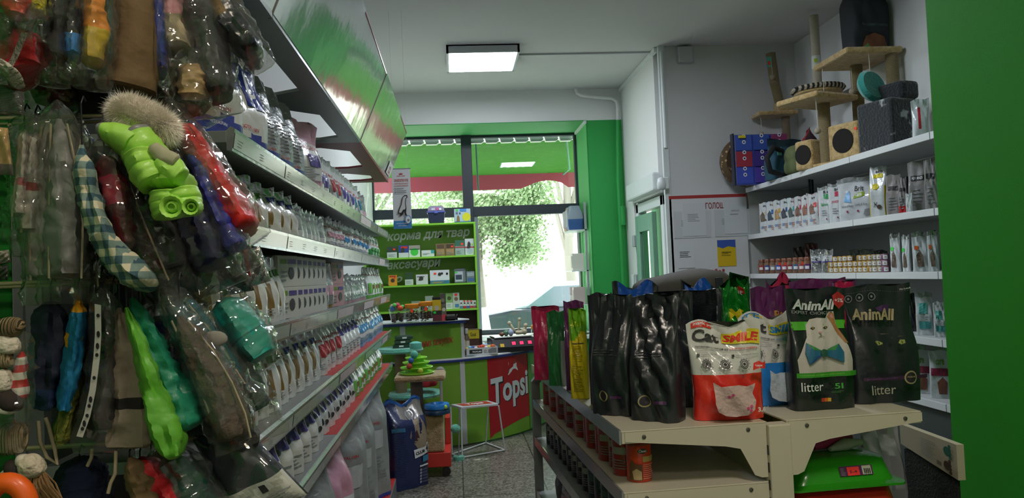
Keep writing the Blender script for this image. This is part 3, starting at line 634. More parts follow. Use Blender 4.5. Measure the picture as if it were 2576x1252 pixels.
# generic carton standing on a shelf, printed front
CART = {}
def carton(name, label, cat, x0, x1, z0, z1, y, dep, base, design, group=None, M=None):
    t = MB().box(-(x1 - x0) / 2, 0, 0, (x1 - x0) / 2, dep, z1 - z0).build(name, mat(base, .4), None, bevel=.0015)
    t.location = ((x0 + x1) / 2, y, z0); wd, ht = x1 - x0, z1 - z0
    q = Print(lambda x, z, l: (x * wd, -l, z * ht), first=.0016, maxlen=9)
    for d in design:
        k = d[0]
        if k == 'r': q.rect(d[1] - .5, d[2], d[3] - .5, d[4], mat(d[5], .4))
        elif k == 'd': q.disc(d[1] - .5, d[2], d[3], mat(d[4], .4), 14, d[3] * wd / ht)
        elif k == 't': q.text(d[1], d[2] - .5, d[3], d[4], mat(d[5], .4), d[6], .02)
        elif k == 'l': q.lines(d[1] - .5, d[2], d[3] - .5, d[4], d[5], mat(d[6], .4))
        elif k == 'p': q.poly([(a - .5, b) for a, b in d[1]], mat(d[2], .4))
    q.build('front_print', t); return tag(t, label, cat, group)
def cpx(name, label, cat, px0, px1, pyt, zb, y, dep, base, design, group=None):
    a, b = onY(px0, pyt, y), onY(px1, pyt, y); return carton(name, label, cat, a.x, b.x, zb + .001, (a.z + b.z) / 2, y, dep, base, design, group)
PR = ('r', .62, .68, .85, .82, '#ff4a2a'); PGN = ('r', .62, .68, .85, .82, '#3fe04a')
LN = ('l', .12, .12, .8, .36, 3, '#8a9094'); DG = ('p', [(.2, .42), (.3, .75), (.45, .85), (.62, .7), (.6, .45), (.4, .4)], '#3a3a36')
yb = YB + .06; z = SZ[1]
B = 'boxes on the upper green shelf'
cpx('remedy_box', 'dark green and white box, leftmost on the upper green shelf', 'box', 973, 998, 620, z, yb, .05, '#33473a', [('r', 0, 0, 1, .5, '#c9cfcf'), LN, PR], B)
cpx('remedy_box', 'blue box with red badge on the upper green shelf', 'box', 1002, 1027, 617, z, yb, .05, '#2b4a96', [('r', 0, 0, 1, .4, '#d4d8da'), ('r', .25, .74, .9, .92, '#d03a2a'), DG], B)
cpx('remedy_box', 'white box with green heart shape on the upper green shelf', 'box', 1028, 1056, 617, z, yb, .06, '#a59a92', [('r', 0, 0, 1, .62, '#dfe6df'), ('d', .5, .45, .36, '#46c94a'), ('r', .08, .62, .95, .72, '#2f6a3e')], B)
cpx('remedy_box', 'low white and teal box on the upper green shelf', 'box', 1060, 1092, 629, z, yb, .05, '#d8dcdc', [('r', .75, .5, 1, 1, '#3aa2a8'), ('l', .1, .3, .65, .6, 2, '#66727a')], B)
cpx('remedy_box', 'brown kraft box with cat picture, left of the pair', 'box', 1096, 1119, 613, z, yb, .05, '#8f7350', [('r', .1, .15, .9, .55, '#a88a60'), ('r', .1, .64, .9, .95, '#5c4a38'), LN], B)
cpx('remedy_box', 'brown kraft box with red price sticker, right of the pair', 'box', 1120, 1143, 612, z, yb, .05, '#8f7350', [('r', .1, .15, .9, .55, '#a88a60'), ('r', .1, .64, .9, .95, '#4a3d30'), PR, LN], B)
cpx('remedy_box', 'teal and white box with red line, upper green shelf', 'box', 1144, 1168, 604, z, yb, .05, '#9fb3ac', [('r', 0, .62, 1, 1, '#3d6e5c'), ('r', 0, .5, 1, .58, '#b04a4a'), PR, LN], B)
cpx('remedy_box', 'tall white box with dog picture, rightmost on the upper green shelf', 'box', 1169, 1192, 600, z, yb, .05, '#cfd6d6', [('r', 0, .44, 1, .52, '#b04a4a'), ('d', .5, .25, .3, '#aebfc6'), DG, ('r', .7, .6, .85, .7, '#9fe04a')], B)
z = SZ[2]; B = 'boxes on the middle green shelf'
cpx('remedy_box', 'small orange-yellow box with rooster picture on the middle green shelf', 'box', 977, 998, 692, z, yb, .05, '#e39a2b', [('d', .5, .5, .25, '#4a3a20'), PR, ('r', .1, .84, .9, .95, '#b33a22')], B)
cpx('remedy_box', 'dark green and white box with plants on the middle green shelf', 'box', 1018, 1039, 685, z, yb, .05, '#31502f', [('r', 0, 0, 1, .45, '#c8d2ca'), LN], B)
cpx('remedy_box', 'white carton with red sticker on the middle green shelf', 'box', 1046, 1076, 690, z, yb, .05, '#d3d6d8', [('r', .3, .6, .5, .75, '#ff4a2a'), ('l', .1, .75, .8, .95, 1, '#5c6468'), DG], B)
cpx('remedy_box', 'wide white and blue box with dogs on the middle green shelf', 'box', 1081, 1130, 679, z, yb, .05, '#dfe3e6', [('r', 0, 0, 1, .25, '#3c7a9a'), ('d', .62, .75, .06, '#2b2b28'), ('d', .5, .7, .09, '#3a3a30'), ('d', .88, .72, .06, '#2b2b28'), ('r', .2, .7, .33, .82, '#ff4a2a'), ('l', .1, .06, .9, .2, 2, '#e5b33a')], B)
for k in range(3):
    cpx('remedy_box', ['dark framed packet, front one of three by the shelf end', 'dark framed packet, middle one of three by the shelf end', 'dark framed packet, rear one of three by the shelf end'][k], 'packet', 1142 + k * 3, 1166 + k * 3, 677 - k, z, yb - .03 + k * .03, .02, '#5a656a', [('r', .08, .1, .92, .85, '#b9c4c8'), ('r', .15, .25, .8, .6, '#3d4a58'), ('r', .1, .72, .35, .84, '#3fe04a')], 'dark framed packets')
cpx('remedy_box', 'grey blister packet with blue pills, right end of the middle green shelf', 'packet', 1173, 1194, 682, z, yb, .03, '#77858e', [('r', .1, .1, .9, .4, '#4a6aa0'), ('r', .1, .55, .9, .9, '#a5b0b4')], B)
z = SZ[3]; B = 'boxes on the lower green shelf'
cpx('remedy_box', 'white box standing behind the yellow treat packs', 'box', 1069, 1089, 744, z, yb + .05, .05, '#cfd4d4', [('l', .1, .2, .8, .5, 3, '#7a8284')], B)
cpx('remedy_box', 'flat grey-white box behind the orange-lidded jars', 'box', 1035, 1057, 757, z, yb + .05, .05, '#b8bcbc', [('l', .1, .2, .8, .5, 3, '#7a8284')], B)
cpx('remedy_box', 'green and white box with rabbit picture on the lower green shelf', 'box', 1121, 1138, 737, z, yb, .05, '#8ab86a', [('d', .5, .68, .3, '#4c5a3a'), ('r', 0, 0, 1, .4, '#d5dcd2'), LN], B)
cpx('remedy_box', 'pale box with guinea pig picture on the lower green shelf', 'box', 1138.5, 1155, 736, z, yb, .05, '#c8d0c0', [('d', .5, .62, .3, '#7a6a50'), ('r', .3, .8, .7, .95, '#ff4a2a'), ('r', .3, .1, .9, .3, '#4a8ab8')], B)
for k in range(5):
    cpx('drops_box', f'small white medicine box, {ORD[k]} from left in the row on the lower green shelf', 'box', 1156 + k * 8.5, 1164 + k * 8.5, 755, z, yb, .03, '#d8dadb', [('r', 0, 0, 1, .3, ['#4a8ab0', '#c03a3a', '#4a5ab0', '#c04a4a', '#b0506a'][k]), ('d', .5, .65, .25, '#3a342c'), ('r', .2, .82, .7, 1.0, '#ff4a2a') if k in (1, 2, 3) else LN], 'small medicine boxes')
# on top of the unit
t = thing('pet_carrier', 'small dark blue pet box with pale lid on top of the shelf unit', 'pet carrier', (onY(1098, 556, 8.42).x, 8.44, 2.2005))
mb = MB(); rings = []
for z_, a, b in ((0, .078, .06), (.02, .084, .065), (.12, .095, .075)): rings.append([(x * a, y * b, z_) for x, y in ((-1, -1), (1, -1), (1, 1), (-1, 1))])
mb.loft(rings).build('tub', mat('#2c3350', .35), t, bevel=.008)
MB().box(-.102, -.082, .118, .102, .082, .138).build('rim', mat('#4a55a0', .35), t, bevel=.006)
rings = [[(x * a, y * b, z_) for x, y in ((-1, -1), (1, -1), (1, 1), (-1, 1))] for z_, a, b in ((.138, .092, .072), (.175, .088, .066), (.2, .07, .045))]
lid = MB().loft(rings).build('lid', mat('#8d86a0', .25, coat=.5), t, bevel=.01); q = Print(lambda x, z, l: (x, -.073 - l + (z - .138) * .16, z)); q.rect(-.05, .15, -.01, .172, mat('#c9c4d0', .4)); q.rect(.0, .148, .03, .178, mat('#c05a8a', .4)); q.rect(.035, .15, .06, .17, INKW); q.build('lid_print', lid)
MB().box(-.02, -.092, .112, .02, -.08, .142).build('latch', mat('#5c68b8', .35), t, bevel=.003)
cpx('filter_box', 'white and yellow boxed item with cat on top of the shelf unit', 'box', 1142, 1183, 525, 2.2, 8.40, .07, '#a9c0d2', [('r', 0, 0, 1, .1, '#3a6a9a'), ('d', .75, .42, .26, '#d8d02f'), ('p', [(.12, .1), (.18, .5), (.25, .55), (.32, .4), (.34, .1)], '#8a6a4a'), ('r', .35, .82, .75, 1, '#4a8ad0'), ('r', .1, .86, .25, .98, '#3fe04a'), ('t', 'III в', .1, .62, .16, '#2a3a5a', .3)])
# -------- on the raised counter
def jar(label, px, wpx, pyt, zb, y, lidc, fill, cat='jar', group=None):
    c = onY(px, pyt, y); r = wpx / 2 * y / 1900; h = c.z - zb
    t = thing('treat_jar', label, cat, (c.x, y, zb + .001), 0, group); lh = min(.04, h * .25)
    MB().lathe([(r * .9, 0), (r * .96, .008), (r * .97, h - lh - .012), (r * .85, h - lh)], 18).build('jar_body', JAR, t, True)
    MB().lathe([(r * .93, h - lh - .003), (r * .98, h - lh), (r * .98, h - .004), (r * .9, h)], 18).build('lid', lidc, t, True)
    f = MB()
    for i in range(46):
        a, q_ = rng.uniform(0, 6.28), math.sqrt(rng.random()) * r * .8; zc = .012 + rng.random() * (h - lh) * .72
        f.ball((q_ * math.cos(a), q_ * math.sin(a), zc), (rng.uniform(.008, .016), rng.uniform(.006, .012), rng.uniform(.005, .010)), 6, i % len(fill))
    tag(f.build('contents', fill, t, True), kind='stuff')
    MB().box(-.012, -r * .97 - .003, h * .55, .014, -r * .955, h * .72).build('price_sticker', STICKR, t)
    return t
yc = 7.02; zt = 1.203; orl = mat('#e08a22', .4); BN = [mat('#4a2f22', .6), mat('#6b4230', .6), mat('#d9d2c0', .5)]
jar('clear treat jar with orange lid, left of the two on the raised counter', 1036, 37, 764, zt, yc, orl, BN, group='orange-lidded treat jars'); jar('taller clear treat jar with orange lid, right of the two', 1071, 34, 758, zt, yc, orl, [BN[0], BN[1]], group='orange-lidded treat jars')
t = thing('toy_bowl', 'clear tub heaped with coloured balls at the left of the raised counter', 'tub of toys', (onY(1000, 800, 7.0).x, 7.0, zt + .001))
MB().lathe([(.055, 0), (.075, .1), (.08, .13)], 18).build('tub', JAR, t, True)
for i, (x, y, z_, r, c_) in enumerate(((-.04, -.03, .13, .028, '#2a6a9a'), (.03, -.04, .135, .026, '#d8502a'), (.0, .02, .16, .026, '#c03a5a'), (.045, .03, .14, .024, '#4ab84a'), (-.02, -.045, .165, .02, '#58c850'), (-.045, .03, .15, .024, '#c8a090'))):
    tag(MB().ball((x, y, z_), r, 14).build('toy_ball', mat(c_, .5), None, True, loc=t.location), ['dark blue', 'orange', 'crimson', 'dark green', 'bright green', 'pale pink'][i] + ' toy ball heaped in the clear counter tub', 'ball', 'balls in the counter tub')
f = MB()
for i in range(24): f.ball((rng.uniform(-.045, .045), rng.uniform(-.045, .045), .015 + rng.random() * .07), .014, 6)
tag(f.build('contents', mat('#4a3630', .7), t, True), kind='stuff')
cpx('treat_pack', 'yellow and black treat pack with dog on the raised counter', 'pack', 1087, 1109, 754, zt, yc - .02, .03, '#2c2522', [('r', 0, .5, 1, 1, '#d8b820'), ('d', .5, .62, .3, '#c8bfae'), ('r', .1, .36, .4, .46, '#3fe04a'), ('r', 0, 0, 1, .3, '#6a2f3a')])
cpx('treat_pack', 'black packet behind the yellow and black treat pack', 'pack', 1087, 1107, 747, zt, yc + .05, .03, '#1c1c1e', [LN])
cpx('treat_pack', 'tall grey pouch with brown dog beside the yellow pack', 'pack', 1106, 1120, 738, zt, yc + .06, .03, '#5b5650', [('d', .5, .75, .35, '#8f8a80'), LN])
cpx('treat_pack', 'white and pink pack in front of the grey pouch', 'pack', 1110, 1122, 766, zt, yc - .02, .03, '#6a6a55', [('r', 0, 0, 1, .4, '#d04a5a'), ('d', .5, .7, .4, '#cfc9ba')])
t = thing('card_holder', 'black open tray with small white stand on the raised counter', 'tray', (onY(1136, 790, yc).x, yc, zt + .001)); mb = MB()
mb.box(-.055, -.04, 0, .055, .04, .012); mb.box(-.055, -.04, 0, -.05, .04, .05); mb.box(.05, -.04, 0, .055, .04, .05); mb.box(-.055, .035, 0, .055, .04, .055); mb.box(-.055, -.04, 0, .055, -.035, .04); mb.build('tray', mat('#1e1e20', .5), t)
MB().box(-.045, -.03, .013, .03, .03, .052).build('pad', mat('#6a6a66', .6), t)
solo(MB().box(-.003, -.003, 0, .003, .003, .055).box(-.02, -.02, 0, .02, .02, .004), 'menu_stand', TOPW, 'thin white upright stand at the right end of the raised counter', 'stand', loc=(onY(1150, 795, 6.99).x, 6.99, zt + .001))
# -------- on the desk
zd = .837
def bottle(label, px, y, pyt, c1, c2, group='bottles on the desk'):
    p = onY(px, pyt, y); h = p.z - zd; r = .026; t = thing('bottle', label, 'bottle', (p.x, y, zd), 0, group)
    MB().lathe([(r * .9, 0), (r, .006), (r, h * .66), (r * .45, h * .78), (r * .45, h * .82)], 14).build('bottle_body', mat(c1, .3, coat=.4), t, True); MB().lathe([(r * .6, h * .81), (r * .6, h), (r * .4, h)], 12).build('cap', mat(c2, .4), t, True)
    MB().lathe([(r * 1.02, h * .2), (r * 1.02, h * .55)], 14).build('label_band', mat('#c9c2b2', .5), t, True)
bottle('slim bottle with white cap and red sticker, front of the desk bottles', 1162, 7.33, 820, '#8a6a58', '#cfd6cf'); bottle('small bottle with green label right of the white-capped bottle', 1173, 7.40, 826, '#5a5048', '#c0c6c0'); bottle('short brown bottle half hidden at the raised panel', 1154, 7.40, 823, '#6a4a3c', '#b9bcb8')
cpx('treat_pack', 'brown treat box with yellow top behind the white tray', 'pack', 1177, 1205, 828, zd, 7.50, .08, '#4e3328', [('r', 0, .62, 1, .98, '#c0b428'), ('t', 'Good', .2, .72, .15, '#3a2a1a', .5), ('d', .8, .25, .12, '#d8d2c6')])
cpx('treat_pack', 'black box beside the brown and yellow treat box', 'pack', 1205, 1212, 828, zd, 7.50, .08, '#1d1b1c', [LN])
t = thing('display_tray', 'white cardboard tray of small toys on the counter desk', 'tray', (onY(1210, 880, 7.38).x, 7.40, zd), R(8)); mb = MB(); a, b, h = .155, .07, .075
mb.box(-a, -b, 0, a, b, .004); mb.box(-a, -b, 0, a, -b + .004, h); mb.box(-a, b - .004, 0, a, b, h + .01); mb.box(-a, -b, 0, -a + .004, b, h); mb.box(a - .004, -b, 0, a, b, h); mb.build('tray', mat('#d3d4d2', .5), t)
q = Print(lambda x, z, l: (x, -b - l, z)); q.rect(-.125, .02, .0, .058, INK); q.text('PROPLAN', -.095, .03, .016, INKW, .085, .03); q.poly([(.06, .02), (.14, .02), (.14, .062), (.1, .068), (.06, .05)], INKG); q.lines(.015, .02, .05, .055, 3, INKG); q.build('front_print', t)
for i, (x, z_, c_) in enumerate(((-.11, .085, '#7ab0c8'), (-.08, .08, '#2a3a9a'), (-.05, .075, '#d8d8d4'), (-.02, .085, '#c8402a'), (.0, .09, '#d84a2a'), (.03, .085, '#c03a2a'), (.05, .075, '#e0e0dc'), (.08, .08, '#d8b83a'), (.115, .09, '#e0602a'), (-.135, .07, '#d8c03a'))):
    m_ = MB().ball((0, 0, 0), (.022, .03, .02), 10).build('small_toy', mat(c_, .5), None, True, loc=Matrix.Rotation(R(8), 3, 'Z') @ Vector((x, rng.uniform(-.03, .02), z_ - .012)) + t.location)
    tag(m_, ['pale blue', 'dark blue', 'white', 'dark red', 'red', 'brick red', 'off-white', 'mustard', 'orange', 'yellow'][i] + ' small toy, ' + ORD[[1, 2, 3, 4, 5, 6, 7, 8, 9, 0][i]] + ' from left in the white cardboard tray', 'toy', 'toys in the white tray')
# scale
p = onY(1283, 860, 7.50); t = thing('shop_scale', 'black shop scale with three red displays on the desk', 'scale', (p.x + .02, 7.62, zd), R(10))
MB().prism([(-.12, .0), (.14, .0), (.14, .135), (-.06, .135), (-.12, .05)], -.22, .22, 'x').build('scale_body', mat('#1d1d20', .4), t, bevel=.008)
q = Print(lambda x, z, l: (x, -.12 + (z - .05) * .7 - l, z)); GLOW = mat('#ff2550', .4, emit=1.6)
for x in (.0, .08, .165): q.rect(x - .03, .065, x + .035, .105, mat('#3a2a2e', .3)); q.rect(x - .016, .07, x + .02, .098, GLOW)
q.rect(-.14, .055, -.10, .085, mat('#d8b020', .4)); q.build('display', t)
MB().box(-.19, -.07, .137, .2, .15, .152).build('weighing_tray', foil('#c8ccce', .3, .05, 5, .9), t, bevel=.006); MB().lathe([(.05, .12), (.03, .137)], 12).build('tray_post', mat('#88888c', .4), t)
t = thing('chew_bone', 'pale forked rawhide chew lying on the scale tray', 'chew', onY(1302, 838, 7.62) + Vector((0, 0, -.015)))
mb = MB(); 
for pts, r in ((((-.02, 0, .03), (-.05, .0, .07), (-.08, 0, .12)), .018), (((.01, 0, .03), (.02, 0, .09), (.025, 0, .155)), .016), (((.03, 0, .03), (.07, 0, .05), (.085, .0, .09)), .02), (((-.03, 0, .025), (.03, .0, .022), (.07, 0, .03)), .026)): mb.tube(pts, [r, r * .85, r * .9], 10); mb.ball(pts[-1], r * 1.25, 10)
mb.build('chew', mat('#c9bfa0', .5), t, True, sub=1)
for lb, px, py, y, c_, s_ in (('white crumpled plastic bag heaped behind the scale', 1200, 828, 7.75, '#c9d4dc', (.09, .06, .05)), ('blue-white packet heaped behind the scale', 1222, 835, 7.72, '#a8c0d8', (.07, .05, .04)), ('small brown treat bag on the scale tray', 1262, 833, 7.62, '#7a4630', (.028, .03, .02)), ('green striped toy beside the rawhide chew', 1273, 830, 7.66, '#5a8a6a', (.03, .03, .03)), ('pale blue toy beside the rawhide chew', 1285, 831, 7.60, '#b4c0dc', (.028, .03, .035)), ('orange treat bag leaning beside the scale', 1212, 845, 7.5, '#d0583a', (.03, .04, .045))):
    p = onY(px, py, y); o = MB().ball((0, 0, 0), s_, 12).build('packet', plast(c_, .3, .9, 30), None, True, loc=(p.x, y, (zd + s_[2] * 1.01) if 'scale tray' not in lb and 'beside the rawhide' not in lb else zd + .153 + s_[2] * .9)); tag(o, lb, 'packet')
jar('clear treat tub with orange lid at the right end of the desk', 1350, 30, 817, zd, 7.95, orl, [mat('#8a7f70', .6), mat('#b5ada0', .6)])
t = thing('coin_tray', 'flat clear tray lying on the desk near the raised panel', 'tray', (onY(1180, 890, 7.27).x, 7.31, zd)); MB().lathe([(.075, 0), (.085, .012), (.08, .012), (.07, .004)], 20).build('tray', JAR, t, True); MB().box(-.04, -.01, .005, .05, .02, .009).build('pen', mat('#7d97a0', .3), t)
t = thing('paste_tin', 'round green and black tin on the desk by the raised panel', 'tin', (onY(1161, 880, 7.36).x, 7.42, zd)); MB().lathe([(.045, 0), (.048, .004), (.048, .02), (.045, .024)], 18).build('tin', INK, t, True); MB().lathe([(.046, .024), (.046, .034), (.04, .036)], 18).build('lid', mat('#4a8a3a', .4), t, True)
for i, (x, y) in enumerate(((.43, 7.50), (.545, 7.60))): solo(MB().prism([(-.008, 0), (.008, 0), (.004, .06), (-.004, .065)], -.004, .004, 'y'), 'price_tag', TOPW, ['left', 'right'][i] + ' small white upright tag at the front of the scale', 'tag', 'white tags at the scale', loc=(x, y, zd))

# ------------------------------------------------------------------ hanging poster
bp = onY(1008, 424, 6.0); t = thing('hanging_poster', 'narrow white hanging poster with sitting dog and blue foot', 'poster', (bp.x, 6.0, 2.0)); a = .072
MB().box(-a, 0, 0, a, .003, .475).build('poster_sheet', mat('#dfe4e8', .35), t); MB().tube([(-a - .006, .0015, .475), (a + .006, .0015, .475)], .004, 8).build('rod', mat('#9aa0a4', .4, .5), t, True)
MB().tube([(-.05, .0015, .477), (-.05, .0015, ZC - 2.0 - .001)], .0008, 5).tube([(.05, .0015, .477), (.05, .0015, ZC - 2.0 - .001)], .0008, 5).build('hanging_cord', mat('#c8ccd0', .5), t)
q = Print(); q.rect(-a, 0, a, .062, plast('#3f8fd0', .35, 0)); q.text('ROYAL CANIN', -.032, .413, .009, INKR, .064, .02); q.poly([(-.012, .428), (.012, .428), (.016, .44), (.006, .434), (0, .444), (-.006, .434), (-.016, .44)], INKR)
q.text('ЗАБЕЗПЕЧТЕ', -.056, .372, .022, INKR, .112, .015); q.text('НАЙКРАЩЕ ДЛЯ НЬОГО', -.055, .352, .012, INKR, .11, .02); q.text('ІЗ САМОГО ПОЧАТКУ', -.054, .333, .012, INKR, .108, .02)
for z_ in (.315, .297, .281): q.disc(-.05, z_ + .003, .004, INK, 10); q.lines(-.042, z_, .04, z_ + .008, 1, INKG, None, .7)
q.poly([(-.035, .12), (-.028, .15), (-.008, .19), (.0, .23), (.01, .255), (.026, .265), (.044, .262), (.046, .245), (.034, .235), (.03, .2), (.034, .16), (.03, .125), (.038, .1), (.022, .1), (.016, .14), (.002, .105), (-.02, .1), (-.018, .118)], INK)
q.poly([(-.026, .126), (-.02, .15), (-.002, .19), (.006, .23), (.014, .25), (.03, .257), (.04, .25), (.028, .235), (.024, .2), (.027, .16), (.02, .15), (.008, .15), (-.008, .125)], mat('#d5d8da', .4))
q.disc(.044, .07, .026, plast('#3f8fd0', .35, 0), 18, .034); q.disc(.044, .07, .02, INKW, 16, .028); q.disc(.046, .065, .01, INKG, 10); q.text('ЗДОРОВЕ ХАРЧУВАННЯ', -.05, .036, .009, INKW, .10, .015); q.text('ДЛЯ ЦУЦЕНЯТ', -.034, .018, .009, INKW, .068, .015)
q.build('poster_print', t)

# ------------------------------------------------------------------ cat scratcher group, sack, stool
PLUSH = mat('#b59a70', .95, bump=(90, .9), mix=('#9c8158', 30, .4, .65), sheen=.5); SISAL = mat('#c4b088', .9, bump=(60, .9, 'wavez'), mix=('#9c8862', 60, .3, .7), kind='wavez'); BAIZE = mat('#6f6258', .95, bump=(120, .5))
MINT = mat('#63b8a0', .95, bump=(90, .9), sheen=.5)
dl = thing('red_dolly', 'low red box on castors under the beige scratching post', 'dolly', (-.26, 6.36, 0))
MB().box(-.24, -.22, .085, .17, .3, .20).box(.125, .10, .20, .17, .3, .42).build('box', mat('#c8332a', .4), dl, bevel=.006)
for x, y in ((-.2, -.17), (.13, -.17), (.13, .25), (-.2, .25)):
    MB().lathe([(.006, -.014), (.034, -.014), (.036, 0), (.034, .014), (.006, .014)], 14, M=Matrix.Translation((x, y, .037)) @ Matrix.Rotation(R(90), 4, 'X')).box(x - .02, y - .02, .05, x + .02, y + .02, .085).build('castor', mat('#2e2d2e', .4, .3), dl)
ctree = thing('scratching_post', 'beige plush scratching post with square top on the red dolly', 'cat scratcher', (-.30, 6.27, .2005))
MB().box(-.14, -.12, 0, .16, .14, .30).build('box_base', PLUSH, ctree, bevel=.02); MB().tube([(-.05, 0, .30), (-.05, 0, .575)], .05, 18).build('post', BAIZE, ctree, True); MB().box(-.22, -.17, .575, .19, .2, .622).build('platform', PLUSH, ctree, bevel=.02)
tw = thing('ball_track_tower', 'lime green ball track tower with mint dome on the scratching post', 'cat toy', (-.345, 6.27, .8235))
LIME = mat('#8fd82a', .35, coat=.3)
for i, (r, z_) in enumerate(((.145, .0), (.135, .042), (.115, .083), (.092, .120))):
    MB().lathe([(r - .05, z_ + .004), (r - .012, z_), (r, z_ + .014), (r - .004, z_ + .018), (r - .016, z_ + .006), (r - .045, z_ + .012)], 28).build('track_ring', LIME, tw, True)
    MB().lathe([(r - .052, z_), (r - .055, z_ + .044)], 24).build('track_wall', LIME, tw, True)
MB().lathe([(.045, .155), (.047, .20), (.046, .225)], 18).build('tube', JAR, tw, True); MB().lathe([(.047, .205), (.052, .218), (.05, .252), (.02, .264)], 18).build('dome', mat('#6fc8b8', .4), tw, True)
for lb, x, y, z_, r, c_ in (('small mint ball in front of the green track tower', -.01, -.085, .165, .033, '#5fb8a0'), ('small blue ball on the third track ring', -.035, -.115, .122, .024, '#3a6ab0'), ('small red ball on the second track ring', -.05, -.125, .078, .024, '#c0503a'), ('small yellow-green ball on the lowest track ring', .035, -.12, .035, .025, '#b8c83a')):
    solo(MB().ball((0, 0, 0), r, 14), 'toy_ball', mat(c_, .6), lb, 'ball', 'balls of the track tower', smooth=True, loc=tw.location + Vector((x, y, z_)))
s2 = thing('scratching_post', 'mint topped scratching post behind the beige one', 'cat scratcher', (-.52, 6.87, 0.0))
MB().box(-.17, -.17, 0, .17, .17, .05).build('base', MINT, s2, bevel=.015); MB().tube([(0, 0, .05), (0, 0, .95)], .05, 16).build('post', SISAL, s2, True)
MB().lathe([(.05, .945), (.2, .95), (.21, .965), (.2, .99), (.05, .992)], 24).build('platform', MINT, s2, True); MB().lathe([(.05, .545), (.23, .55), (.24, .57), (.23, .59), (.05, .592)], 24, (.12, 0, 0)).build('platform', MINT, s2, True); MB().lathe([(.04, .64), (.1, .65), (.11, .67), (.1, .70), (.04, .70)], 20, (.22, -.08, 0)).build('cushion', mat('#a8282e', .8), s2, True)
for i in range(3):
    o = MB().box(-.075, -.05, 0, .075, .05, .028).box(-.065, -.042, .026, .065, .042, .034).build('blister_box', mat('#2f4a3a', .35, coat=.4), None, bevel=.003, loc=(-.50 + .01 * i, 6.84, .9935 + i * .0365), rz=R(6 * i))
    tag(o, ['bottom', 'middle', 'top'][i] + ' dark green box in the small stack on the mint platform', 'box', 'stack of dark green boxes'); MB().box(-.02, -.0515, .008, .02, -.05, .022).build('box_label', INKW, o)
t = thing('plush_mouse', 'grey plush ball toy on a stick behind the scratching post', 'cat toy', (-.16, 6.62, .5)); MB().ball((0, 0, .29), .042, 16).build('plush_ball', mat('#8f8a84', .95, bump=(90, 1)), t, True); MB().tube([(0, 0, -.1), (.0, 0, .26)], .012, 8).build('tail', mat('#a7a29a', .9), t, True)
t = thing('track_toy', 'blue round cat track toy resting on the beige box', 'cat toy', (-.19, 6.20, .5015))
MB().lathe([(.05, 0), (.105, .004), (.11, .02), (.10, .038), (.05, .04)], 26).build('lower_ring', mat('#22405e', .35), t, True); MB().lathe([(.05, .04), (.1, .044), (.107, .06), (.1, .082), (.06, .086), (.05, .07)], 26).build('upper_ring', mat('#2f8be0', .35, coat=.3), t, True); MB().ball((.07, -.07, .062), .018, 10).build('ball', mat('#b8d83a', .5), t, True)
t = thing('mint_scratcher', 'mint cushion with thin post standing right of the red dolly', 'cat scratcher', (-.03, 6.72, 0)); MB().lathe([(.03, 0), (.05, .0), (.05, .03), (.03, .035)], 18).build('base', MINT, t, True); MB().tube([(0, 0, .03), (.02, 0, .45)], .006, 8).build('post', mat('#8f9090', .4), t, True); MB().ball((-.02, 0, .27), (.045, .045, .04), 14).build('cushion', MINT, t, True)
# big navy sack
S = bag_shape(.345, .655, .19, 'sack', 91, .012, wave=.03, bend=.15)
nv = plast('#26305c', .3, .5, 14)
t = thing('dog_food_sack', 'big navy dog food sack standing on the floor beside the scratching post', 'sack', (-.435, 5.95, .001), R(36))
bag_mesh(S, [nv, plast('#1d2446', .3, .5, 14), foil('#8f8a86', .3, .6, 14, .4), plast('#28579a', .3)], lambda u, v, f: 3 if v > .95 else (2 if (f and v > .80 and u > -.25) else (1 if abs(u) > .42 else 0)), 14, 26, 'sack', t)
q = Print(lambda x, z, l: S(max(-.5, min(.5, x / .345)), max(0, min(1, z / .70)), -1, l), maxlen=.03); tan = mat('#9a8a74', .5); q.poly([(.02, .55), (.1, .56), (.16, .40), (.17, .30), (.06, .30), (-.01, .42)], tan); q.poly([(.0, .43), (.05, .47), (.07, .40), (.03, .36)], mat('#4a2f38', .5))
q.ring(.03, .60, .045, .012, INKG); q.ring(.03, .60, .025, .008, INKG); q.rect(-.16, .47, -.05, .50, mat('#2f6a8a', .4)); q.lines(-.15, .12, -.02, .46, 26, mat('#31406e', .5), None, .3)
q.poly([(.02, .24), (.165, .27), (.17, .36), (.14, .35), (.135, .325), (.015, .31)], INKW); q.poly([(.025, .247), (.16, .275), (.162, .33), (.02, .303)], mat('#e4e6e8', .5)); q.text('CLUB', .03, .262, .026, INK, .085, .05, 0, .2); q.text('4', .125, .275, .06, INK, .03, .05)
q.rect(.09, .20, .165, .25, mat('#3a86a8', .4)); q.rect(.06, .165, .15, .178, INKW)
for z_ in (.14, .115, .09, .065, .04): q.ring(.07, z_, .009, .004, INKW, 12); q.lines(.085, z_ - .005, .15, z_ + .006, 2, INKG)
q.build('front_print', t)
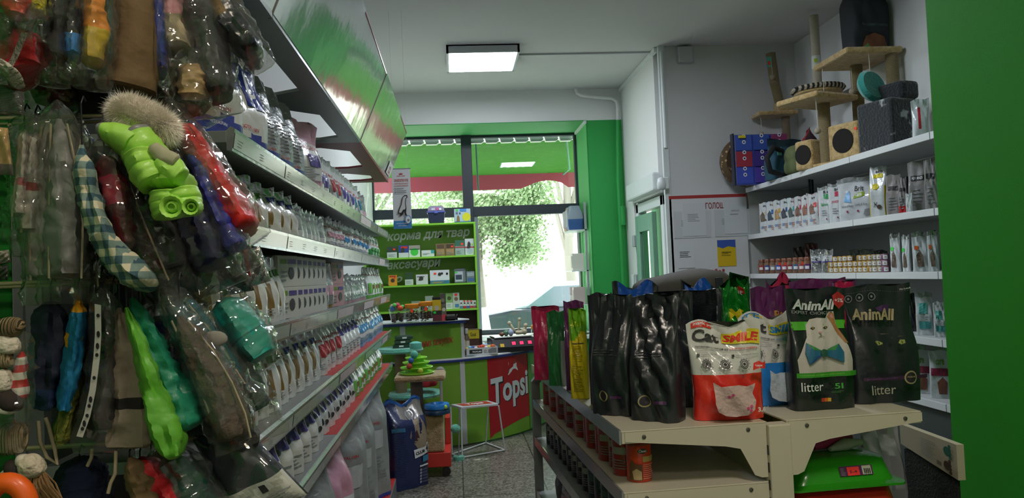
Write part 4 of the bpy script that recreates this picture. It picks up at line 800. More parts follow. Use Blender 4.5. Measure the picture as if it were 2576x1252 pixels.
# promo stool
t = thing('promo_stool', 'white wire stool with red printed top in front of the counter', 'stool')
A = [onZ(1137, 1142, .012), onZ(1163, 1150, .012), onZ(1270, 1131, .012), onZ(1222, 1113, .012)]; zt_ = .425; T_ = [Vector((-.085, 6.95, zt_)), Vector((.005, 6.78, zt_)), Vector((.345, 6.86, zt_)), Vector((.26, 7.05, zt_))]
WHT = mat('#cfd4d6', .35); 
for k in range(4): MB().tube([A[k], T_[k]], .0075, 8).build('leg', WHT, t, True)
mb = MB()
for k in range(4): mb.tube([A[k], A[(k + 1) % 4]], .0075, 8)
mb.build('base_frame', WHT, t, True)
mb = MB(); mb.add([p + Vector((0, 0, h)) for h in (0, .022) for p in T_], [(3, 2, 1, 0), (4, 5, 6, 7)] + [(k, (k + 1) % 4, 4 + (k + 1) % 4, 4 + k) for k in range(4)]); mb.build('stool_top', WHT, t, bevel=.005)
def ontop(x, z, l): a = T_[1].lerp(T_[2], x); b = T_[0].lerp(T_[3], x); p = a.lerp(b, z); return (p.x, p.y, zt_ + .022 + l)
q = Print(ontop, maxlen=9); q.rect(.1, .12, .9, .88, mat('#b3402f', .4)); q.text('Topsi', .28, .25, .45, INKW, .45, .03, .1); q.build('top_print', t)
# ------------------------------------------------------------------ island shelving in front, right
IV = mat('#cfc8b4', .45, bump=(120, .03)); IVT = mat('#c9cccb', .45); IG = mat('#8b8d8c', .45)
isl = thing('gondola_shelf', 'cream double sided metal shop shelf island in the right foreground', 'shelving', (.915, 2.15, 0), R(2.8))
IM = Matrix.Translation((.915, 2.15, 0)) @ Matrix.Rotation(R(2.8), 4, 'Z')
LN_ = 1.66
MB().box(-.034, -.02, 0, .034, .03, 1.137).build('post', IV, isl, bevel=.004); MB().box(-.034, LN_ - .03, 0, .034, LN_ + .02, 1.137).build('post', IV, isl, bevel=.004)
sl = MB()
for i in range(20): sl.box(-.0355, -.012, .1 + i * .05, -.033, -.004, .128 + i * .05)
sl.build('post_slots', mat('#3a3a38', .8), isl)
MB().box(-.012, .03, .1, .012, LN_ - .03, 1.12).build('back_panel', IV, isl)
ZI = [1.144, .972, .785, .52, .17]
for side in (-1, 1):
    for i, z in enumerate(ZI):
        if side == 1 and i in (1,): continue
        xo = .465 if i < 4 else .48
        for y0, y1 in ((0, .78), (.784, LN_)):
            x0, x1 = (-xo, -.03) if side < 0 else (.03, xo - .01)
            m = MB(); m.box(x0, y0, z - .006, x1, y1, z)
            m.box(*( (x0, y0, z - .036, x0 + .004, y1, z - .001) if side < 0 else (x1 - .004, y0, z - .036, x1, y1, z - .001)))
            m.box(x0, y0, z - .036, x1, y0 + .004, z - .001); m.box(x0, y1 - .004, z - .036, x1, y1, z - .001)
            s = m.build('shelf', IV if i < 2 else IG, isl, bevel=.0015)
            if side < 0:
                MB().box(x0 - .006, y0, z - .038, x0 - .0005, y1, z + .004).build('price_rail', mat('#9aa0a0', .2, .3, .4), s)
        for yb_ in (0.0, LN_ - .003) if i < 4 else ():
            sg = side; p = [(sg * .035, z - .004), (sg * (xo - .01), z - .004), (sg * (xo - .01), z - .030), (sg * .16, z - .062), (sg * .115, z - .072), (sg * .075, z - .150), (sg * .055, z - .158), (sg * .035, z - .158)]
            b = MB().prism(p, yb_ - .0035 if yb_ == 0 else yb_, yb_ - .0005 if yb_ == 0 else yb_ + .003, 'y').build('bracket', IV, isl)
            if yb_ == 0 and i < 2:
                for xx in (.40, .09): MB().lathe([(.006, 0), (.006, .003), (.003, .004)], 10, M=Matrix.Translation((sg * xx, -.0035, z - .018)) @ Matrix.Rotation(R(90), 4, 'X')).build('screw', mat('#6d6a64', .35, .7), b)
# far left upright with angled top
fp = IM @ Vector((-.452, LN_ + .03, 0))
solo(MB().box(-.02, -.02, 0, .02, .02, 1.06).bar((-.005, 0, 1.05), (.07, 0, 1.13), .04, .035).bar((.06, 0, 1.13), (.13, 0, 1.06), .04, .035), 'sign_post', IG, 'grey upright with bent top at the far end of the island shelf', 'post', loc=(fp.x, fp.y, 0), rz=R(2.8))

ZT = 1.1455
def litter(name, label, px0, px1, pyt, Y, style, mats, pat, seed, rz=0, tf=.42, pr=None, group=None, crumple=.005, flare=0, bend=0, wave=.005, NU=22, NV=40, wk=1.0, zb=ZT, cat='bag of cat litter', hfix=None):
    a, b = onY(px0, pyt, Y), onY(px1, pyt, Y); h = hfix or ((a.z + b.z) / 2 - zb); w = (b.x - a.x) * wk
    S = bag_shape(w, h, w * tf, style, seed, crumple, flare, bend, wave)
    t = thing(name, label, cat, ((a.x + b.x) / 2, Y, zb), R(rz), group); bag_mesh(S, mats, pat, NU, NV, 'bag', t)
    if pr: q = bag_print(S, maxlen=.016, first=.0026); pr(q, w, h); q.build('front_print', t)
    return t
BK = mat('#1f2329', .32, 0, .3, (16, .5)); BK2 = mat('#272a30', .36, 0, .3, (18, .5)); CLR = mat('#d8d8d4', .18, 0, .6, (18, .4)); DKG = mat('#16231f', .25, 0, .5, (16, .4))
RD = mat('#e4352c', .25, 0, .6, (20, .45)); BU = mat('#2f86d8', .25, 0, .6, (20, .45)); YEL = mat('#e0cf28', .45); GREY = mat('#3c3a3c', .5)
def smile(main, tag_, word):
    def pr(q, w, h):
        X = lambda f: (f - .5) * w; Zz = lambda f: f * h
        q.rect(X(.06), Zz(.935), X(.34), Zz(.985), mat(tag_, .4)); q.text('magic pet', X(.09), Zz(.945), .011, YEL if main == BU else INKW, .06, .02)
        q.text('Cat', X(.06), Zz(.80), Zz(.115), GREY, w * .36, .035)
        q.poly([(X(.46), Zz(.80)), (X(.97), Zz(.76)), (X(.97), Zz(.90)), (X(.46), Zz(.915))], YEL)
        q.text('SMILE', X(.47), Zz(.815), Zz(.085), mat(tag_, .4), w * .48, .045, .1, -.08)
        q.text('Наповнювач гігієнічний для', X(.08), Zz(.745), Zz(.022), INK, w * .45, .02, 0, -.06); q.text('котячого туалету', X(.55), Zz(.725), Zz(.022), mat(tag_, .4), w * .38, .02, 0, -.06)
        q.rect(X(.08), Zz(.715), X(.95), Zz(.718), INKG)
        q.rect(X(.08), Zz(.665), X(.12), Zz(.69), GREY); q.text('Hygienic filler for cat litter', X(.14), Zz(.668), Zz(.02), INKG, w * .34, .01); q.rect(X(.55), Zz(.655), X(.59), Zz(.68), GREY); q.text('Hygienestreu für Katzen', X(.61), Zz(.655), Zz(.02), INKG, w * .32, .01)
        for f in (.19, .43, .68):
            r = w * .062; q.ring(X(f), Zz(.585), r, r * .18, GREY); q.ring(X(f), Zz(.585), r * .72, r * .2, GREY, 18); q.disc(X(f), Zz(.585), r * .34, GREY, 12)
            for k in range(0, 12): a_ = k * PI / 6; q.rect(X(f) + r * 1.2 * math.cos(a_) - .0015, Zz(.585) + r * 1.2 * math.sin(a_) - .002, X(f) + r * 1.2 * math.cos(a_) + .0015, Zz(.585) + r * 1.2 * math.sin(a_) + .002, INKG)
        q.poly([(X(.78), Zz(.52)), (X(.80), Zz(.59)), (X(.87), Zz(.61)), (X(.93), Zz(.59)), (X(.97), Zz(.6)), (X(.96), Zz(.53)), (X(.88), Zz(.54))], main); q.text(word, X(.82), Zz(.555), Zz(.02), INKW, w * .1, .02)
        cat_ = [(.20, .42), (.30, .375), (.40, .385), (.55, .385), (.66, .37), (.78, .40), (.74, .30), (.79, .22), (.76, .13), (.66, .075), (.5, .06), (.36, .075), (.25, .12), (.21, .20), (.21, .30)]
        q.poly([(X(a), Zz(b)) for a, b in cat_], mat('#d8b9b4' if main == RD else '#b5c3d4', .35, 0, .3, (60, .5)))
        if main == RD:
            for a, b in ((.40, .27), (.45, .29), (.66, .15), (.71, .17), (.7, .13)): q.disc(X(a), Zz(b), .0045, mat('#e0508a', .4), 8)
        q.text('3,6 L', X(.80), Zz(.10), Zz(.055), INKW, w * .22, .03)
    return pr
def smpat(u, v, f): return 0 if v > .475 + .02 * u else 1
litter('litter_bag', 'white and red cat litter bag with cat head window at the shelf front', 1734, 1906, 812, 2.225, 'pouch', [CLR, RD], smpat, 101, -4, .40, smile(RD, '#e0382e', 'Класик'), flare=.07, wave=-.014, bend=.1)
litter('litter_bag', 'white and blue cat litter bag with yellow name band behind the red one', 1857, 2010, 792, 2.41, 'pouch', [CLR, BU], smpat, 107, 10, .36, smile(BU, '#2f86d8', 'Морський'), flare=.07, wave=-.016, bend=.08)
def pr_green(q, w, h):
    X = lambda f: (f - .5) * w; Zz = lambda f: f * h; CR = mat('#c9c3bc', .5); OR = mat('#a8764a', .5); PKN = mat('#c98a8a', .5)
    q.rect(X(.0), Zz(.66), X(1.0), Zz(.73), mat('#4fb02a', .4))
    q.poly([(X(a), Zz(b)) for a, b in ((.08, .30), (.06, .42), (.16, .52), (.24, .60), (.26, .70), (.34, .75), (.48, .76), (.62, .75), (.70, .80), (.78, .80), (.80, .70), (.82, .62), (.92, .52), (.97, .40), (.95, .30))], CR)
    q.poly([(X(a), Zz(b)) for a, b in ((.66, .76), (.73, .80), (.78, .78), (.79, .70), (.86, .62), (.93, .54), (.88, .54), (.78, .62), (.72, .70))], OR); q.poly([(X(a), Zz(b)) for a, b in ((.70, .755), (.745, .785), (.77, .74))], PKN)
    for sx in (.36, .58): q.poly([(X(sx - .05), Zz(.675)), (X(sx), Zz(.688)), (X(sx + .05), Zz(.678)), (X(sx), Zz(.665))], INK); q.disc(X(sx), Zz(.677), .0035, mat('#9a8a4a', .4), 8)
    q.poly([(X(.44), Zz(.645)), (X(.50), Zz(.645)), (X(.47), Zz(.625))], PKN); q.poly([(X(.40), Zz(.595)), (X(.47), Zz(.615)), (X(.54), Zz(.595)), (X(.47), Zz(.608))], mat('#5a4a44', .5)); q.rect(X(.468), Zz(.61), X(.475), Zz(.63), mat('#5a4a44', .5))
    BT = mat('#2a6a8a', .4); BT2 = mat('#3f8f4a', .4); BT3 = mat('#2a4a86', .4)
    q.poly([(X(a), Zz(b)) for a, b in ((.44, .49), (.20, .56), (.17, .48), (.22, .38), (.44, .455))], BT); q.poly([(X(a), Zz(b)) for a, b in ((.44, .49), (.20, .56), (.30, .50))], BT2); q.poly([(X(a), Zz(b)) for a, b in ((.22, .38), (.44, .455), (.34, .45))], BT3)
    q.poly([(X(a), Zz(b)) for a, b in ((.48, .49), (.74, .54), (.80, .47), (.78, .385), (.48, .455))], BT); q.poly([(X(a), Zz(b)) for a, b in ((.48, .49), (.74, .54), (.66, .49))], BT2); q.disc(X(.46), Zz(.472), .012, mat('#2d5c4a', .4), 10)
    q.rect(X(.02), Zz(.275), X(.98), Zz(.315), mat('#3f9a2a', .4)); q.text('ГІГІЄНІЧНИЙ НАПОВНЮВАЧ ДЛЯ ТУАЛЕТУ', X(.06), Zz(.288), Zz(.016), mat('#8fd06a', .4), w * .7, .01)
    q.text('AnimAll', X(.06), Zz(.835), Zz(.085), mat('#c9cfcf', .35), w * .72, .035, .25, -.05); q.text('EXPERT CHOICE', X(.04), Zz(.80), Zz(.026), INKG, w * .6, .01, 0, -.05)
    q.poly([(X(.74), Zz(.93)), (X(.84), Zz(.965)), (X(.95), Zz(.93)), (X(.93), Zz(.86)), (X(.84), Zz(.82)), (X(.76), Zz(.86))], mat('#b02a2e', .4)); q.text('+5%', X(.77), Zz(.875), Zz(.032), INKW, w * .15, .01)
    q.text('litter', X(.06), Zz(.165), Zz(.075), INKW, w * .34, .0); q.text('5l', X(.58), Zz(.175), Zz(.045), mat('#4fb04a', .4), w * .14, .02); q.lines(X(.52), Zz(.145), X(.76), Zz(.165), 2, mat('#3f7a3a', .4))
    for k, c in enumerate(('#c03a2a', '#d86a2a', '#e0b03a')): q.rect(X(.36 + .05 * k), Zz(.075), X(.41 + .05 * k), Zz(.105), mat(c, .4))
litter('litter_bag', 'black and green cat litter bag with white cat in a bow tie', 1972, 2127, 726, 2.30, 'block', [DKG, BK], lambda u, v, f: 1 if v > .9 or abs(u) > .45 else 0, 113, 3, .36, pr_green, bend=.05)
def pr_black(q, w, h):
    X = lambda f: (f - .5) * w; Zz = lambda f: f * h; GO = mat('#a89a78', .35); 
    for f in (.06, .22, .40): q.ring(X(f), Zz(.895), .0125, .0022, INKG); q.disc(X(f), Zz(.895), .004, INKG, 8)
    for k in range(30): q.rect(X(.02 + k * .033), Zz(.945), X(.035 + k * .033), Zz(.947), INKG)
    q.text('Zip-Lock', X(.76), Zz(.955), Zz(.016), INKW, w * .16, .01); q.poly([(X(.36), Zz(.80)), (X(.52), Zz(.835)), (X(.58), Zz(.83)), (X(.56), Zz(.78)), (X(.42), Zz(.77))], mat('#4a2a5c', .4))
    q.text('AnimAll', X(-.02), Zz(.715), Zz(.10), GO, w * .66, .035, .2, -.05)
    for sx, s_ in ((.30, 1), (.64, -1)):
        q.poly([(X(sx - .06), Zz(.52 + .012 * s_)), (X(sx - .02), Zz(.535)), (X(sx + .05), Zz(.525 - .008 * s_)), (X(sx + .05), Zz(.505)), (X(sx - .02), Zz(.495))], mat('#9aa45a', .4)); q.poly([(X(sx - .008), Zz(.53)), (X(sx + .012), Zz(.515)), (X(sx - .004), Zz(.50))], INK)
    for a, b in (((.33, .585), (.46, .595)), ((.48, .55), (.52, .535)), ((.60, .56), (.67, .565))): q.rect(X(a[0]), Zz(a[1]), X(b[0]), Zz(a[1]) + .003, mat('#4a4038', .5))
    q.rect(X(.04), Zz(.205), X(.97), Zz(.235), mat('#3c1f3e', .4)); q.text('НАПОВНЮВАЧ ДЛЯ ТУАЛЕТУ', X(.08), Zz(.212), Zz(.014), mat('#7a5a8a', .4), w * .44, .01)
    q.disc(X(.69), Zz(.22), .021, GO, 22); q.disc(X(.69), Zz(.22), .0165, INK, 20); q.text('PREMIUM', X(.635), Zz(.218), Zz(.013), GO, w * .11, .01)
    q.text('litter', X(.12), Zz(.09), Zz(.08), mat('#b5b0a2', .4), w * .34, .0)
litter('litter_bag', 'black cat litter bag with yellow cat eyes, rightmost on the shelf', 2118, 2290, 716, 2.36, 'block', [BK2, BK], lambda u, v, f: 1 if abs(u) > .46 else 0, 119, 3, .38, pr_black)
def pr_dark(q, w, h): q.ring(-.02, h * .16, .018, .004, mat('#8f865c', .4)); q.disc(-.02, h * .16, .013, mat('#2a2430', .4), 14); q.rect(.005, h * .14, w * .3, h * .165, mat('#4a2350', .4)); q.lines(-.05, h * .5, .04, h * .56, 3, mat('#33363c', .4))
def dkpat(u, v, f): return 1 if abs(u) > .40 else 0
litter('litter_bag', 'crumpled black litter bag at the front left shelf corner', 1580, 1704, 742, 2.27, 'block', [BK, BK2], dkpat, 127, -38, .62, pr_dark, crumple=.010, wk=1.0, bend=.12)
litter('litter_bag', 'crumpled black litter bag behind the front corner bag', 1482, 1590, 742, 2.40, 'block', [BK, BK2], dkpat, 131, -36, .62, pr_dark, crumple=.010, bend=.1)
litter('litter_bag', 'black litter bag just left of the red and white bag', 1640, 1745, 735, 2.46, 'block', [BK2, BK], dkpat, 137, 10, .5, None, crumple=.010)
litter('litter_bag', 'dark striped litter bag behind the red and white bag', 1702, 1812, 730, 2.66, 'block', [mat('#20242b', .25, 0, .5, (70, .8, 'wavez')), BK], dkpat, 139, -14, .5, None, crumple=.009)
litter('litter_bag', 'dark plum litter bag with flat top beside the yellow-green one', 1476, 1540, 738, 2.58, 'block', [mat('#2a2130', .25, 0, .5, (16, .5)), BK], dkpat, 149, -30, .6, None)
def pr_yel(q, w, h): q.text('3,8 л', -w * .4, h * .80, h * .08, mat('#d9e03a', .4), w * .6, .03, .2); q.lines(-w * .3, h * .08, w * .35, h * .6, 26, mat('#8f8420', .4)); q.rect(-w * .3, h * .615, w * .35, h * .625, GREY)
litter('litter_bag', 'yellow and lime litter bag standing on the island edge', 1428, 1474, 778, 2.72, 'block', [mat('#d8c41e', .35), mat('#6fae22', .35)], lambda u, v, f: 1 if v > .7 + .05 * math.sin(5 * u) else 0, 151, -24, .5, pr_yel)
PLUM = mat('#64245f', .28, 0, .4, (18, .5)); MAG = mat('#c01f57', .3, 0, .4, (18, .5)); GRB = mat('#177a2c', .28, 0, .5, (20, .5)); BLB = mat('#1c56b8', .28, 0, .4, (18, .5))
litter('litter_bag', 'plum and grey litter bag between the green and yellow bags', 1416, 1468, 757, 2.92, 'block', [PLUM, mat('#a5a3a4', .35)], lambda u, v, f: 1 if v < .55 and u > -.1 else 0, 157, -20, .5)
litter('litter_bag', 'dark green litter bag second from the far left end of the island', 1374, 1418, 782, 3.06, 'block', [mat('#1d6a35', .3, 0, .4, (18, .5)), mat('#9aa39c', .4)], lambda u, v, f: 1 if (u > .25 and v < .6) else 0, 163, -20, .5)
litter('litter_bag', 'magenta litter bag at the far left end of the island', 1338, 1404, 771, 3.25, 'block', [MAG, mat('#8a1a40', .35)], lambda u, v, f: 1 if v > .95 else 0, 167, -16, .45, flare=.06)
litter('litter_bag', 'bright blue litter bag behind the black ones in front of the bin', 1540, 1655, 716, 3.0, 'block', [BLB, BK], dkpat, 173, 0, .4, wave=.02)
litter('litter_bag', 'bright blue litter bag right of the bin behind the striped bag', 1712, 1800, 711, 2.90, 'block', [BLB, BK], dkpat, 179, 0, .4, wave=.02)
def pr_gf(q, w, h): q.text('Mf', -w * .25, h * .62, h * .1, YEL, w * .5, .03, .2); q.poly([(w * .0, h * .86), (w * .25, h * .9), (w * .2, h * .95), (-.0, h * .93)], INKR); q.text('cat', w * .03, h * .87, h * .04, INKW, w * .15, .02)
litter('litter_bag', 'shiny green foil litter bag behind the two cat head bags', 1806, 1886, 703, 2.80, 'block', [mat('#178f2c', .2, .3, .6, (16, .9)), mat('#0f6a1f', .25, .3, .6, (16, .9))], dkpat, 181, 6, .5, pr_gf, crumple=.012, wave=.03)
def pr_pl(q, w, h): q.text('Be', w * .1, h * .70, h * .08, mat('#c0884a', .4), w * .28, .03)
litter('litter_bag', 'purple litter bag with gold letters behind the bow tie cat bag', 1884, 1978, 722, 2.62, 'block', [PLUM, mat('#4a1a48', .3)], dkpat, 191, 4, .45, pr_pl)
litter('litter_bag', 'magenta litter bag with folded top behind the purple ones', 1925, 2010, 700, 3.10, 'block', [MAG, PLUM], dkpat, 193, 0, .4, wave=.03)
litter('litter_bag', 'wide purple litter bag behind the bow tie cat bag', 1982, 2130, 702, 2.66, 'block', [PLUM, MAG], lambda u, v, f: 0, 197, 2, .4)
litter('litter_bag', 'second magenta litter bag behind the wide purple one', 2092, 2152, 706, 2.54, 'block', [MAG, PLUM], dkpat, 199, 0, .35)
# food bin
t = thing('food_bin', 'dark pet food bin with wavy grey lid at the back of the island', 'food bin', (1.045, 3.42, ZT), R(2)); rings = []
a, b = .225, .15
def rr(a, b, r, z, n=5): return [(sx * (a - r) + r * math.cos(t_), sy * (b - r) + r * math.sin(t_), z) for sx, sy, t0 in ((1, 1, 0), (-1, 1, PI / 2), (-1, -1, PI), (1, -1, 1.5 * PI)) for t_ in [t0 + PI / 2 * i / n for i in range(n + 1)]]
MB().loft([rr(.17, .12, .04, 0), rr(.18, .13, .04, .03), rr(.19, .145, .04, .365)]).build('tub', mat('#25242c', .4), t, True)
n_ = len(rr(.1, .1, .04, 0)); LIDM = mat('#55524d', .75, spec=.2)
rg = [rr(.203, .16, .05, .352), rr(.206, .163, .05, .372), rr(.20, .158, .05, .40), rr(.17, .13, .05, .425), rr(.09, .06, .03, .432)]
rg[2:] = [[(x, y, z + .018 * math.sin(14 * x + .6) - .03 * max(0, x)) for x, y, z in r] for r in rg[2:]]
MB().loft(rg).build('lid', LIDM, t, True); MB().prism([(.09, .34), (.13, .34), (.125, .405), (.095, .405)], -.17, -.158, 'y').build('latch', mat('#2c3038', .4), t, bevel=.003)
# cans
def can(label, x, y, z, base, kind, group, r=.0375, h=.109):
    k = ('can', base, kind)
    if k in PROTO: t = copy_tree(PROTO[k])
    else:
        t = MB().lathe([(r - .002, 0), (r, .002), (r, h - .003), (r - .002, h - .001)], 22, m=0).build('can', mat(base, .3, coat=.4), None, True)
        MB().lathe([(r - .002, h - .002), (r, h), (r - .004, h + .001), (r - .006, h - .002), (.002, h - .002)], 22).build('can_lid', mat('#b9bcbc', .25, .9), t, True)
        q = Print(lambda s, zz, l: ((r + l * .8) * math.sin(s / r), -(r + l * .8) * math.cos(s / r), zz), maxlen=.012)
        if kind == 'classic':
            q.disc(.008, h * .84, .016, INK, 18, .007); q.text('Classic', -.004, h * .81, .008, INKW, .024, .02, .2); q.rect(.006, h * .55, .05, h * .7, mat('#b09a5a', .4)); q.lines(.006, h * .1, .05, h * .52, 8, mat('#e8a090', .4))
            q.poly([(-.034, h * .06), (-.034, h * .45), (-.026, h * .62), (-.015, h * .5), (.004, h * .48), (.004, h * .06)], mat('#6a4a2f', .5)); q.poly([(-.02, h * .08), (-.024, h * .3), (-.012, h * .38), (.002, h * .3), (.002, h * .08)], mat('#c9ae84', .5))
        else:
            q.lines(-.03, h * .2, .03, h * .5, 4, INKG); q.rect(-.03, h * .6, .04, h * .8, mat('#4f6a70', .4) if kind == 'a' else mat('#a8a79a', .4))
        q.build('can_label', t); PROTO[k] = t
    t.location = (x, y, z); t.rotation_euler = (0, 0, rng.uniform(-.5, .2) if kind != 'classic' else -.1); return tag(t, label, 'can', group)
z = .9725; c0 = onZ(1609, 1205, z); can('orange-red food can standing apart at the front of the second shelf', c0.x, c0.y, z, '#d8431f', 'classic', None)
i = 0
for k in range(15):
    p = IM @ Vector((-.405 + .012 * (k % 2), .20 + k * .094, 0))
    can(f'red food can, {ORD[k]} from the front along the island second shelf edge', p.x, p.y, z, ['#a52a24', '#8a2430', '#b03a28'][0 if k < 7 else 1 if k < 11 else 2], 'b', 'red cans on the island')
for k in range(15):
    p = IM @ Vector((-.40, .10 + k * .10, 0)); can(f'dark food can, {ORD[k]} from the front along the island third shelf edge', p.x, p.y, .7855, '#27404a' if k < 6 else '#20262a', 'a' if k < 6 else 'b', 'dark cans on the island')
for k in range(3, 14):
    p = IM @ Vector((-.30, .16 + k * .10, 0)); can(f'red food can in the rear row, {ORD[k - 3]} from the front, island second shelf', p.x, p.y, z, '#8a2430', 'b', 'rear red cans')
for k in range(5):
    p = IM @ Vector((-.36, .75 + k * .17, 0)); S = bag_shape(.15, .22, .08, 'pouch', 211 + k, .008)
    t = bag_mesh(S, [[mat('#3a3f44', .3, 0, .4, (18, .6)), foil('#a8aaa8')][k % 2], BK], dkpat, 8, 14, 'food_bag'); t.location = (p.x, p.y, .521); t.rotation_euler.z = R(-70)
    tag(t, ['dark', 'silver'][k % 2] + f' crumpled food bag, {ORD[k]} from the front on the island lower shelf', 'bag of pet food', 'bags on the island lower shelf')
# litter trays stacked on the right side
def tray(label, x, y, z, rz, m, rot=(0, 0), s=1, labelled=False):
    t = thing('litter_tray', label, 'litter tray', (x, y, z), 0, 'stacked litter trays'); t.rotation_euler = (R(rot[0]), R(rot[1]), R(rz)); t.scale = (s, s, s)
    rg = [rr(.195, .245, .05, 0), rr(.2, .25, .05, .004), rr(.2, .25, .05, .016), rr(.175, .225, .05, .022), rr(.155, .205, .05, .12), rr(.13, .18, .045, .135), rr(.02, .03, .01, .137)]
    rg[:4] = [[(xx, yy, zz + .02 * math.cos(16 * xx)) for xx, yy, zz in r] for r in rg[:4]]
    MB().loft(rg).build('tray_body', m, t, True)
    if labelled:
        q = Print(lambda xx, zz, l: (xx, -.205 - .02 * (1 - (zz - .022) / .1) - l - .002, zz)); q.rect(-.02, .045, .09, .095, mat('#5a2a5c', .4)); q.rect(.055, .048, .085, .092, mat('#c9c9b8', .4)); q.rect(.005, .047, .045, .09, mat('#ff3a3a', .5)); q.lines(-.017, .05, .0, .09, 6, INKG); q.text('5-4', .012, .06, .014, INK, .024, .0)
        for k in range(4): q.rect(.06 + .0055 * k, .055, .063 + .0055 * k, .08, INK)
        q.build('price_label', t)
    return t
tray('red litter tray upside down at the bottom of the tray stack', 1.158, 2.45, .808, 3, mat('#c02a22', .3, coat=.4))
gt = tray('green litter tray with purple price label in the tray stack', 1.150, 2.455, .922, 3, mat('#2f9a1e', .25, coat=.5), labelled=True); gt.scale = (.98, .98, .55); bpy.data.objects['litter_tray'].scale = (1, 1, .78)
tray('small yellow litter tray tilted on top of the green tray', 1.10, 2.62, 1.012, 20, mat('#b89a1a', .35), (0, 4), .50)
t = thing('tulle_toy', 'pink and white ruffled toy lying on the green litter tray', 'cat toy', (1.22, 2.46, .999)); MB().tube([(-.10, -.10, .012), (-.05, -.09, .02), (0, -.06, .03), (.05, -.05, .02)], [.012, .02, .03, .015], 10).build('pink_cloth', mat('#b83a6a', .7), t, True); MB().tube([(-.06, -.13, .008), (.0, -.11, .015), (.07, -.08, .012)], [.007, .02, .01], 8).build('white_cloth', mat('#c5c2b8', .7), t, True)
# silver sleeve and black mat with card sleeve
S = bag_shape(.17, 1.02, .10, 'sack', 223, .012); p = onY(2215, 1150, 2.78)
t = thing('silver_roll', 'tall silver striped packet standing behind the litter trays', 'packet', (p.x, 2.78, .001), R(8)); sg = foil('#a9adb2', .3, .6, 12, .3)
bag_mesh(S, [sg, mat('#3a3d42', .4)], lambda u, v, f: 1 if (v * 26) % 1 < .09 else 0, 10, 104, 'packet', t)
pa, pb = onY(2266, 1090, 2.86), onY(2408, 1160, 2.50); dv = Vector((pb.x - pa.x, pb.y - pa.y)); L_ = dv.length; ang = math.atan2(dv.y, dv.x)
t = thing('folded_cat_bed', 'black rolled pet mat in a white card sleeve beside the green pillar', 'pet bed', (pa.x, pa.y, .0), ang)
za0, za1, zb0, zb1 = onY(2266, 1116, 2.86).z, onY(2266, 1066, 2.86).z, onY(2410, 1208, 2.50).z, onY(2410, 1118, 2.50).z
MB().box(.005, .004, .001, L_ - .02, .020, min(za0, zb0) + .03).build('mat', mat('#171b18', .9, bump=(120, .6)), t, bevel=.006)
MB().add([(-.005, 0, za0), (L_, 0, zb0), (L_, 0, zb1), (-.005, 0, za1), (-.005, .026, za0), (L_, .026, zb0), (L_, .026, zb1), (-.005, .026, za1)], [(0, 1, 2, 3), (7, 6, 5, 4), (0, 4, 5, 1), (2, 6, 7, 3), (1, 5, 6, 2), (0, 3, 7, 4)]).build('card_sleeve', mat('#b5ae96', .7), t)
q = Print(lambda x, z, l: (x * L_, -l, (za0 + (zb0 - za0) * x) + z * ((za1 - za0) * (1 - x) + (zb1 - zb0) * x)), maxlen=9)
def paw(x, z, m):
    q.disc(x, z, .055, m, 12, .14)
    for a in (-.16, -.05, .06, .17): q.disc(x + .06, z + a, .025, m, 8, .06)
paw(.84, .70, mat('#2f6a5c', .5)); paw(.85, .27, mat('#4a3a2c', .5)); q.lines(.42, .2, .70, .85, 10, INKG); q.rect(.70, .16, .78, .3, mat('#7a725e', .5)); q.build('sleeve_print', t)
# ------------------------------------------------------------------ right wall shelving
WS = mat('#d9dcde', .4); WSB = mat('#b8bbbb', .6); WSD = mat('#8f9492', .6)
rs = thing('wall_shelving', 'white wall shelving with five long shelves behind the green pillar', 'shelving', (0, 0, 0))
ZR = [2.335, 1.885, 1.512, 1.115, .74]
MB().box(3.375, 3.36, 0, 3.395, 7.08, 2.30).build('back_panel', WSD, rs); MB().box(2.84, 7.05, 0, 3.375, 7.08, 2.30).build('side_panel', WSB, rs)
for z in ZR:
    for y0, y1 in ((3.36, 4.22), (4.223, 5.13), (5.133, 6.06), (6.063, 7.05)):
        s = MB().box(2.83, y0, z - .025, 3.375, y1, z).build('shelf', WSB, rs, bevel=.002); MB().box(2.815, y0 + .002, z - .042, 2.83, y1 - .002, z + .002).build('shelf_edge', WS, s, bevel=.002)
MB().box(2.84, 3.36, .0, 3.375, 7.05, .70).build('dark_base', mat('#3c4644', .6), rs)

WP = mat('#ccd2d4', .3, 0, .4, (22, .5)); 
def rpack(name, label, px, pyt, z, X, wpx, style='pouch', mats=None, pat=None, pr=None, rz=-62, seed=1, tf=.3, group=None, h=None, bend=0, cr=.004, cat='bag of pet food', flare=0):
    p = onX(px, pyt, X); hh = h or (p.z - z); w = wpx * p.y / 1900 / max(.35, math.cos(R(rz) - math.atan2(-p.x, p.y)))
    S = bag_shape(w, hh, w * tf, style, seed, cr, flare, bend)
    t = thing(name, label, cat, (p.x, p.y, z + .001), R(rz), group); bag_mesh(S, mats or [WP], pat or (lambda u, v, f: 0), 16, 26, 'bag', t)
    if pr: q = bag_print(S); pr(q, w, hh); q.build('front_print', t)
    return t
cc = ['#c8b8a0', '#2f6fb0', '#d8a83a', '#2c4a8a', '#4aa8a0', '#b83a5a', '#c8323a', '#d04a4a']; dd = ['pale tan', 'blue', 'amber', 'navy', 'teal', 'crimson', 'red', 'light red']
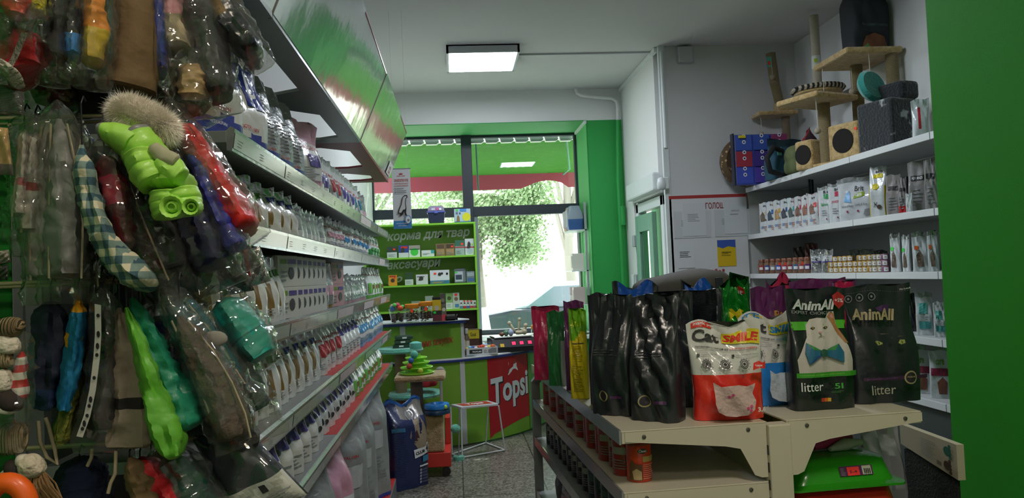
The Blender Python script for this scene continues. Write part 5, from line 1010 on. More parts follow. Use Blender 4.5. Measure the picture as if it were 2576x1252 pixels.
for k in range(8):
    def pr(q, w, h, k=k):
        q.text('Brit', -w * .1, h * .86, h * .06, INK, w * .3, .02); q.poly([(-w * .3, h * .38), (-w * .35, h * .6), (-w * .15, h * .72), (w * .05, h * .62), (w * .1, h * .5), (w * .3, h * .42)], mat(['#6a5a4a', '#3a4a5a', '#b09060', '#3a3f4a', '#4a5a5a', '#7a5a4a', '#9a6a5a', '#8a6a5a'][k], .5)); q.rect(w * .05, h * .6, w * .35, h * .74, mat(cc[k], .4))
        q.rect(-w * .45, 0.004, w * .45, h * .03, mat(cc[k], .4)); q.text('care', -w * .3, h * .16, h * .08, mat('#3a7ab8', .4), w * .3, .01); q.lines(0, h * .1, w * .3, h * .26, 3, mat('#b86a4a', .4))
    rpack('food_pouch', f'small white cat food pouch with {dd[k]} edge on the second wall shelf', 1922 + 17.5 * k, 510 - 3.1 * k, ZR[1], 2.90, 26, 'pouch', [WP, mat(cc[k], .4)], lambda u, v, f: 1 if abs(u) > .455 and v > .3 else 0, pr, -58, 301 + k, .22, 'small white pouches on the wall shelf')
def pr_b(word, c):
    def pr(q, w, h): q.text('Brit', -w * .05, h * .82, h * .07, INK, w * .3, .02); q.rect(-w * .05, h * .68, w * .25, h * .8, mat(c, .4)); q.text(word, -w * .25, h * .5, h * .08, mat(c, .4), w * .5, .02); q.lines(-w * .2, h * .25, w * .25, h * .42, 3, INKG); q.disc(w * .15, h * .15, w * .05, mat('#8a3a4a', .4), 10)
    return pr
for k, (px, py, wp, word, c, d_) in enumerate(((2046, 486, 34, 'MINI', '#c03a3a', 'red MINI lettering'), (2074, 470, 34, 'Salmon', '#4aa86a', 'green price sticker'), (2101, 462, 36, 'JUNIOR', '#b82a4a', 'crimson JUNIOR lettering'))):
    rpack('food_bag', f'white food bag with {d_} on the second wall shelf', px, py, ZR[1], 2.91, wp, 'pouch', [WP, foil('#b0b4b6')], lambda u, v, f: 1 if v > .93 else 0, pr_b(word, c), -56, 321 + k, .25, 'white Brit-style bags', flare=.05)
def pr_care(q, w, h):
    q.text('Brit', w * .0, h * .68, h * .12, INK, w * .25, .02); q.poly([(-w * .03, h * .5), (w * .28, h * .56), (w * .26, h * .66), (w * .03, h * .62)], mat('#8fae2a', .4)); q.text('care', w * .03, h * .56, h * .06, INKW, w * .18, .02)
    q.poly([(-w * .3, h * .45), (-w * .25, h * .62), (-w * .15, h * .7), (-w * .12, h * .55), (-w * .08, h * .42)], mat('#6fa8d8', .4)); q.text('Salmon & Potato', -w * .38, h * .32, h * .05, INK, w * .36, .0, .2); q.text('Lamb & Rice', w * .02, h * .34, h * .05, INK, w * .34, .0, .2); q.disc(-w * .2, h * .22, w * .03, mat('#8a2a4a', .4), 10); q.disc(w * .1, h * .22, w * .03, mat('#8a2a4a', .4), 10)
    q.poly([(w * .25, h * .12), (w * .3, h * .24), (w * .42, h * .26), (w * .46, h * .14)], INKG)
rpack('food_bag', 'wide clear-wrapped white food bag with green care badge on the second wall shelf', 2150, 446, ZR[1], 2.92, 84, 'pouch', [mat('#c4cace', .14, 0, .9, (16, .7)), foil('#aeb2b4')], lambda u, v, f: 1 if v > .9 else 0, pr_care, -52, 331, .22, cr=.007, flare=.06)
def pr_y(q, w, h): q.text('Brit', -w * .15, h * .87, h * .05, INK, w * .45, .02); q.rect(-w * .25, h * .77, w * .3, h * .85, YEL); q.disc(-w * .1, h * .6, w * .2, YEL, 14); q.text('Ж', -w * .2, h * .2, h * .1, INK, w * .2, .03); q.disc(w * .12, h * .2, w * .14, mat('#4a3a30', .5), 12)
rpack('food_bag', 'tall white food bag with yellow patches bent at the top, second wall shelf', 2205, 418, ZR[1], 2.90, 40, 'block', [WP, mat('#b8a81e', .4)], lambda u, v, f: 1 if (abs(u) > .43 and v < .6) else 0, pr_y, -48, 341, .5, bend=.35)
GYB = mat('#8d8a88', .3, 0, .3, (20, .5))
for k, (px, py, wp, lb) in enumerate(((2245, 440, 36, 'grey food bag right of the tall yellow-patched bag'), (2268, 447, 20, 'narrow grey food bag with red corner'), (2306, 406, 46, 'tall grey food bag with dark name band'), (2338, 400, 30, 'grey food bag at the pillar, second wall shelf'))):
    def pr(q, w, h, k=k): q.rect(-w * .35, h * .62, w * .35, h * .72, INK); (q.text('ADVANCE', -w * .3, h * .645, h * .05, INKW, w * .6, .02) if k == 2 else None); q.lines(-w * .3, h * .15, w * .3, h * .5, 5, INKG)
    rpack('food_bag', lb, px, py, ZR[1], 2.93, wp, 'block', [GYB, mat('#b82a2a', .4)], lambda u, v, f, k=k: 1 if (k == 1 and v < .25) else 0, pr, -48, 351 + k, .35, bend=.1)
rpack('food_pouch', 'small white and green sachet between the grey bags, second wall shelf', 2286, 488, ZR[1], 2.86, 16, 'pouch', [WP], None, None, -60, 361, .3)
solo(MB().lathe([(.03, 0), (.032, .01), (.032, .2), (.015, .24), (.015, .27)], 14), 'bottle', mat('#2a3038', .4), 'dark bottle between the grey bags on the second wall shelf', 'bottle', smooth=True, loc=(3.10, onX(2281, 450, 3.10).y, ZR[1] + .001))
# third shelf: jars, pouches, tins
z = ZR[2]
for k in range(9):
    px = 1918 + k * 14.5; p = onX(px, 680, 2.90); k_ = ('sjar',)
    c = ['#b03a3a', '#3a4a8a', '#8a8a84', '#2a4ab0', '#b03a5a', '#8a2a3a', '#3a6a9a', '#a03a4a', '#5a2a6a'][k]
    t = thing('sauce_jar', f'brown jar with {["red", "blue", "grey", "bright blue", "pink-red", "dark red", "steel blue", "rose", "purple"][k]} label, {ORD[k]} from left on the third wall shelf', 'jar', (p.x, p.y, z + .001), 0, 'brown jars on the wall shelf')
    MB().lathe([(.033, 0), (.036, .005), (.036, .09), (.028, .105), (.028, .112)], 14).build('jar_body', mat('#7c5a44', .2, coat=.5), t, True); MB().lathe([(.03, .105), (.031, .128), (.028, .132)], 14).build('lid', mat('#8a5a4a', .3, .3), t, True)
    q = Print(lambda s, zz, l: (.0365 * math.sin(s / .0365 - .6) * (1 + l * 20), -.0365 * math.cos(s / .0365 - .6) * (1 + l * 20), zz), maxlen=.015); q.rect(-.03, .03, .03, .075, mat(c, .4)); q.rect(-.02, .035, .012, .06, INKW)
    if k in (3, 4, 7): q.rect(.0, .07, .02, .095, STICKR)
    q.build('jar_label', t)
for k, px in enumerate((2053, 2080)):
    def pr(q, w, h): q.rect(-w * .42, h * .45, w * .42, h * .75, WP); q.poly([(-w * .2, h * .5), (-w * .05, h * .66), (w * .2, h * .5)], INK); q.rect(-w * .42, h * .44, w * .42, h * .5, PPU)
    rpack('food_pouch', ['left', 'right'][k] + ' silver pouch of the pair between jars and tins', px, 628, z, 2.89, 30, 'pouch', [foil('#b4b8ba', .25, .8)], None, pr, -40, 371 + k, .22, 'silver pouches between jars and tins', cr=.006)
TB = [mat('#b0893a', .35, .3), mat('#9a8a6a', .35, .3), mat('#8a5a78', .35, .3)]
for c_ in range(12):
    p = onX(2092 + c_ * 12.4, 680, 2.90)
    for r_ in range(3):
        if r_ == 2 and c_ in (0, 5): continue
        k_ = ('tin', 0 if c_ < 9 else 1 if c_ < 11 else 2)
        if k_ in PROTO: t = copy_tree(PROTO[k_])
        else:
            t = MB().lathe([(.024, 0), (.026, .003), (.026, .036), (.024, .039)], 16).build('food_tin', TB[k_[1]], None, True); MB().lathe([(.0235, .0385), (.0245, .041), (.004, .041)], 16).build('tin_lid', mat('#b8b49a', .25, .9), t, True)
            q = Print(lambda s, zz, l: (.0266 * math.sin(s / .0266 - .5), -.0266 * math.cos(s / .0266 - .5), zz), maxlen=.012); q.rect(-.018, .006, .012, .033, INKW); q.poly([(-.012, .01), (-.004, .026), (.01, .016)], mat('#8a6a4a', .5)); q.build('tin_label', t); PROTO[k_] = t
        t.location = (p.x, p.y, z + .001 + r_ * .0415); t.rotation_euler = (0, 0, rng.uniform(-.3, .3))
        tag(t, f'small gold food tin, {["bottom", "middle", "top"][r_]} row, {ORD[c_]} from left, third wall shelf', 'tin', 'small food tins on the third wall shelf')
for k, (px, py, wp, rz, lb) in enumerate(((2250, 588, 24, -75, 'slim white pouch with green sticker, third wall shelf'), (2277, 592, 18, -80, 'thin white pouch seen edge on, third wall shelf'), (2313, 583, 40, -40, 'white pouch with cat picture, third wall shelf'), (2344, 580, 26, -40, 'white pouch beside the green pillar, third wall shelf'))):
    def pr(q, w, h, k=k):
        q.poly([(-w * .2, h * .12), (-w * .25, h * .4), (-w * .05, h * .55), (w * .15, h * .4), (w * .2, h * .12)], mat('#6a5a4c', .5)); q.rect(-w * .35, h * .55, -w * .1, h * .65, mat('#c8602a', .4) if k > 1 else STICKG)
    rpack('food_pouch', lb, px, py, z, 2.92, wp, 'pouch', [WP, foil('#a8acae')], lambda u, v, f: 1 if v > .87 else 0, pr, rz, 381 + k, .3)
for k, (px, py, X, c_, lb) in enumerate(((2010, 622, 3.08, '#3a2a28', 'dark jar behind the brown jars'), (2040, 612, 3.06, '#5a2a28', 'red-brown pack behind the silver pouches'), (2150, 628, 3.1, '#7a7d7c', 'grey pouch standing behind the tins'), (2180, 628, 3.1, '#8a8d8c', 'paler grey pouch standing behind the tins'), (2215, 630, 3.1, '#4a4e4c', 'dark pouch behind the right end of the tins'))):
    rpack('food_pouch', lb, px, py, z, X, 32, 'pouch', [mat(c_, .3, 0, .3, (20, .5))], None, None, -30, 391 + k, .3, 'packs behind the tins')
def pr_t(q, w, h): q.rect(-w * .3, h * .5, w * .2, h * .75, mat('#5ab0a8', .4)); q.rect(-w * .3, h * .15, w * .4, h * .32, mat('#4a9a9a', .4)); q.lines(-w * .2, h * .35, w * .3, h * .48, 3, INKG)
rpack('food_bag', 'white and teal bag alone on the fourth wall shelf', 2322, 735, ZR[3], 2.92, 40, 'block', [WP, PG], lambda u, v, f: 1 if v > .9 else 0, pr_t, -40, 401, .35)
rpack('food_bag', 'yellow-edged dark bag behind the white and teal bag', 2298, 738, ZR[3], 3.02, 22, 'block', [mat('#8a7a20', .4), BK], lambda u, v, f: 1 if u < .1 else 0, None, -40, 402, .35)
rpack('food_bag', 'white bag at the pillar edge on the fourth wall shelf', 2362, 760, ZR[3], 2.92, 30, 'block', [WP, PG], None, pr_t, -40, 403, .35)
def pr_m(q, w, h): q.rect(-w * .42, h * .42, w * .42, h * .56, mat('#8a2a4a', .4)); q.text('care', -w * .2, h * .62, h * .1, mat('#6a9a3a', .4), w * .4, .02); q.poly([(-w * .1, h * .08), (-w * .15, h * .3), (w * .1, h * .4), (w * .3, h * .3), (w * .25, h * .08)], mat('#7a4a3a', .5))
for k, (px, lb) in enumerate(((2312, 'white bag with maroon band on the lowest wall shelf'), (2362, 'second white bag with maroon band at the pillar edge, lowest shelf'))):
    rpack('food_bag', lb, px, 866, ZR[4], 2.93, 52, 'block', [WP, foil('#a9adaf')], lambda u, v, f: 1 if v > .9 else 0, pr_m, -38, 411 + k, .35)

# ---- on the top shelf
zt = ZR[0] + .001
def at(px, py, z=zt): p = onZ(px, py, z); return p
# leopard bed and blue mat, overhanging the shelf end
LEO = mat('#b59a6c', .9, mix=('#5a4630', 26, .30, .16), kind='voronoi', bump=(40, .3))
p = onY(1846, 465, 6.96); t = thing('pet_bed', 'round leopard print pet bed in clear wrap at the left end of the top shelf', 'pet bed', (p.x + .14, 6.94, zt), R(0))
MB().lathe([(.03, -.05), (.2, -.06), (.235, -.03), (.24, .03), (.2, .06), (.12, .03), (.03, .025)], 28, M=Matrix.Translation((-.03, 0, .242)) @ Matrix.Rotation(R(90), 4, 'X')).build('bed_cushion', LEO, t, True)
b0, b1 = onY(1852, 465, 6.76), onY(1972, 460, 6.76); t = thing('pet_mat', 'blue and purple patchwork pet mat bag with button eyes pattern', 'pet mat', (b0.x, 6.76, zt), R(1))
wd, ht = b1.x - b0.x + .05, .47; MB().box(0, 0, 0, wd, .05, ht).build('mat', mat('#3c4fa8', .35, 0, .4, (14, .3)), t, bevel=.012); MB().box(-.014, -.006, 0, .0, .056, ht + .01).build('binding', mat('#1f2438', .5), t)
q = Print(lambda x, z, l: (x, -l, z)); pc = ['#4a5ac0', '#8a3a6a', '#5a4ab0', '#a83a4a', '#3a6ac0', '#4a3a90', '#3f5cb8', '#6a4aa0', '#3a58b0']
for i in range(3):
    for j in range(3):
        x0, z0 = .01 + i * wd * .33, .02 + j * ht * .32; q.rect(x0, z0, x0 + wd * .31, z0 + ht * .30, mat(pc[(i * 2 + j * 3) % 9], .4))
        for s_ in (.3, .6): q.disc(x0 + wd * .16, z0 + ht * s_ * .4 + .02, .018, INKW, 12); q.disc(x0 + wd * .16, z0 + ht * s_ * .4 + .02, .009, mat('#2a3a7a', .4), 10)
q.rect(.03, ht * .92, .1, ht * .97, YEL); q.build('patch_print', t)
t = thing('pet_carrier_bag', 'teal pet carrier bag with black loop strap on the top shelf', 'carrier bag', (2.95, 6.45, zt), R(14))
S = bag_shape(.36, .36, .20, 'block', 421, .01); bag_mesh(S, [mat('#1d4a5c', .8, bump=(40, .3)), mat('#16323c', .8)], lambda u, v, f: 1 if v > .8 else 0, 12, 16, 'bag', t)
MB().tube([(-.10, -.09, .24), (-.24, -.16, .26), (-.33, -.18, .16), (-.30, -.18, .05), (-.18, -.17, .02), (-.04, -.16, .06), (.06, -.14, .14)], .024, 8).build('strap', mat('#14181c', .8), t, True)
MB().tube([(.05, -.13, .06), (.05, -.20, .01), (.05, -.235, -.03), (.045, -.24, -.14), (.06, -.235, -.20), (.075, -.24, -.14), (.075, -.24, -.03)], .010, 6).build('strap_end', mat('#1d3038', .8), t, True); MB().box(-.16, -.112, .2, -.12, -.106, .27).build('hang_tag', mat('#5ac0a8', .4), t)
t = thing('pet_cushion', 'olive green folded pet cushion between the teal bag and cat houses', 'cushion', (2.945, 6.14, zt), R(10))
rg = [rr(.11, .09, .05, 0), rr(.125, .10, .05, .04), rr(.125, .10, .05, .10), rr(.11, .09, .05, .125), rr(.125, .10, .05, .15), rr(.115, .09, .05, .22), rr(.08, .06, .04, .26)]
MB().loft(rg).build('cushion', mat('#5f6a44', .9, bump=(60, .4)), t, True, sub=1)
# cat trees
PL2 = mat('#c4a874', .95, bump=(90, .9), mix=('#a98c56', 30, .4, .65), sheen=.4); SI2 = mat('#c2b088', .9, bump=(50, .9, 'wavez'), mix=('#98875f', 50, .3, .7), kind='wavez'); HOLE = mat('#191613', .95)
def house(name, par, x0, y0, w_, d_, h_, holes, m=PL2):
    b = MB().box(x0, y0, 0, x0 + w_, y0 + d_, h_).build(name, m, par, bevel=.018)
    for face, c, cz, r in holes:
        if face == 'f': M_ = Matrix.Translation((x0 + c * w_, y0 - .002, cz)) @ Matrix.Rotation(R(90), 4, 'X')
        elif face == 'l': M_ = Matrix.Translation((x0 - .002, y0 + c * d_, cz)) @ Matrix.Rotation(R(-90), 4, 'Y')
        MB().lathe([(r * 1.04, -.002), (r * 1.04, .003), (r, .004), (.002, .0035)], 24, M=M_).build('entrance_hole', HOLE, b)
    return b
def hang(par, x, y, z0, z1, r=.022, m=None):
    MB().tube([(x, y, z0), (x + .004, y, z1 + r)], .0025, 5).build('string', mat('#c8c4b8', .8), par); MB().ball((x, y, z1), r, 14).build('pompom', m or mat('#a59b88', .95, bump=(90, .9)), par, True)
t = thing('cat_house', 'beige cat house with square platform on a sisal post, front of the top shelf', 'cat house', (2.95, 5.76, zt), R(22))
house('house_box', t, -.13, .0, .22, .17, .235, (('l', .5, .12, .075),)); MB().box(-.13, -.22, 0, .10, .0, .03).build('base', PL2, t, bevel=.012); MB().tube([(-.06, -.08, .03), (-.06, -.08, .50)], .045, 18).build('post', SI2, t, True)
MB().box(-.34, -.26, .50, .125, .14, .545).build('platform', PL2, t, bevel=.016); hang(t, -.28, -.20, .50, .25, .024); hang(t, .10, -.22, .76, .573, .026)
t = thing('cat_house', 'larger beige cat house with two round holes beside the post', 'cat house', (2.98, 5.34, zt), R(24))
house('house_box', t, -.13, -.13, .27, .26, .27, (('l', .5, .14, .085), ('f', .5, .14, .085))); MB().box(-.1315, -.12, .2, -.1295, -.10, .22).build('price_dot', STICKR, t)
FL = mat('#20252a', .95, bump=(60, 1), mix=('#a9adad', 9, .60, .66), sheen=.5)
t = thing('cat_tree', 'tall cat tree with striped round bed under a long pale post', 'cat tree', (3.04, 6.10, zt + 0), R(-10)); t.location = (3.16, 6.14, zt)
MB().box(-.06, -.06, 0, .06, .06, .03).build('base', PL2, t, bevel=.01); MB().tube([(0, 0, .03), (0, 0, .68)], .04, 16).build('post', SI2, t, True)
STR = mat('#b9ad98', .95, mix=('#23262a', 9, .50, .54), kind='wavex', bump=(80, .6)); MB().lathe([(.05, .66), (.17, .665), (.195, .685), (.19, .71), (.05, .712)], 26, (-.03, 0, 0)).build('bed_base', PL2, t, True); MB().lathe([(.15, .706), (.205, .702), (.222, .72), (.21, .742), (.17, .745), (.05, .72)], 26, (-.03, 0, 0)).build('striped_bed', STR, t, True)
MB().tube([(-.03, 0, .74), (-.03, 0, 1.36)], .037, 16).build('upper_post', mat('#c9c0ae', .85, bump=(50, .5, 'wavez')), t, True); MB().lathe([(.040, .90), (.040, 1.01)], 16, (-.03, 0, 0)).build('post_label', mat('#cdd4cc', .4), t, True); MB().box(-.06, -.044, .95, -.035, -.040, .98).build('price_sticker', mat('#c8e03a', .5), t)
t = thing('cat_tree', 'slim cat tree with beige post and label at the left of the top shelf', 'cat tree', (3.05, 6.86, zt), R(-4)); t.location = (3.20, 6.94, zt)
MB().box(-.06, -.06, 0, .06, .06, .03).build('base', PL2, t, bevel=.01); MB().tube([(.0, 0, .03), (.0, 0, .66)], .038, 14).build('post', mat('#8a7a66', .9, bump=(50, .5, 'wavez')), t, True); MB().box(-.30, -.13, .66, .08, .10, .70).build('platform', PL2, t, bevel=.016); MB().box(-.09, -.08, .70, .07, .08, .80).build('step', PL2, t, bevel=.015)
MB().tube([(-.05, 0, .80), (-.085, 0, .98), (-.11, 0, 1.27)], .043, 16).build('upper_post', SI2, t, True); MB().tube([(-.085, 0, .98), (-.11, 0, 1.275)], .045, 16).build('plush_sleeve', mat('#8a7a5c', .95, bump=(90, .8)), t, True)
MB().box(-.17, -.052, 1.13, -.12, -.046, 1.23).build('hang_tag', mat('#6ab0a0', .4), t); MB().box(-.16, -.0545, 1.15, -.135, -.0525, 1.185).build('price_sticker', STICKR, t); hang(t, -.13, -.07, 1.13, 1.03, .026); hang(t, -.25, -.04, .66, .50, .02)
t = thing('cat_tree', 'cat tree with wide beige platform on two thick sisal posts', 'cat tree', (3.15, 5.60, zt + .0), 0)
for x, y in ((.05, .05), (.165, -.24)): MB().box(x - .055, y - .06, 0, x + .055, y + .06, .02).build('base', PL2, t, bevel=.008); MB().tube([(x, y, .02), (x, y, .79)], .045, 18).build('post', SI2, t, True)
MB().box(-.22, -.30, .79, .225, .22, .84).build('platform', PL2, t, bevel=.018); hang(t, -.19, .12, .79, .50, .012); hang(t, -.03, -.27, .79, .53, .036, mat('#2a2c30', .9, bump=(80, .8)))
t = thing('pet_carrier_bag', 'red pet carrier bag behind the cat houses on the top shelf', 'carrier bag', (3.23, 6.56, zt), R(70)); S = bag_shape(.28, .46, .15, 'sack', 431, .010); bag_mesh(S, [mat('#a01f26', .75, bump=(30, .4)), mat('#3a1f26', .8)], lambda u, v, f: 1 if (abs(u) > .36 or v < .2) else 0, 10, 16, 'bag', t)
t = thing('cat_house', 'dark grey fluffy cat house beside the green pillar', 'cat house', (2.99, 4.90, zt), R(20)); house('house_box', t, -.15, -.14, .30, .28, .33, (), FL); MB().box(-.02, -.13, .332, .15, .13, .46).build('fleece_block', mat('#1e2226', .95, bump=(60, 1), sheen=.4), t, bevel=.03)
t = thing('pet_bed', 'turquoise plush bed leaning on the dark fluffy house', 'pet bed', (2.93, 4.92, zt + .3325), R(20)); MB().lathe([(.02, -.02), (.10, -.03), (.12, 0), (.10, .03), (.02, .02)], 26, M=Matrix.Translation((.0, .05, .125)) @ Matrix.Rotation(R(75), 4, 'X')).build('bed_cushion', mat('#2f8f88', .95, bump=(60, .8), sheen=.5), t, True)
p = onX(2318, 335, 2.90); t = thing('snack_cone', 'white cone pack with red print at the end of the top shelf', 'pack', (2.90, p.y, zt), R(-30)); S = bag_shape(.10, .24, .07, 'pouch', 441, .004); bag_mesh(S, [WP, mat('#b82a3a', .4)], lambda u, v, f: 1 if f and abs(u + .1) < .08 and .2 < v < .8 else 0, 10, 14, 'bag', t)
t = thing('pet_backpack', 'large dark navy pet backpack on top of the wide platform', 'backpack', (3.20, 5.50, zt + .8415), R(12)); S = bag_shape(.34, .50, .22, 'sack', 451, .014); bag_mesh(S, [mat('#171c24', .7, bump=(40, .3)), mat('#232a33', .7)], lambda u, v, f: 1 if .3 < v < .8 and abs(u) < .3 else 0, 14, 18, 'bag', t)
q = bag_print(S); q.rect(-.12, .18, .12, .20, mat('#39424c', .6)); q.poly([(-.10, .02), (-.08, .1), (0, .13), (.08, .1), (.12, .03)], mat('#7a4a2c', .7)); q.poly([(-.10, .02), (-.04, .02), (-.06, .05)], mat('#5a8a4a', .6)); q.build('pocket_print', t)
MB().tube([(-.1, -.0, .47), (-.05, 0, .55), (.05, 0, .55), (.1, 0, .47)], .014, 8).build('handle', mat('#14171b', .8), t, True)

# ------------------------------------------------------------------ notice board and papers
nb = thing('notice_board', 'white notice board with red bands and dark red Cyrillic heading', 'notice board', (0, 7.06, 0)); b0, b1 = onY(1682, 492, 7.06), onY(1895, 712, 7.06); x0, x1, z1, z0 = b0.x, 2.82, b0.z + .0, b1.z
MB().box(x0, 0, z0, x1, .035, z1).build('board', mat('#d5d6da', .4), nb, bevel=.003)
q = Print(lambda x, z, l: (x, -l, z)); q.rect(x0, z1 - .035, x1, z1 - .004, mat('#a83434', .5)); q.text('ОГОЛОШЕННЯ', onY(1765, 528, 7.06).x, z1 - .14, .06, mat('#8a3038', .5), .36, .02)
pp = onY(1835, 700, 7.06); q.text('№1', pp.x, z0 + .03, .05, mat('#a83434', .5), .07, .02); q.rect(pp.x + .1, z0 + .01, x1 - .02, z0 + .055, mat('#a83434', .5)); q.build('board_print', nb)
def paper(label, px0, py0, px1, py1, c, dz=.004, design=None, name='notice_sheet'):
    a, b = onY(px0, py0, 7.05), onY(px1, py1, 7.05); t = MB().box(0, -dz, 0, b.x - a.x, 0, a.z - b.z).build(name, mat(c, .35), None, loc=(a.x, 7.058, b.z)); tag(t, label, 'paper', 'sheets on the notice board')
    q = Print(lambda x, z, l: (x, -dz - l, z)); (design or (lambda q, w, h: q.lines(w * .2, h * .45, w * .75, h * .7, 5, INKG)))(q, b.x - a.x, a.z - b.z); q.build('paper_print', t)
paper('large white notice sheet at the left of the board', 1694, 532, 1790, 596, '#c9ccd0'); paper('narrow white sheet overlapping the left notice', 1716, 512, 1778, 592, '#d0d3d8', .009)
paper('large white notice sheet with a clear pocket at the right', 1797, 528, 1888, 592, '#c6cace'); paper('white sheet with heading over the right notice', 1820, 503, 1882, 586, '#cfd3d8', .009, lambda q, w, h: (q.text('ЖУРНАЛ', w * .3, h * .65, h * .05, INKG, w * .35, .02), q.lines(w * .25, h * .56, w * .8, h * .62, 1, INKG)))
paper('small white notice sheet low on the board', 1704, 614, 1749, 673, '#d5d8dd', .005, lambda q, w, h: q.lines(w * .12, h * .45, w * .85, h * .72, 4, INK))
paper('blue and yellow notice leaflet low on the board', 1804, 604, 1853, 668, '#d8b820', .005, lambda q, w, h: (q.poly([(0, h * .75), (w * .3, h * .68), (w * .6, h * .76), (w, h * .70), (w, h), (0, h)], mat('#3a5ab0', .4)), q.lines(w * .2, h * .4, w * .8, h * .58, 3, mat('#7a6a1a', .4)), q.text('ПРАВО НА', w * .25, h * .5, h * .05, INK, w * .5, .02)), 'leaflet')
for k in range(4):
    p = onY(1794 + k * 9, 682 - (k % 2) * 3, 7.04); solo(MB().lathe([(.002, -.006), (.012, -.005), (.013, .002), (.004, .006)], 10, M=Matrix.Rotation(R(90), 4, 'X')), 'push_pin', mat('#a0303a', .4), f'dark red round pin, {ORD[k]} from left, low on the notice board', 'pin', 'dark red pins on the notice board', smooth=True, loc=(p.x, 7.054, p.z))

# ------------------------------------------------------------------ shelf of goods in the window recess
wr = thing('window_rack', 'narrow rack in the window recess holding carriers and packs', 'shelving', (0, 0, 0))
MB().box(1.545, 8.80, .872, 1.57, 8.83, 2.42).box(1.545, 9.27, .872, 1.57, 9.30, 2.42).build('upright', mat('#9aa0a4', .4), wr)
WZ = [2.10, 1.62, 1.22, .90]
for z in WZ: MB().box(1.37, 8.80, z - .012, 1.568, 9.30, z).build('shelf', TOPW, wr)
for k, (y, c_, c2, lb) in enumerate(((8.98, '#3a5f96', '#8a99a5', 'blue and grey pet carrier in the window recess, nearer one'), (9.18, '#9a6a58', '#b5a598', 'brown pet carrier in the window recess, behind the blue one'))):
    t = thing('pet_carrier', lb, 'pet carrier', (1.455, y - .012, 2.101), 0, 'carriers in the window recess')
    MB().loft([rr(.075, .085, .02, 0), rr(.09, .095, .02, .02), rr(.095, .098, .02, .13)]).build('tub', mat(c_, .4), t, True); b_ = MB().loft([rr(.097, .099, .02, .13), rr(.09, .094, .02, .2), rr(.06, .07, .02, .29)]); b_.build('top', mat(c2, .4), t, True)
    g = MB()
    for i in range(6): g.box(-.101, -.07 + i * .026, .04, -.094, -.062 + i * .026, .24)
    g.build('grille', mat('#cfd2d2', .4), t)
for k, (z, y, h, c_, lb) in enumerate(((1.621, 8.9, .20, '#d8d6cc', 'cream square box on the window recess rack'), (1.221, 8.92, .2, '#c9b8b4', 'pale pouch on the window recess rack'))):
    t = MB().box(-.06, -.05, 0, .08, .05, h).build('box', mat(c_, .5), None, bevel=.004, loc=(1.45, y, z)); tag(t, lb, 'box'); MB().box(-.063, -.04, .03, -.0605, .04, h - .03).build('box_print', mat('#8f8a84', .5), t)
for k in range(7):
    t = MB().box(-.05, -.008, 0, .07, .008, .16 + .01 * (k % 3)).build('food_packet', mat(['#b8a0ac', '#c05a7a', '#d8d8d4', '#8a8f94', '#d0b0b8', '#a8b0b8', '#c8443a'][k], .4), None, bevel=.004, loc=(1.45, 8.86 + k * .045, 1.221 if k > 2 and False else .901)); tag(t, f'upright packet, {ORD[k]} from the near end on the bottom window recess shelf', 'packet', 'packets in the window recess'); MB().box(-.052, -.006, .05, -.0505, .006, .1).build('packet_label', INKW, t)
for k in range(6):
    t = MB().box(-.05, -.008, 0, .07, .008, .2).build('food_packet', mat(['#9a2f4a', '#c8b8b8', '#8a8a90', '#b04a6a', '#c9c9c4', '#7a3a4a'][k], .4), None, bevel=.004, loc=(1.45, 9.02 + k * .04, 1.221)); tag(t, f'upright packet, {ORD[k]} from the near end on the third window recess shelf', 'packet', 'packets in the window recess'); MB().box(-.052, -.006, .05, -.0505, .006, .1).build('packet_label', INKW, t)
# ------------------------------------------------------------------ hanging dog clothes, left foreground
WIRE = mat('#b9a98a', .35, .3); HK = mat('#16171a', .4)
def rail(name, label, px0, py, px1, Y):
    a, b = onY(px0, py, Y), onY(px1, py - 4, Y); z = (a.z + b.z) / 2; t = thing(name, label, 'display rail', (0, 0, 0), 0, 'display rails')
    MB().tube([(-.98, Y, z), (b.x, Y, z), (b.x + .012, Y, z + .02)], .0035, 8).build('rod', WIRE, t, True); MB().tube([(-.98, Y + .02, z - .006), (b.x - .02, Y + .02, z - .006)], .0028, 8).build('rod', WIRE, t, True)
    return z
RAILS = {'top': rail('hanging_rail', 'cream wire rail above the frame holding the top row of clothes', 60, -90, 700, 1.32),
         'mid': rail('hanging_rail', 'cream wire rail holding the middle row of dog clothes', 75, 294, 345, 1.34), 'low': rail('hanging_rail', 'cream wire rail hidden behind the middle row, holding the lower clothes', 75, 705, 430, 1.36),
         'base': rail('hanging_rail', 'cream wire rail at the bottom holding the lowest clothes', 75, 1112, 620, 1.38)}
def fold(p, k, amp, sd):
    q = p * k + Vector((sd * 3.7, sd * 1.3, sd * .7)); return amp * (.5 - abs(noise.noise(q)) * 1.6 + .5 * (.5 - abs(noise.noise(q * 2.3)) * 1.6))
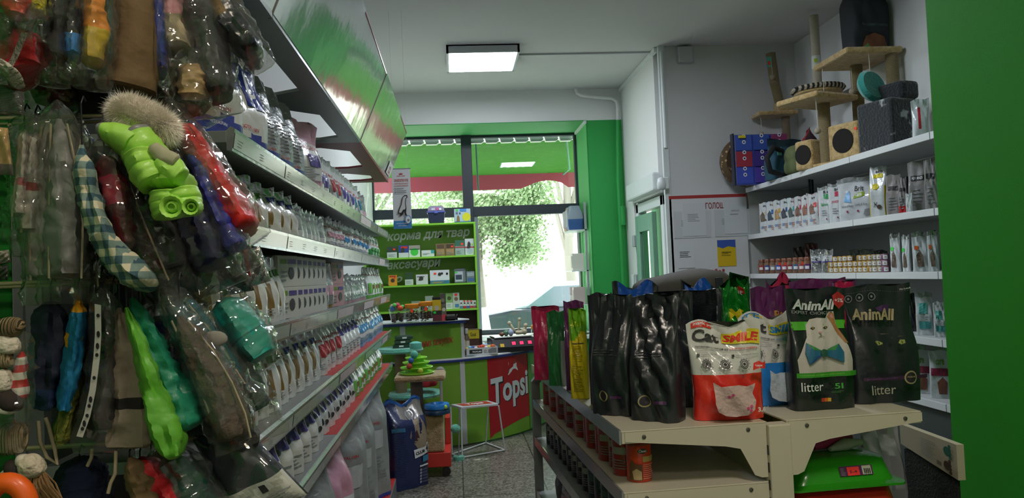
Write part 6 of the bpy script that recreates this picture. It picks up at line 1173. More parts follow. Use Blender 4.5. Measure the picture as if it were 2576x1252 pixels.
def tubeform(path, Y, dep, seed, cr=.08, seg=24, n=36, pad=0, ext=(0, 0), nexp=2.2, yaw=None, quilt=0, film=False, nq=9, fa=1.0):
    """soft hanging volume around a centre line given in photo coordinates at distance Y"""
    rd = random.Random(seed); ph = [rd.uniform(0, 6.28) for _ in range(8)]; sdn = rd.uniform(0, 50); pts = [(onY(px, py, Y), hw * Y / 1900) for px, py, hw in path]
    if ext[0]: d = (pts[0][0] - pts[1][0]).normalized(); pts = [(pts[0][0] + d * ext[0], pts[0][1] * .35)] + pts
    if ext[1]: d = (pts[-1][0] - pts[-2][0]).normalized(); pts = pts + [(pts[-1][0] + d * ext[1], pts[-1][1] * (1.02 if film else .92))]
    L_ = [0]
    for a, b in zip(pts, pts[1:]): L_.append(L_[-1] + (b[0] - a[0]).length)
    def samp(s):
        i = max(k for k in range(len(pts) - 1) if L_[k] <= s + 1e-9); t = (s - L_[i]) / (L_[i + 1] - L_[i])
        P0, P1, P2, P3 = [pts[max(0, min(len(pts) - 1, j))] for j in (i - 1, i, i + 1, i + 2)]
        def cr_(a, b, c, d): return .5 * ((2 * b) + (c - a) * t + (2 * a - 5 * b + 4 * c - d) * t * t + (3 * b - a - 3 * c + d) * t ** 3)
        return cr_(P0[0], P1[0], P2[0], P3[0]), max(.004, cr_(P0[1], P1[1], P2[1], P3[1]))
    rings = []; tot = L_[-1]
    for i in range(n + 1):
        f = i / n; c, hw = samp(tot * f * .99999); c2, _ = samp(min(tot * .99999, tot * f + .01)); c1, _ = samp(max(0, tot * f - .01)); d = (c2 - c1).normalized()
        view = Vector((c.x, c.y, 0)).normalized(); a_ = rd.uniform(-.02, .02) if yaw is None else yaw
        vx = Matrix.Rotation(a_, 3, 'Z') @ view; sx = d.cross(vx).normalized(); sx = sx if sx.x > 0 else -sx; vy = sx.cross(d).normalized(); vy = vy if vy.y > 0 else -vy
        endf = 1
        if film:
            if f < .10: endf = .4 + .6 * f / .10
            A, B = hw + pad, (dep + pad) * (.55 + .45 * endf) * (1 if f < .8 else 1 - .75 * (f - .8) / .2)
        else:
            if f < .16: endf = .42 + .58 * sm(f / .16)
            if f > .95: endf = .5 + .5 * ((1 - f) / .05) ** .5
            A, B = hw, dep * (.6 + .4 * endf)
        ring = []; q = 1 + quilt * (abs(math.sin(f * PI * nq)) ** .6 - .6)
        amp = .012 if film else min(.0085, hw * .45) * fa
        for k in range(seg):
            th = 2 * PI * k / seg; cx, cy_ = math.cos(th), math.sin(th); e = 2 / nexp
            pl_ = cr * (abs(math.sin(2.5 * th + ph[0] + 2.2 * f)) + .6 * abs(math.sin(4.5 * th + ph[1] - 3 * f)) - .9)       # long folds
            w_ = q * (1 + pl_) * endf; ux = math.copysign(abs(cx) ** e, cx); uy = math.copysign(abs(cy_) ** e, cy_)
            p0 = c + sx * (A * w_ * ux) + vy * (B * w_ * uy); o = (sx * ux + vy * uy).normalized()
            ring.append(p0 + o * (fold(p0, 22 if film else 30, amp, sdn) * min(1, 8 * f, 8 * (1 - f) + .3)))
        rings.append(ring)
    return rings
def cloth(c, rough=.85, b=.5, sc_=24, **k): return mat(c, rough, 0, 0, (sc_, b), **k)
def garment(label, path, Y, m, dep=.07, sleeve=True, ext=(.03, .04), rail_=None, cat='dog clothes', group='hanging dog clothes', bands=None, extra=None, cr=.13, fa=1.0, pipe=None, seed=None, name='dog_garment', quilt=0, seg=26, n=40, yaw=None, pad=.008):
    seed = seed or rng.randint(1, 9999); c = onY(path[0][0], path[0][1], Y); t = thing(name, label, cat, c, 0, group); iv = Matrix.Translation(-c)
    def loc(rg): return [[p - c for p in r] for r in rg]
    ms = m if isinstance(m, list) else [m]
    rg = tubeform(path, Y, dep, seed, cr, seg, n, quilt=quilt, yaw=yaw, fa=fa)
    MB().loft(loc(rg), (lambda i, k: bands(i / n, k / seg)) if bands else 0).build('garment', ms, t, True)
    if sleeve:
        rg2 = tubeform(path, Y, dep * 1.0, seed + 7, cr * .9, seg, n, pad=pad, ext=ext, yaw=yaw, film=True, nexp=1.7); MB().loft(loc(rg2), 0, True).build('plastic_sleeve', FILM, t, True)
    if pipe:
        for sd in pipe[1:]:
            MB().tube([onY(px + sd * hw * 1.02, py + (k == 0) * 6, Y - dep * .75) - c for k, (px, py, hw) in enumerate(path)], .0017, 6).build('seam_piping', pipe[0], t, True)
    if rail_:
        z = RAILS[rail_]; MB().tube([c + Vector((0, 0, -.012)) - c, Vector((0, 0, max(.01, z - c.z - .006))), Vector((0, .008, max(.015, z - c.z + .006))), Vector((0, .016, max(.01, z - c.z)))], .0014, 6).build('hanger_hook', HK, t)
    if extra: extra(t, c)
    return t
PIP = mat('#a4977c', .7); K1 = cloth('#15161b'); K2 = cloth('#3a3c42'); NV = cloth('#1c2246'); IND = cloth('#2c3290', .6); TAN = cloth('#6c5638'); RED2 = mat('#c4201c', .5, 0, .1, (16, .7)); DKR = cloth('#5c0a12'); GYF = mat('#b0aaa0', .35, 0, .3, (30, .6)); LIM = mat('#9fd552', .55, 0, .1, (14, .5)); TEALD = mat('#145560', .6, 0, .1, (18, .6)); AQ = mat('#1f9a8c', .5, 0, .1, (16, .6)); GRT = mat('#1d7d5e', .5, 0, .1, (20, .8)); TAUPE = cloth('#857868'); LIM2 = mat('#62ab34', .5, 0, .1, (18, .7))
# ---- top row
garment('brown suede-look dog coat, widest in the top row', [(332, -40, 50), (335, 60, 56), (330, 150, 62), (318, 232, 68)], 1.34, [TAN, cloth('#66523a')], .06, False, rail_='top', bands=lambda f, k: 1 if (k < .12 or k > .93) else 0, fa=.35, cr=.05)
garment('dark green dog garment edge at the left of the brown coat', [(270, -40, 10), (272, 60, 12), (270, 165, 10)], 1.30, cloth('#0f4a3c'), .05, True, rail_='top')
garment('orange and yellow dog costume with dark bats, top row', [(232, -40, 24), (236, 40, 27), (238, 110, 28), (234, 165, 22)], 1.26, [mat('#e08a1a', .6, bump=(20, .4)), mat('#c8a81e', .6, bump=(20, .4))], .045, True, rail_='top', bands=lambda f, k: 1 if f > .60 else 0,
        extra=lambda t, c: [MB().ball(onY(px, py, 1.235) - c, (.007, .006, .009), 8).build('bat_patch', K1, t) for px, py in ((225, 105), (247, 118), (230, 92))])
garment('dark dog garment with bright blue panel, top row', [(184, -40, 18), (186, 50, 21), (182, 150, 17)], 1.25, [K1, mat('#2f8ae0', .6)], .05, True, rail_='top', bands=lambda f, k: 1 if f > .72 else 0)
garment('plain black dog garment in film, top row', [(142, -40, 22), (142, 60, 25), (138, 155, 22)], 1.24, K1, .05, True, rail_='top')
garment('dark red dog garment hanging in the shade of the top row', [(140, 165, 34), (136, 215, 42), (132, 262, 38)], 1.38, DKR, .05, True)
garment('black dog garment left of the brown coat', [(225, 180, 32), (220, 235, 40), (230, 280, 40)], 1.42, K1, .05, False)
garment('royal blue dog garment right of the brown coat', [(392, -40, 14), (398, 70, 17), (404, 190, 15)], 1.37, cloth('#22308c', .6), .05, True, rail_='top')
garment('pink and beige dog coat in film, top row', [(420, -40, 26), (430, 50, 30), (442, 130, 32)], 1.39, [mat('#c98a94', .7, bump=(24, .5)), cloth('#a29478')], .05, True, ext=(.03, .05), rail_='top', bands=lambda f, k: 1 if f > .55 else 0)
garment('dark grey dog coat in shiny film, top row', [(486, -40, 30), (508, 60, 38), (528, 160, 42), (552, 250, 34)], 1.44, K2, .06, True, ext=(.03, .03), rail_='top', pad=.010)
garment('gold-beige folded garment beside the dark grey coat', [(480, 165, 28), (484, 205, 32), (486, 245, 30)], 1.40, cloth('#b59465', .6), .03, True)
garment('black dog shoes in film under the grey coat', [(455, 205, 30), (480, 240, 38), (500, 270, 36)], 1.50, K1, .05, True)
garment('tan and navy padded dog coat at the right of the top row', [(516, -40, 34), (545, 25, 40), (585, 75, 36), (622, 118, 30), (648, 150, 20)], 1.46, [cloth('#8a704c'), mat('#12182c', .35, 0, .4, (18, .7))], .06, True, ext=(.02, .02), rail_='top', bands=lambda f, k: 1 if f > .52 or k > .75 and f > .2 else 0, pad=.010)
garment('navy scarf-like garment under the brown coat', [(330, 245, 40), (370, 255, 46), (400, 262, 34)], 1.46, cloth('#14172c'), .05, True)
# ---- middle row
def slim(label, path, Y, m, dep=.06, **k): return garment(label, path, Y, m, dep, True, rail_='mid', **k)
slim('slim pale garment in film, far left of the middle row', [(62, 330, 10), (56, 440, 15), (48, 545, 17)], 1.26, [GYF, mat('#a84a4a', .6)], bands=lambda f, k: 1 if .55 < f < .65 else 0, pipe=(PIP, -1))
slim('pale garment with red print in film, second in the middle row', [(90, 336, 13), (82, 450, 19), (74, 585, 20)], 1.27, [mat('#b5afa6', .5, bump=(20, .4)), mat('#a03a40', .6)], bands=lambda f, k: 1 if .5 < f < .6 else 0, pipe=(PIP, -1))
slim('grey garment in film, third in the middle row', [(122, 312, 17), (112, 450, 24), (104, 590, 28), (102, 705, 24)], 1.28, mat('#8d8a84', .5, 0, 0, (20, .4)), pipe=(PIP, -1, 1))
slim('dark grey garment in glossy film, fourth in the middle row', [(148, 305, 20), (160, 430, 33), (166, 560, 42), (164, 700, 40)], 1.25, mat('#6e6d6c', .5, 0, 0, (20, .4)), pad=.010, pipe=(PIP, -1, 1))
slim('dark brown garment behind the plaid coat', [(192, 345, 18), (190, 460, 26), (210, 600, 30), (232, 690, 30)], 1.36, cloth('#2c2823'))
PLAID = mat('#c3b99c', .85, bump=(60, .3)); PN = PLAID.copy(); PN.name = 'plaid_cloth'; n_ = PN.node_tree.nodes; l_ = PN.node_tree.links
tc = n_.new('ShaderNodeTexCoord'); mxs = []
for d_, s_ in (('Z', 26), ('X', 30)):
    wv = n_.new('ShaderNodeTexWave'); wv.bands_direction = d_; wv.inputs['Scale'].default_value = s_ * .5; l_.new(tc.outputs['Object'], wv.inputs['Vector']); st = n_.new('ShaderNodeMath'); st.operation = 'GREATER_THAN'; st.inputs[1].default_value = .5; l_.new(wv.outputs['Fac'], st.inputs[0]); mxs.append(st)
ad = n_.new('ShaderNodeMath'); ad.operation = 'ADD'; l_.new(mxs[0].outputs[0], ad.inputs[0]); l_.new(mxs[1].outputs[0], ad.inputs[1]); hv = n_.new('ShaderNodeMath'); hv.operation = 'MULTIPLY'; hv.inputs[1].default_value = .5; l_.new(ad.outputs[0], hv.inputs[0])
rp = n_.new('ShaderNodeValToRGB'); rp.color_ramp.interpolation = 'CONSTANT'; e_ = rp.color_ramp.elements; e_[0].color = lin('#c9c0a6'); e_[1].position = .75; e_[1].color = lin('#34505c'); q_ = e_.new(.25); q_.color = lin('#71867f'); l_.new(hv.outputs[0], rp.inputs[0]); l_.new(rp.outputs[0], n_['Principled BSDF'].inputs['Base Color'])
garment('blue and cream plaid dog coat curling to the right, middle row', [(206, 368, 15), (208, 420, 22), (226, 500, 24), (246, 570, 24), (286, 640, 27), (338, 688, 30), (384, 716, 18)], 1.22, PN, .05, False, rail_='mid', n=34)
garment('red and magenta dog garment in film, middle row', [(262, 395, 22), (284, 480, 28), (300, 560, 28), (322, 630, 22)], 1.30, [DKR, mat('#c81c48', .6)], .06, True, rail_='mid', bands=lambda f, k: 1 if .25 < f < .55 and (k < .2 or k > .6) else 0)
garment('black dog coat behind the lime jacket, middle row', [(318, 400, 30), (352, 500, 44), (390, 600, 50), (430, 700, 48)], 1.40, K1, .08, True, rail_='mid')
garment('dark brown dog coat behind the lime jacket sleeves', [(372, 420, 30), (410, 540, 40), (450, 640, 44), (500, 720, 40)], 1.46, cloth('#1f1a1a'), .08, True, rail_='mid')
garment('dark navy dog coat between the lime and red jackets', [(440, 420, 24), (490, 540, 46), (520, 620, 50), (545, 675, 44)], 1.42, NV, .07, True, rail_='mid')
garment('indigo dog coat edging the red jacket', [(470, 380, 16), (500, 430, 22), (540, 520, 20), (576, 590, 24), (598, 632, 22)], 1.405, IND, .05, True, quilt=.12)
garment('bright red puffer dog jacket in clear film', [(452, 318, 14), (492, 380, 30), (536, 460, 36), (582, 530, 42), (622, 588, 34)], 1.44, RED2, .08, True, ext=(.05, .02), quilt=.05, fa=.7, n=44, pad=.009, rail_='mid')
garment('maroon garment top behind the fur hood', [(380, 262, 20), (420, 290, 24), (450, 320, 20)], 1.50, cloth('#4a1a30'), .04, False)
# lime jacket
Yj = 1.27; jc = onY(360, 330, Yj); j = thing('dog_jacket', 'bright lime puffer dog jacket with white fur hood and rolled cuffs', 'dog jacket', jc)
def jpart(name, path, dep, m, cr=.04, quilt=.0, Y=Yj, bands=None, seg=24, n=30, nexp=2.3):
    rg = [[p - jc for p in r] for r in tubeform(path, Y, dep, 77, cr, seg, n, quilt=quilt, nexp=nexp, fa=.38, nq=4)]
    return MB().loft(rg, (lambda i, k: bands(i / n, k / seg)) if bands else 0).build(name, m, j, True)
GB = mat('#7d7f7c', .4)
jpart('jacket_body', [(330, 335, 40), (362, 385, 50), (390, 430, 50), (408, 462, 48)], .055, [LIM, GB], .04, .06, bands=lambda f, k: 1 if .06 < f < .20 else 0)
jpart('shoulder', [(262, 338, 16), (290, 345, 26), (320, 358, 34), (348, 378, 30)], .05, [LIM, GB], .04, 0, bands=lambda f, k: 1 if f < .22 else 0, Y=Yj - .012)
jpart('sleeve', [(345, 380, 32), (366, 430, 36), (388, 466, 32)], .045, LIM, .05, .07, Y=Yj - .03)
jpart('pocket_flap', [(378, 368, 14), (412, 392, 20), (446, 408, 16)], .012, mat('#a5a284', .7), .02, 0, Y=Yj - .055)
jpart('pocket', [(400, 400, 26), (430, 425, 32), (458, 448, 22)], .02, LIM, .05, .05, Y=Yj - .045)
jpart('waist_band', [(384, 452, 22), (430, 452, 26), (474, 456, 20)], .05, LIM, .06, .05, Y=Yj - .01)
for nm, path in (('rolled_cuff', [(420, 478, 38), (422, 510, 40), (428, 546, 34)]), ('rolled_cuff', [(452, 480, 40), (462, 510, 42), (466, 540, 32)])): jpart(nm, path, .05, LIM, .05, .05, Y=Yj - .02)
for px, py, r in ((433, 520, 30), (482, 520, 22)):
    c = onY(px, py, Yj - .068) - jc; rr_ = r * (Yj - .068) / 1900; M_ = Matrix.Translation(c) @ Matrix.Rotation(R(90 + 5), 4, 'X') @ Matrix.Rotation(R(8), 4, 'Y')
    rgs = []
    for rad, zz in ((1.0, -.02), (1.0, .0), (.86, .010), (.66, .008), (.5, -.002), (.42, .004), (.28, .006), (.2, -.008)):
        rgs.append([M_ @ Vector((rr_ * rad * (1 + .05 * (k % 2)) * math.cos(2 * PI * k / 28), rr_ * rad * (1 + .05 * (k % 2)) * math.sin(2 * PI * k / 28), zz)) for k in range(28)])
    MB().loft(rgs).build('cuff_end', LIM, j, True)
# fur trim and hood lining
fur = MB(); fr = random.Random(5); fp_ = [(300, 284), (318, 274), (340, 280), (366, 290), (392, 304), (414, 318), (424, 330)]
core = [onY(px, py, Yj + .0) - jc for px, py in fp_]; fur.tube(core, [.010, .019, .021, .020, .018, .015, .008], 12)
for i in range(42000):
    s = fr.random() * (len(core) - 1.001); k = int(s); c = core[k].lerp(core[k + 1], s - k); q = Vector((fr.gauss(0, 1), fr.gauss(0, 1), fr.gauss(0, 1))).normalized(); l = fr.uniform(.024, .034) * (.7 if s < .4 or s > 5.3 else 1); d = q.orthogonal().normalized() * .0004; g = Vector((0, 0, -.004)); fur.add([c + q * .016 - d, c + q * .016 + d, c + q * l + g + Vector((fr.gauss(0, .004), fr.gauss(0, .004), fr.gauss(0, .004)))], [(0, 1, 2)])
tag(fur.build('fur_collar', mat('#f2eadc', .95), j, fix=False), 'white fluffy fur hood trim')
jpart('hood_lining', [(300, 296, 10), (350, 318, 22), (395, 345, 26), (425, 368, 18)], .03, [mat('#8fae2a', .7), mat('#8a7440', .8)], .05, 0, Y=Yj + .012, bands=lambda f, k: 1 if f > .6 else 0)
# striped and dark packs beside the red jacket
def flatpack(label, c4, Y, thick, m, pr=None, group=None, cat='dog clothes pack', bands=None, cr=.006):
    """soft flat pack: c4 = top-left, top-right, bottom-right, bottom-left corners in the photo at distance Y"""
    P4 = [onY(px, py, Y) for px, py in c4]; c = P4[0]; t = thing('clothes_pack', label, cat, c, 0, group); n = 14; vs = []; rings = []
    fr_ = Vector((c.x, c.y, 0)).normalized()
    def S(u, v, sd, lift=0):
        p = P4[0].lerp(P4[1], u).lerp(P4[3].lerp(P4[2], u), v) - c; e = (max(0, 1 - abs(2 * u - 1) ** 3) * max(0, 1 - abs(2 * v - 1) ** 3)) ** .5
        return p + fr_ * (sd * (thick * e + lift) + cr * math.sin(9 * u + 7 * v) * math.sin(11 * v + 3 * u) * e)
    mb = MB()
    for sd in (-1, 1):
        o = len(mb.v); g = [S(i / n, k / n, sd) for k in range(n + 1) for i in range(n + 1)]
        fs = [(k * (n + 1) + i, k * (n + 1) + i + 1, (k + 1) * (n + 1) + i + 1, (k + 1) * (n + 1) + i) for k in range(n) for i in range(n)]
        mb.add(g, fs, [bands((i + .5) / n, (k + .5) / n) if bands else 0 for k in range(n) for i in range(n)])
    mb.build('pack', m, t, True)
    if pr: q = Print(lambda x, z, l: S(max(0, min(1, x)), max(0, min(1, 1 - z)), -1, l), maxlen=.06, first=.004); pr(q); q.build('card_print', t)
    mb = MB(); 
    for sd in (-1, 1):
        g = [S(i / n, k / n, sd, .004) for k in range(n + 1) for i in range(n + 1)]; mb.add(g, [(k * (n + 1) + i, k * (n + 1) + i + 1, (k + 1) * (n + 1) + i + 1, (k + 1) * (n + 1) + i) for k in range(n) for i in range(n)])
    mb.build('plastic_sleeve', FILM, t, True); return t
flatpack('red and silver pack with crinkled silver film below the red jacket', [(612, 630), (654, 618), (682, 706), (622, 724)], 1.56, .012, [foil('#c4c6c8', .2, 1.0, 60), mat('#a8282c', .5)], bands=lambda u, v: 1 if u < .22 and v < .7 else 0)
flatpack('black glossy pack below the navy coat, beside the silver pack', [(540, 660), (606, 640), (640, 730), (560, 745)], 1.52, .02, mat('#121318', .2, 0, .6, (16, .8)))
# ---- lower row
def low(label, path, Y, m, dep=.06, **k): return garment(label, path, Y, m, dep, k.pop('sleeve', True), rail_=k.pop('rail_', 'low'), **k)
low('dark denim dog coat with white stitching, lower row left', [(128, 758, 28), (126, 850, 34), (120, 940, 36), (112, 1022, 24)], 1.30, [cloth('#1a2236', .8, .3), cloth('#22365a')], sleeve=False, cr=.24, bands=lambda f, k: 1 if f > .75 else 0)
low('teal blue dog garment with orange top, lower row', [(198, 755, 14), (194, 830, 17), (178, 930, 18), (160, 1020, 17)], 1.27, [mat('#e09a1e', .6), cloth('#14709a', .7)], sleeve=False, cr=.24, bands=lambda f, k: 0 if (f < .12 or (.28 < f < .42 and .2 < k < .6)) else 1)
low('yellow-green fuzzy dog sweater edge, lower row', [(206, 800, 8), (196, 900, 12), (176, 1010, 16), (152, 1100, 17)], 1.29, mat('#5a641e', .95, bump=(50, 1), mix=('#8a8a34', 60, .45, .6)), sleeve=False)
low('pink-grey dog garment between the green sweater and punched sleeve', [(222, 830, 11), (216, 900, 13), (208, 975, 12)], 1.33, cloth('#8f7468'), .05)
FS = cloth('#25231f')
def punched(t, c):
    pts = [(246, 765), (247, 840), (243, 900), (233, 980), (219, 1045), (200, 1098)]; mb = MB(); pr = []
    for i in range(41):
        f = i / 40 * (len(pts) - 1.0001); k = int(f); px = pts[k][0] + (pts[k + 1][0] - pts[k][0]) * (f - k); py = pts[k][1] + (pts[k + 1][1] - pts[k][1]) * (f - k); pr.append((px, py))
    vs = []; 
    for px, py in pr: vs += [onY(px - 8, py - 1, 1.205) - c, onY(px + 8, py + 2, 1.205) - c, onY(px + 8, py + 2, 1.2065) - c, onY(px - 8, py - 1, 1.2065) - c]
    fs = [(4 * i + a, 4 * i + b, 4 * i + 4 + b, 4 * i + 4 + a) for i in range(40) for a, b in ((0, 1), (1, 2), (2, 3), (3, 0))]; mb.add(vs, fs + [(0, 1, 2, 3), (163, 162, 161, 160)]).build('punched_strip', mat('#b9b7b0', .5), t)
    h = MB()
    for i in (3, 8, 12, 15, 21, 27, 29, 32, 35, 37):
        p = onY(pr[i][0], pr[i][1], 1.203) - c; h.add([p + Vector((.0026 * math.cos(a), 0, (.005 if i in (8, 12, 27, 35) else .003) * math.sin(a))) for a in [2 * PI * k / 10 for k in range(10)]], [tuple(range(10))])
    h.build('punch_hole', K1, t)
garment('clear file sleeve with white punched strip holding a dark garment', [(262, 770, 16), (268, 860, 22), (262, 960, 30), (250, 1075, 34)], 1.27, FS, .04, True, rail_='low', extra=punched, pad=.008)
low('taupe dog coat with dark piping, lower row middle', [(300, 775, 14), (322, 870, 32), (340, 960, 46), (344, 1050, 58), (346, 1118, 58)], 1.30, [TAUPE, cloth('#1d1a18')], .06, sleeve=False, cr=.22, bands=lambda f, k: 1 if k < .07 or f > .96 or (.62 < f < .68) else 0)
low('lime green dog coat with crumpled lower end, lower row', [(318, 775, 10), (345, 850, 15), (368, 920, 20), (396, 1010, 30), (424, 1090, 34), (440, 1150, 20)], 1.26, LIM2, .05, sleeve=False, quilt=.02, n=46, cr=.2)
low('emerald green puffer dog coat, lower row', [(332, 752, 16), (366, 830, 22), (404, 910, 28), (440, 1000, 40), (478, 1080, 36)], 1.31, GRT, .06, sleeve=False, quilt=.03, n=46, cr=.18)
low('navy quilted dog coat behind the emerald coat', [(390, 800, 26), (430, 870, 36), (462, 930, 36), (490, 1000, 30)], 1.42, mat('#1c2150', .5, 0, .1, (18, .7)), .07, quilt=.08)
low('dark teal dog coat in film, lower row', [(440, 760, 34), (486, 830, 42), (530, 900, 44), (575, 965, 40)], 1.40, TEALD, .07, ext=(.03, .06), pad=.009, pipe=(PIP, -1, 1), extra=lambda t, c: MB().ball(onY(540, 852, 1.335) - c, (.022, .006, .014), 12).build('grey_badge', mat('#8c8a80', .9), t, True))
low('brown-grey knitted dog sweater in long film, lower row', [(452, 800, 20), (500, 880, 34), (540, 960, 42), (572, 1040, 44), (592, 1100, 38)], 1.33, cloth('#54493e', .9, .8, 60), .06, ext=(.06, .02), pad=.008, pipe=(PIP, -1, 1))
low('aqua puffer dog coat in shiny film, right of the lower row', [(556, 755, 32), (590, 800, 42), (628, 850, 46), (664, 900, 30)], 1.47, [AQ, mat('#176a62', .6)], .07, ext=(.03, .02), pad=.010, fa=.5, bands=lambda f, k: 1 if .60 < f < .65 else 0)
garment('dark garment in clear crinkled film beneath the aqua coat', [(600, 905, 24), (625, 970, 28), (650, 1030, 26)], 1.46, cloth('#173a38'), .04, True, ext=(.05, .06), pad=.012)
solo(MB().lathe([(.004, -.006), (.020, -.006), (.021, 0), (.020, .006), (.004, .006)], 24, M=Matrix.Rotation(R(90), 4, 'X')), 'hanger_disc', K1, 'black round disc at the foot of the knitted sweater film', 'disc', smooth=True, loc=onY(622, 1104, 1.36))
low('dark red dog garment with cream edge beside the taupe coat, lower row', [(286, 790, 10), (290, 870, 14), (286, 950, 16), (280, 1010, 12)], 1.33, [cloth('#8a1f22'), cloth('#a89a86')], sleeve=False, bands=lambda f, k: 1 if .4 < k < .6 else 0)
low('dark slate dog garment behind the punched sleeve, lower row', [(276, 770, 12), (300, 870, 20), (306, 980, 28), (300, 1080, 30)], 1.39, cloth('#34373e'), sleeve=False)
low('mustard and black dog garment behind the denim coat, lower row', [(108, 790, 14), (102, 870, 18), (100, 960, 18)], 1.38, [K1, cloth('#b08a1a')], sleeve=False, bands=lambda f, k: 1 if .62 < f < .9 else 0)
low('olive dog garment peeking between the lime and emerald coats', [(352, 830, 10), (382, 910, 16), (404, 980, 18), (420, 1040, 14)], 1.37, cloth('#5f6a3c'), sleeve=False)
slim('brown dog garment in film between the grey ones and the plaid coat', [(190, 330, 14), (176, 420, 20), (196, 540, 24), (214, 640, 26), (224, 720, 22)], 1.33, cloth('#4a4034'), pipe=(PIP, 1))
slim('dark wine dog garment in film under the red one, middle row', [(300, 430, 16), (330, 540, 24), (370, 640, 26), (404, 705, 20)], 1.36, cloth('#3a1c1e'), pipe=(PIP, 1))
# ---- lowest row
def base(label, path, Y, m, dep=.06, **k): return garment(label, path, Y, m, dep, k.pop('sleeve', True), rail_='base', group='lowest row of dog clothes', **k)
base('dark blue fuzzy dog garment at the bottom left', [(200, 1150, 34), (205, 1200, 54), (210, 1290, 56)], 1.34, cloth('#111c38', .95, 1, 40), sleeve=False)
base('tan dog garment lining at the bottom', [(326, 1150, 12), (346, 1190, 24), (372, 1250, 30), (392, 1310, 28)], 1.27, TAN, .03, sleeve=False)
base('red dog garment at the bottom', [(352, 1150, 16), (384, 1195, 28), (424, 1260, 36), (450, 1320, 34)], 1.31, mat('#b81a24', .6, bump=(20, .5)), sleeve=False)
base('dark green glossy dog coat at the bottom', [(420, 1145, 28), (460, 1200, 44), (500, 1280, 50)], 1.33, mat('#0f3a36', .4, 0, .3, (18, .7)), pad=.008)
base('black dog garment between the red and green ones at the bottom', [(380, 1140, 22), (410, 1170, 26), (440, 1200, 24)], 1.42, K1)
def pr_card(q):
    q.poly([(.06, .0), (.98, .0), (.98, .42), (.06, .38)], mat('#b8b9b2', .45)); q.rect(.12, .28, .35, .31, INKG); q.rect(.12, .23, .40, .26, INKG); q.rect(.52, .28, .62, .37, INK); q.lines(.5, .05, .92, .25, 7, INKG); q.lines(.12, .04, .42, .2, 5, INKG)
flatpack('navy glossy clothes pack with white information card at the bottom', [(480, 1098), (620, 1076), (775, 1240), (610, 1330)], 1.38, .035, mat('#111a2e', .25, 0, .5, (14, .6)), pr_card)
flatpack('purple-navy clothes pack under the card pack at the bottom', [(440, 1165), (520, 1155), (640, 1330), (500, 1340)], 1.44, .03, mat('#1c1c4c', .3, 0, .4, (14, .6)))
# ---- far left toys and packs
def hangstr(t, p, top, c): MB().tube([p - c, Vector((p.x - c.x, p.y - c.y, top - c.z))], .0012, 5).build('hang_string', mat('#b8a888', .8), t)
ROPE = mat('#b9a27c', .9, bump=(70, .9, 'wavex'), mix=('#8a7350', 26, .4, .6)); ROPED = mat('#2c2420', .9)
def rope(label, spec, Y, group='rope toys', tail=None):
    c = onY(spec[0][0][0][0], spec[0][0][0][1], Y); t = thing('rope_toy', label, 'rope toy', c, 0, group)
    for pts, r, m in spec: 
        pp_ = [onY(px, py, Y + dy) - c for px, py, dy in [(a + (0,))[:3] if len(a) == 2 else a for a in pts]]; k = len(pp_); MB().tube(pp_, [r * (.7 + .3 * math.sin(PI * (i + .5) / k)) for i in range(k)], 12).build('rope_strand', m, t, True, sub=1)
    if tail:
        mb = MB(); rd = random.Random(3)
        for i in range(70):
            a = onY(tail[0][0] + rd.uniform(-14, 14), tail[0][1], Y) - c; b = onY(tail[1][0] + rd.uniform(-45, 45), tail[1][1] + rd.uniform(-14, 14), Y) - c; mb.tube([a, a.lerp(b, .5) + Vector((0, rd.uniform(-.01, .01), 0)), b], .0012, 4)
        tag(mb.build('rope_tassel', mat('#8a6a44', .9), t), kind='stuff')
    z_ = spec[0][0][0]; return t
rope('cream rope knot toy at the left edge, upper one', [([(-8, 838), (14, 824), (38, 822), (52, 832)], .018, ROPE), ([(-10, 850), (10, 858), (26, 872), (24, 892)], .018, mat('#cfc6b4', .9, bump=(70, .9))), ([(-12, 895), (4, 890), (12, 905), (4, 925)], .016, ROPE)], 1.15)
rope('black and white rope knot toy at the left edge below the cream one', [([(-10, 940), (2, 945), (8, 965), (0, 985)], .017, mat('#cfc6b4', .9, bump=(70, .9))), ([(-10, 1000), (16, 1004), (36, 1018), (30, 1034)], .018, ROPED), ([(-12, 1012), (6, 1020), (20, 1030), (14, 1040)], .015, mat('#d8d2c4', .9))], 1.15)
STRIPE = mat('#c8202c', .7, mix=('#d8d2c8', 14, .49, .51), kind='wavez')
t = garment('red and white striped rope toy in clear film, left', [(56, 885, 8), (50, 930, 14), (46, 980, 18), (42, 1000, 16)], 1.17, STRIPE, .02, True, cat='dog toy', group='rope toys', name='striped_toy', ext=(.03, .08))
rope('beige hanging rope end below the striped toy', [([(36, 1060), (32, 1090), (30, 1120), (30, 1145)], .022, ROPE)], 1.19)
rope('knotted rope toy with frayed tassel at the bottom left', [([(14, 1180), (30, 1172), (46, 1190), (40, 1206)], .016, ROPED), ([(50, 1175), (72, 1172), (92, 1170), (104, 1160)], .02, mat('#c9bda6', .9, bump=(70, .9))), ([(58, 1176), (62, 1158), (66, 1142)], .014, mat('#d3cab8', .9)), ([(0, 1192), (14, 1200), (36, 1206)], .014, mat('#cfc6b4', .9))], 1.18, tail=((92, 1178), (116, 1262)))
t = thing('ring_toy', 'orange ring toy at the bottom left corner', 'dog toy', onY(18, 1275, 1.10)); c = Vector(t.location)
MB().tube([onY(18 + 52 * math.cos(a), 1275 + 62 * math.sin(a), 1.10) - c for a in [2 * PI * k / 40 for k in range(41)]], .014, 12).build('ring', mat('#f0641a', .45, coat=.2), t, True)
t = thing('santa_outfit', 'red santa dog outfit with glittery silver strap, upper left', 'dog costume', onY(45, 140, 1.2)); c = Vector(t.location)
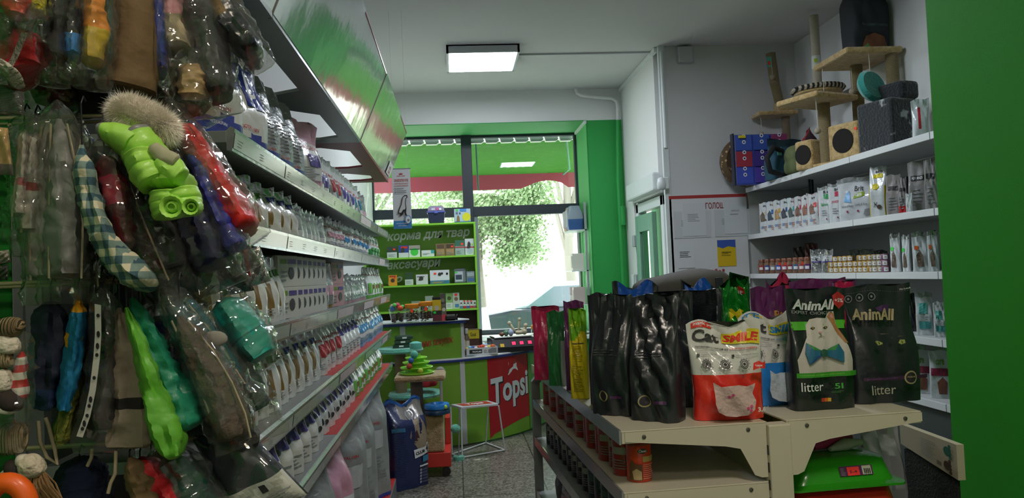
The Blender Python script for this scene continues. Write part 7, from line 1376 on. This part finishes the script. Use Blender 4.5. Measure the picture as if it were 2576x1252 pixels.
rg = tubeform([(60, 78, 36), (52, 130, 48), (50, 180, 46), (60, 200, 30)], 1.22, .05, 5, .08); MB().loft([[p - c for p in r] for r in rg]).build('outfit', mat('#a8060e', .8, bump=(40, .4), sheen=.4), t, True)
MB().loft([[onY(px - 9, py, 1.155) - c, onY(px + 9, py, 1.155) - c, onY(px + 9, py, 1.158) - c, onY(px - 9, py, 1.158) - c] for px, py in ((62, 82), (50, 112), (38, 142), (24, 168))]).build('glitter_strap', mat('#8f8a80', .35, .5, 0, (300, 1)), t)
rgs = tubeform([(2, 172, 10), (20, 182, 14), (42, 198, 12)], 1.17, .03, 9, .15); MB().loft([[p - c for p in r] for r in rgs]).build('fur_trim', mat('#b9b3a4', .95, bump=(120, 1)), t, True)
garment('orange-red round toy in clear blister, top left corner', [(48, -30, 26), (46, 10, 30), (44, 44, 18)], 1.16, mat('#c8442c', .5, bump=(20, .4)), .03, True, cat='dog toy', group='packs at the upper left', name='blister_toy', pad=.008)
garment('yellow spiky toy in film, top left corner', [(92, -30, 14), (92, 10, 18), (90, 36, 16)], 1.18, mat('#c8b81e', .6, bump=(60, 1)), .03, True, cat='dog toy', group='packs at the upper left', name='blister_toy')
garment('speckled grey-brown pack at the left edge above the santa outfit', [(4, 40, 22), (8, 75, 24), (12, 104, 14)], 1.19, mat('#5c5240', .7, bump=(60, 1)), .03, True, cat='pet accessory', group='packs at the upper left', name='accessory_pack')
flatpack('grey bristle brush pack at the left edge', [(-20, 205), (58, 232), (62, 290), (-20, 290)], 1.2, .012, mat('#6f7270', .5, 0, .3, (200, .8, 'wavez')), cat='grooming brush'); flatpack('silver card pack above the grey brush pack', [(-20, 180), (22, 186), (20, 214), (-20, 210)], 1.17, .006, mat('#9a9a9c', .5), cat='pet accessory')
flatpack('tan wooden comb pack at the left edge', [(-20, 318), (20, 322), (34, 440), (-20, 440)], 1.2, .012, [mat('#c09a62', .6), mat('#6a5a58', .5)], cat='grooming comb', bands=lambda u, v: 1 if v > .8 else 0)
flatpack('pale crumpled pack at the left edge in the middle', [(-20, 632), (22, 628), (28, 660), (-20, 672)], 1.2, .014, mat('#a49a90', .7, bump=(50, .8)), cat='pet accessory'); flatpack('black mesh pack below the pale crumpled pack', [(-20, 672), (24, 664), (20, 704), (-20, 708)], 1.2, .014, mat('#1d1d1c', .5, 0, .3, (40, .9)), cat='pet accessory')
# thin cream loop straps and small details among the clothes
for lb, pts, Y in (('cream cord loop under the denim coat', [(96, 1058), (100, 1110), (118, 1150), (144, 1166), (138, 1130), (122, 1070), (114, 1050)], 1.25), ('short cream strap end under the punched sleeve', [(232, 1128), (230, 1150), (220, 1172)], 1.28), ('cream strap at the bottom centre of the clothes', [(292, 1132), (290, 1190), (278, 1215), (272, 1240)], 1.26)):
    solo(MB().tube([onY(px, py, Y) for px, py in pts], .003, 8), 'cord_loop', mat('#a99a7e', .8), lb, 'cord', 'cream cords among the clothes', smooth=True)
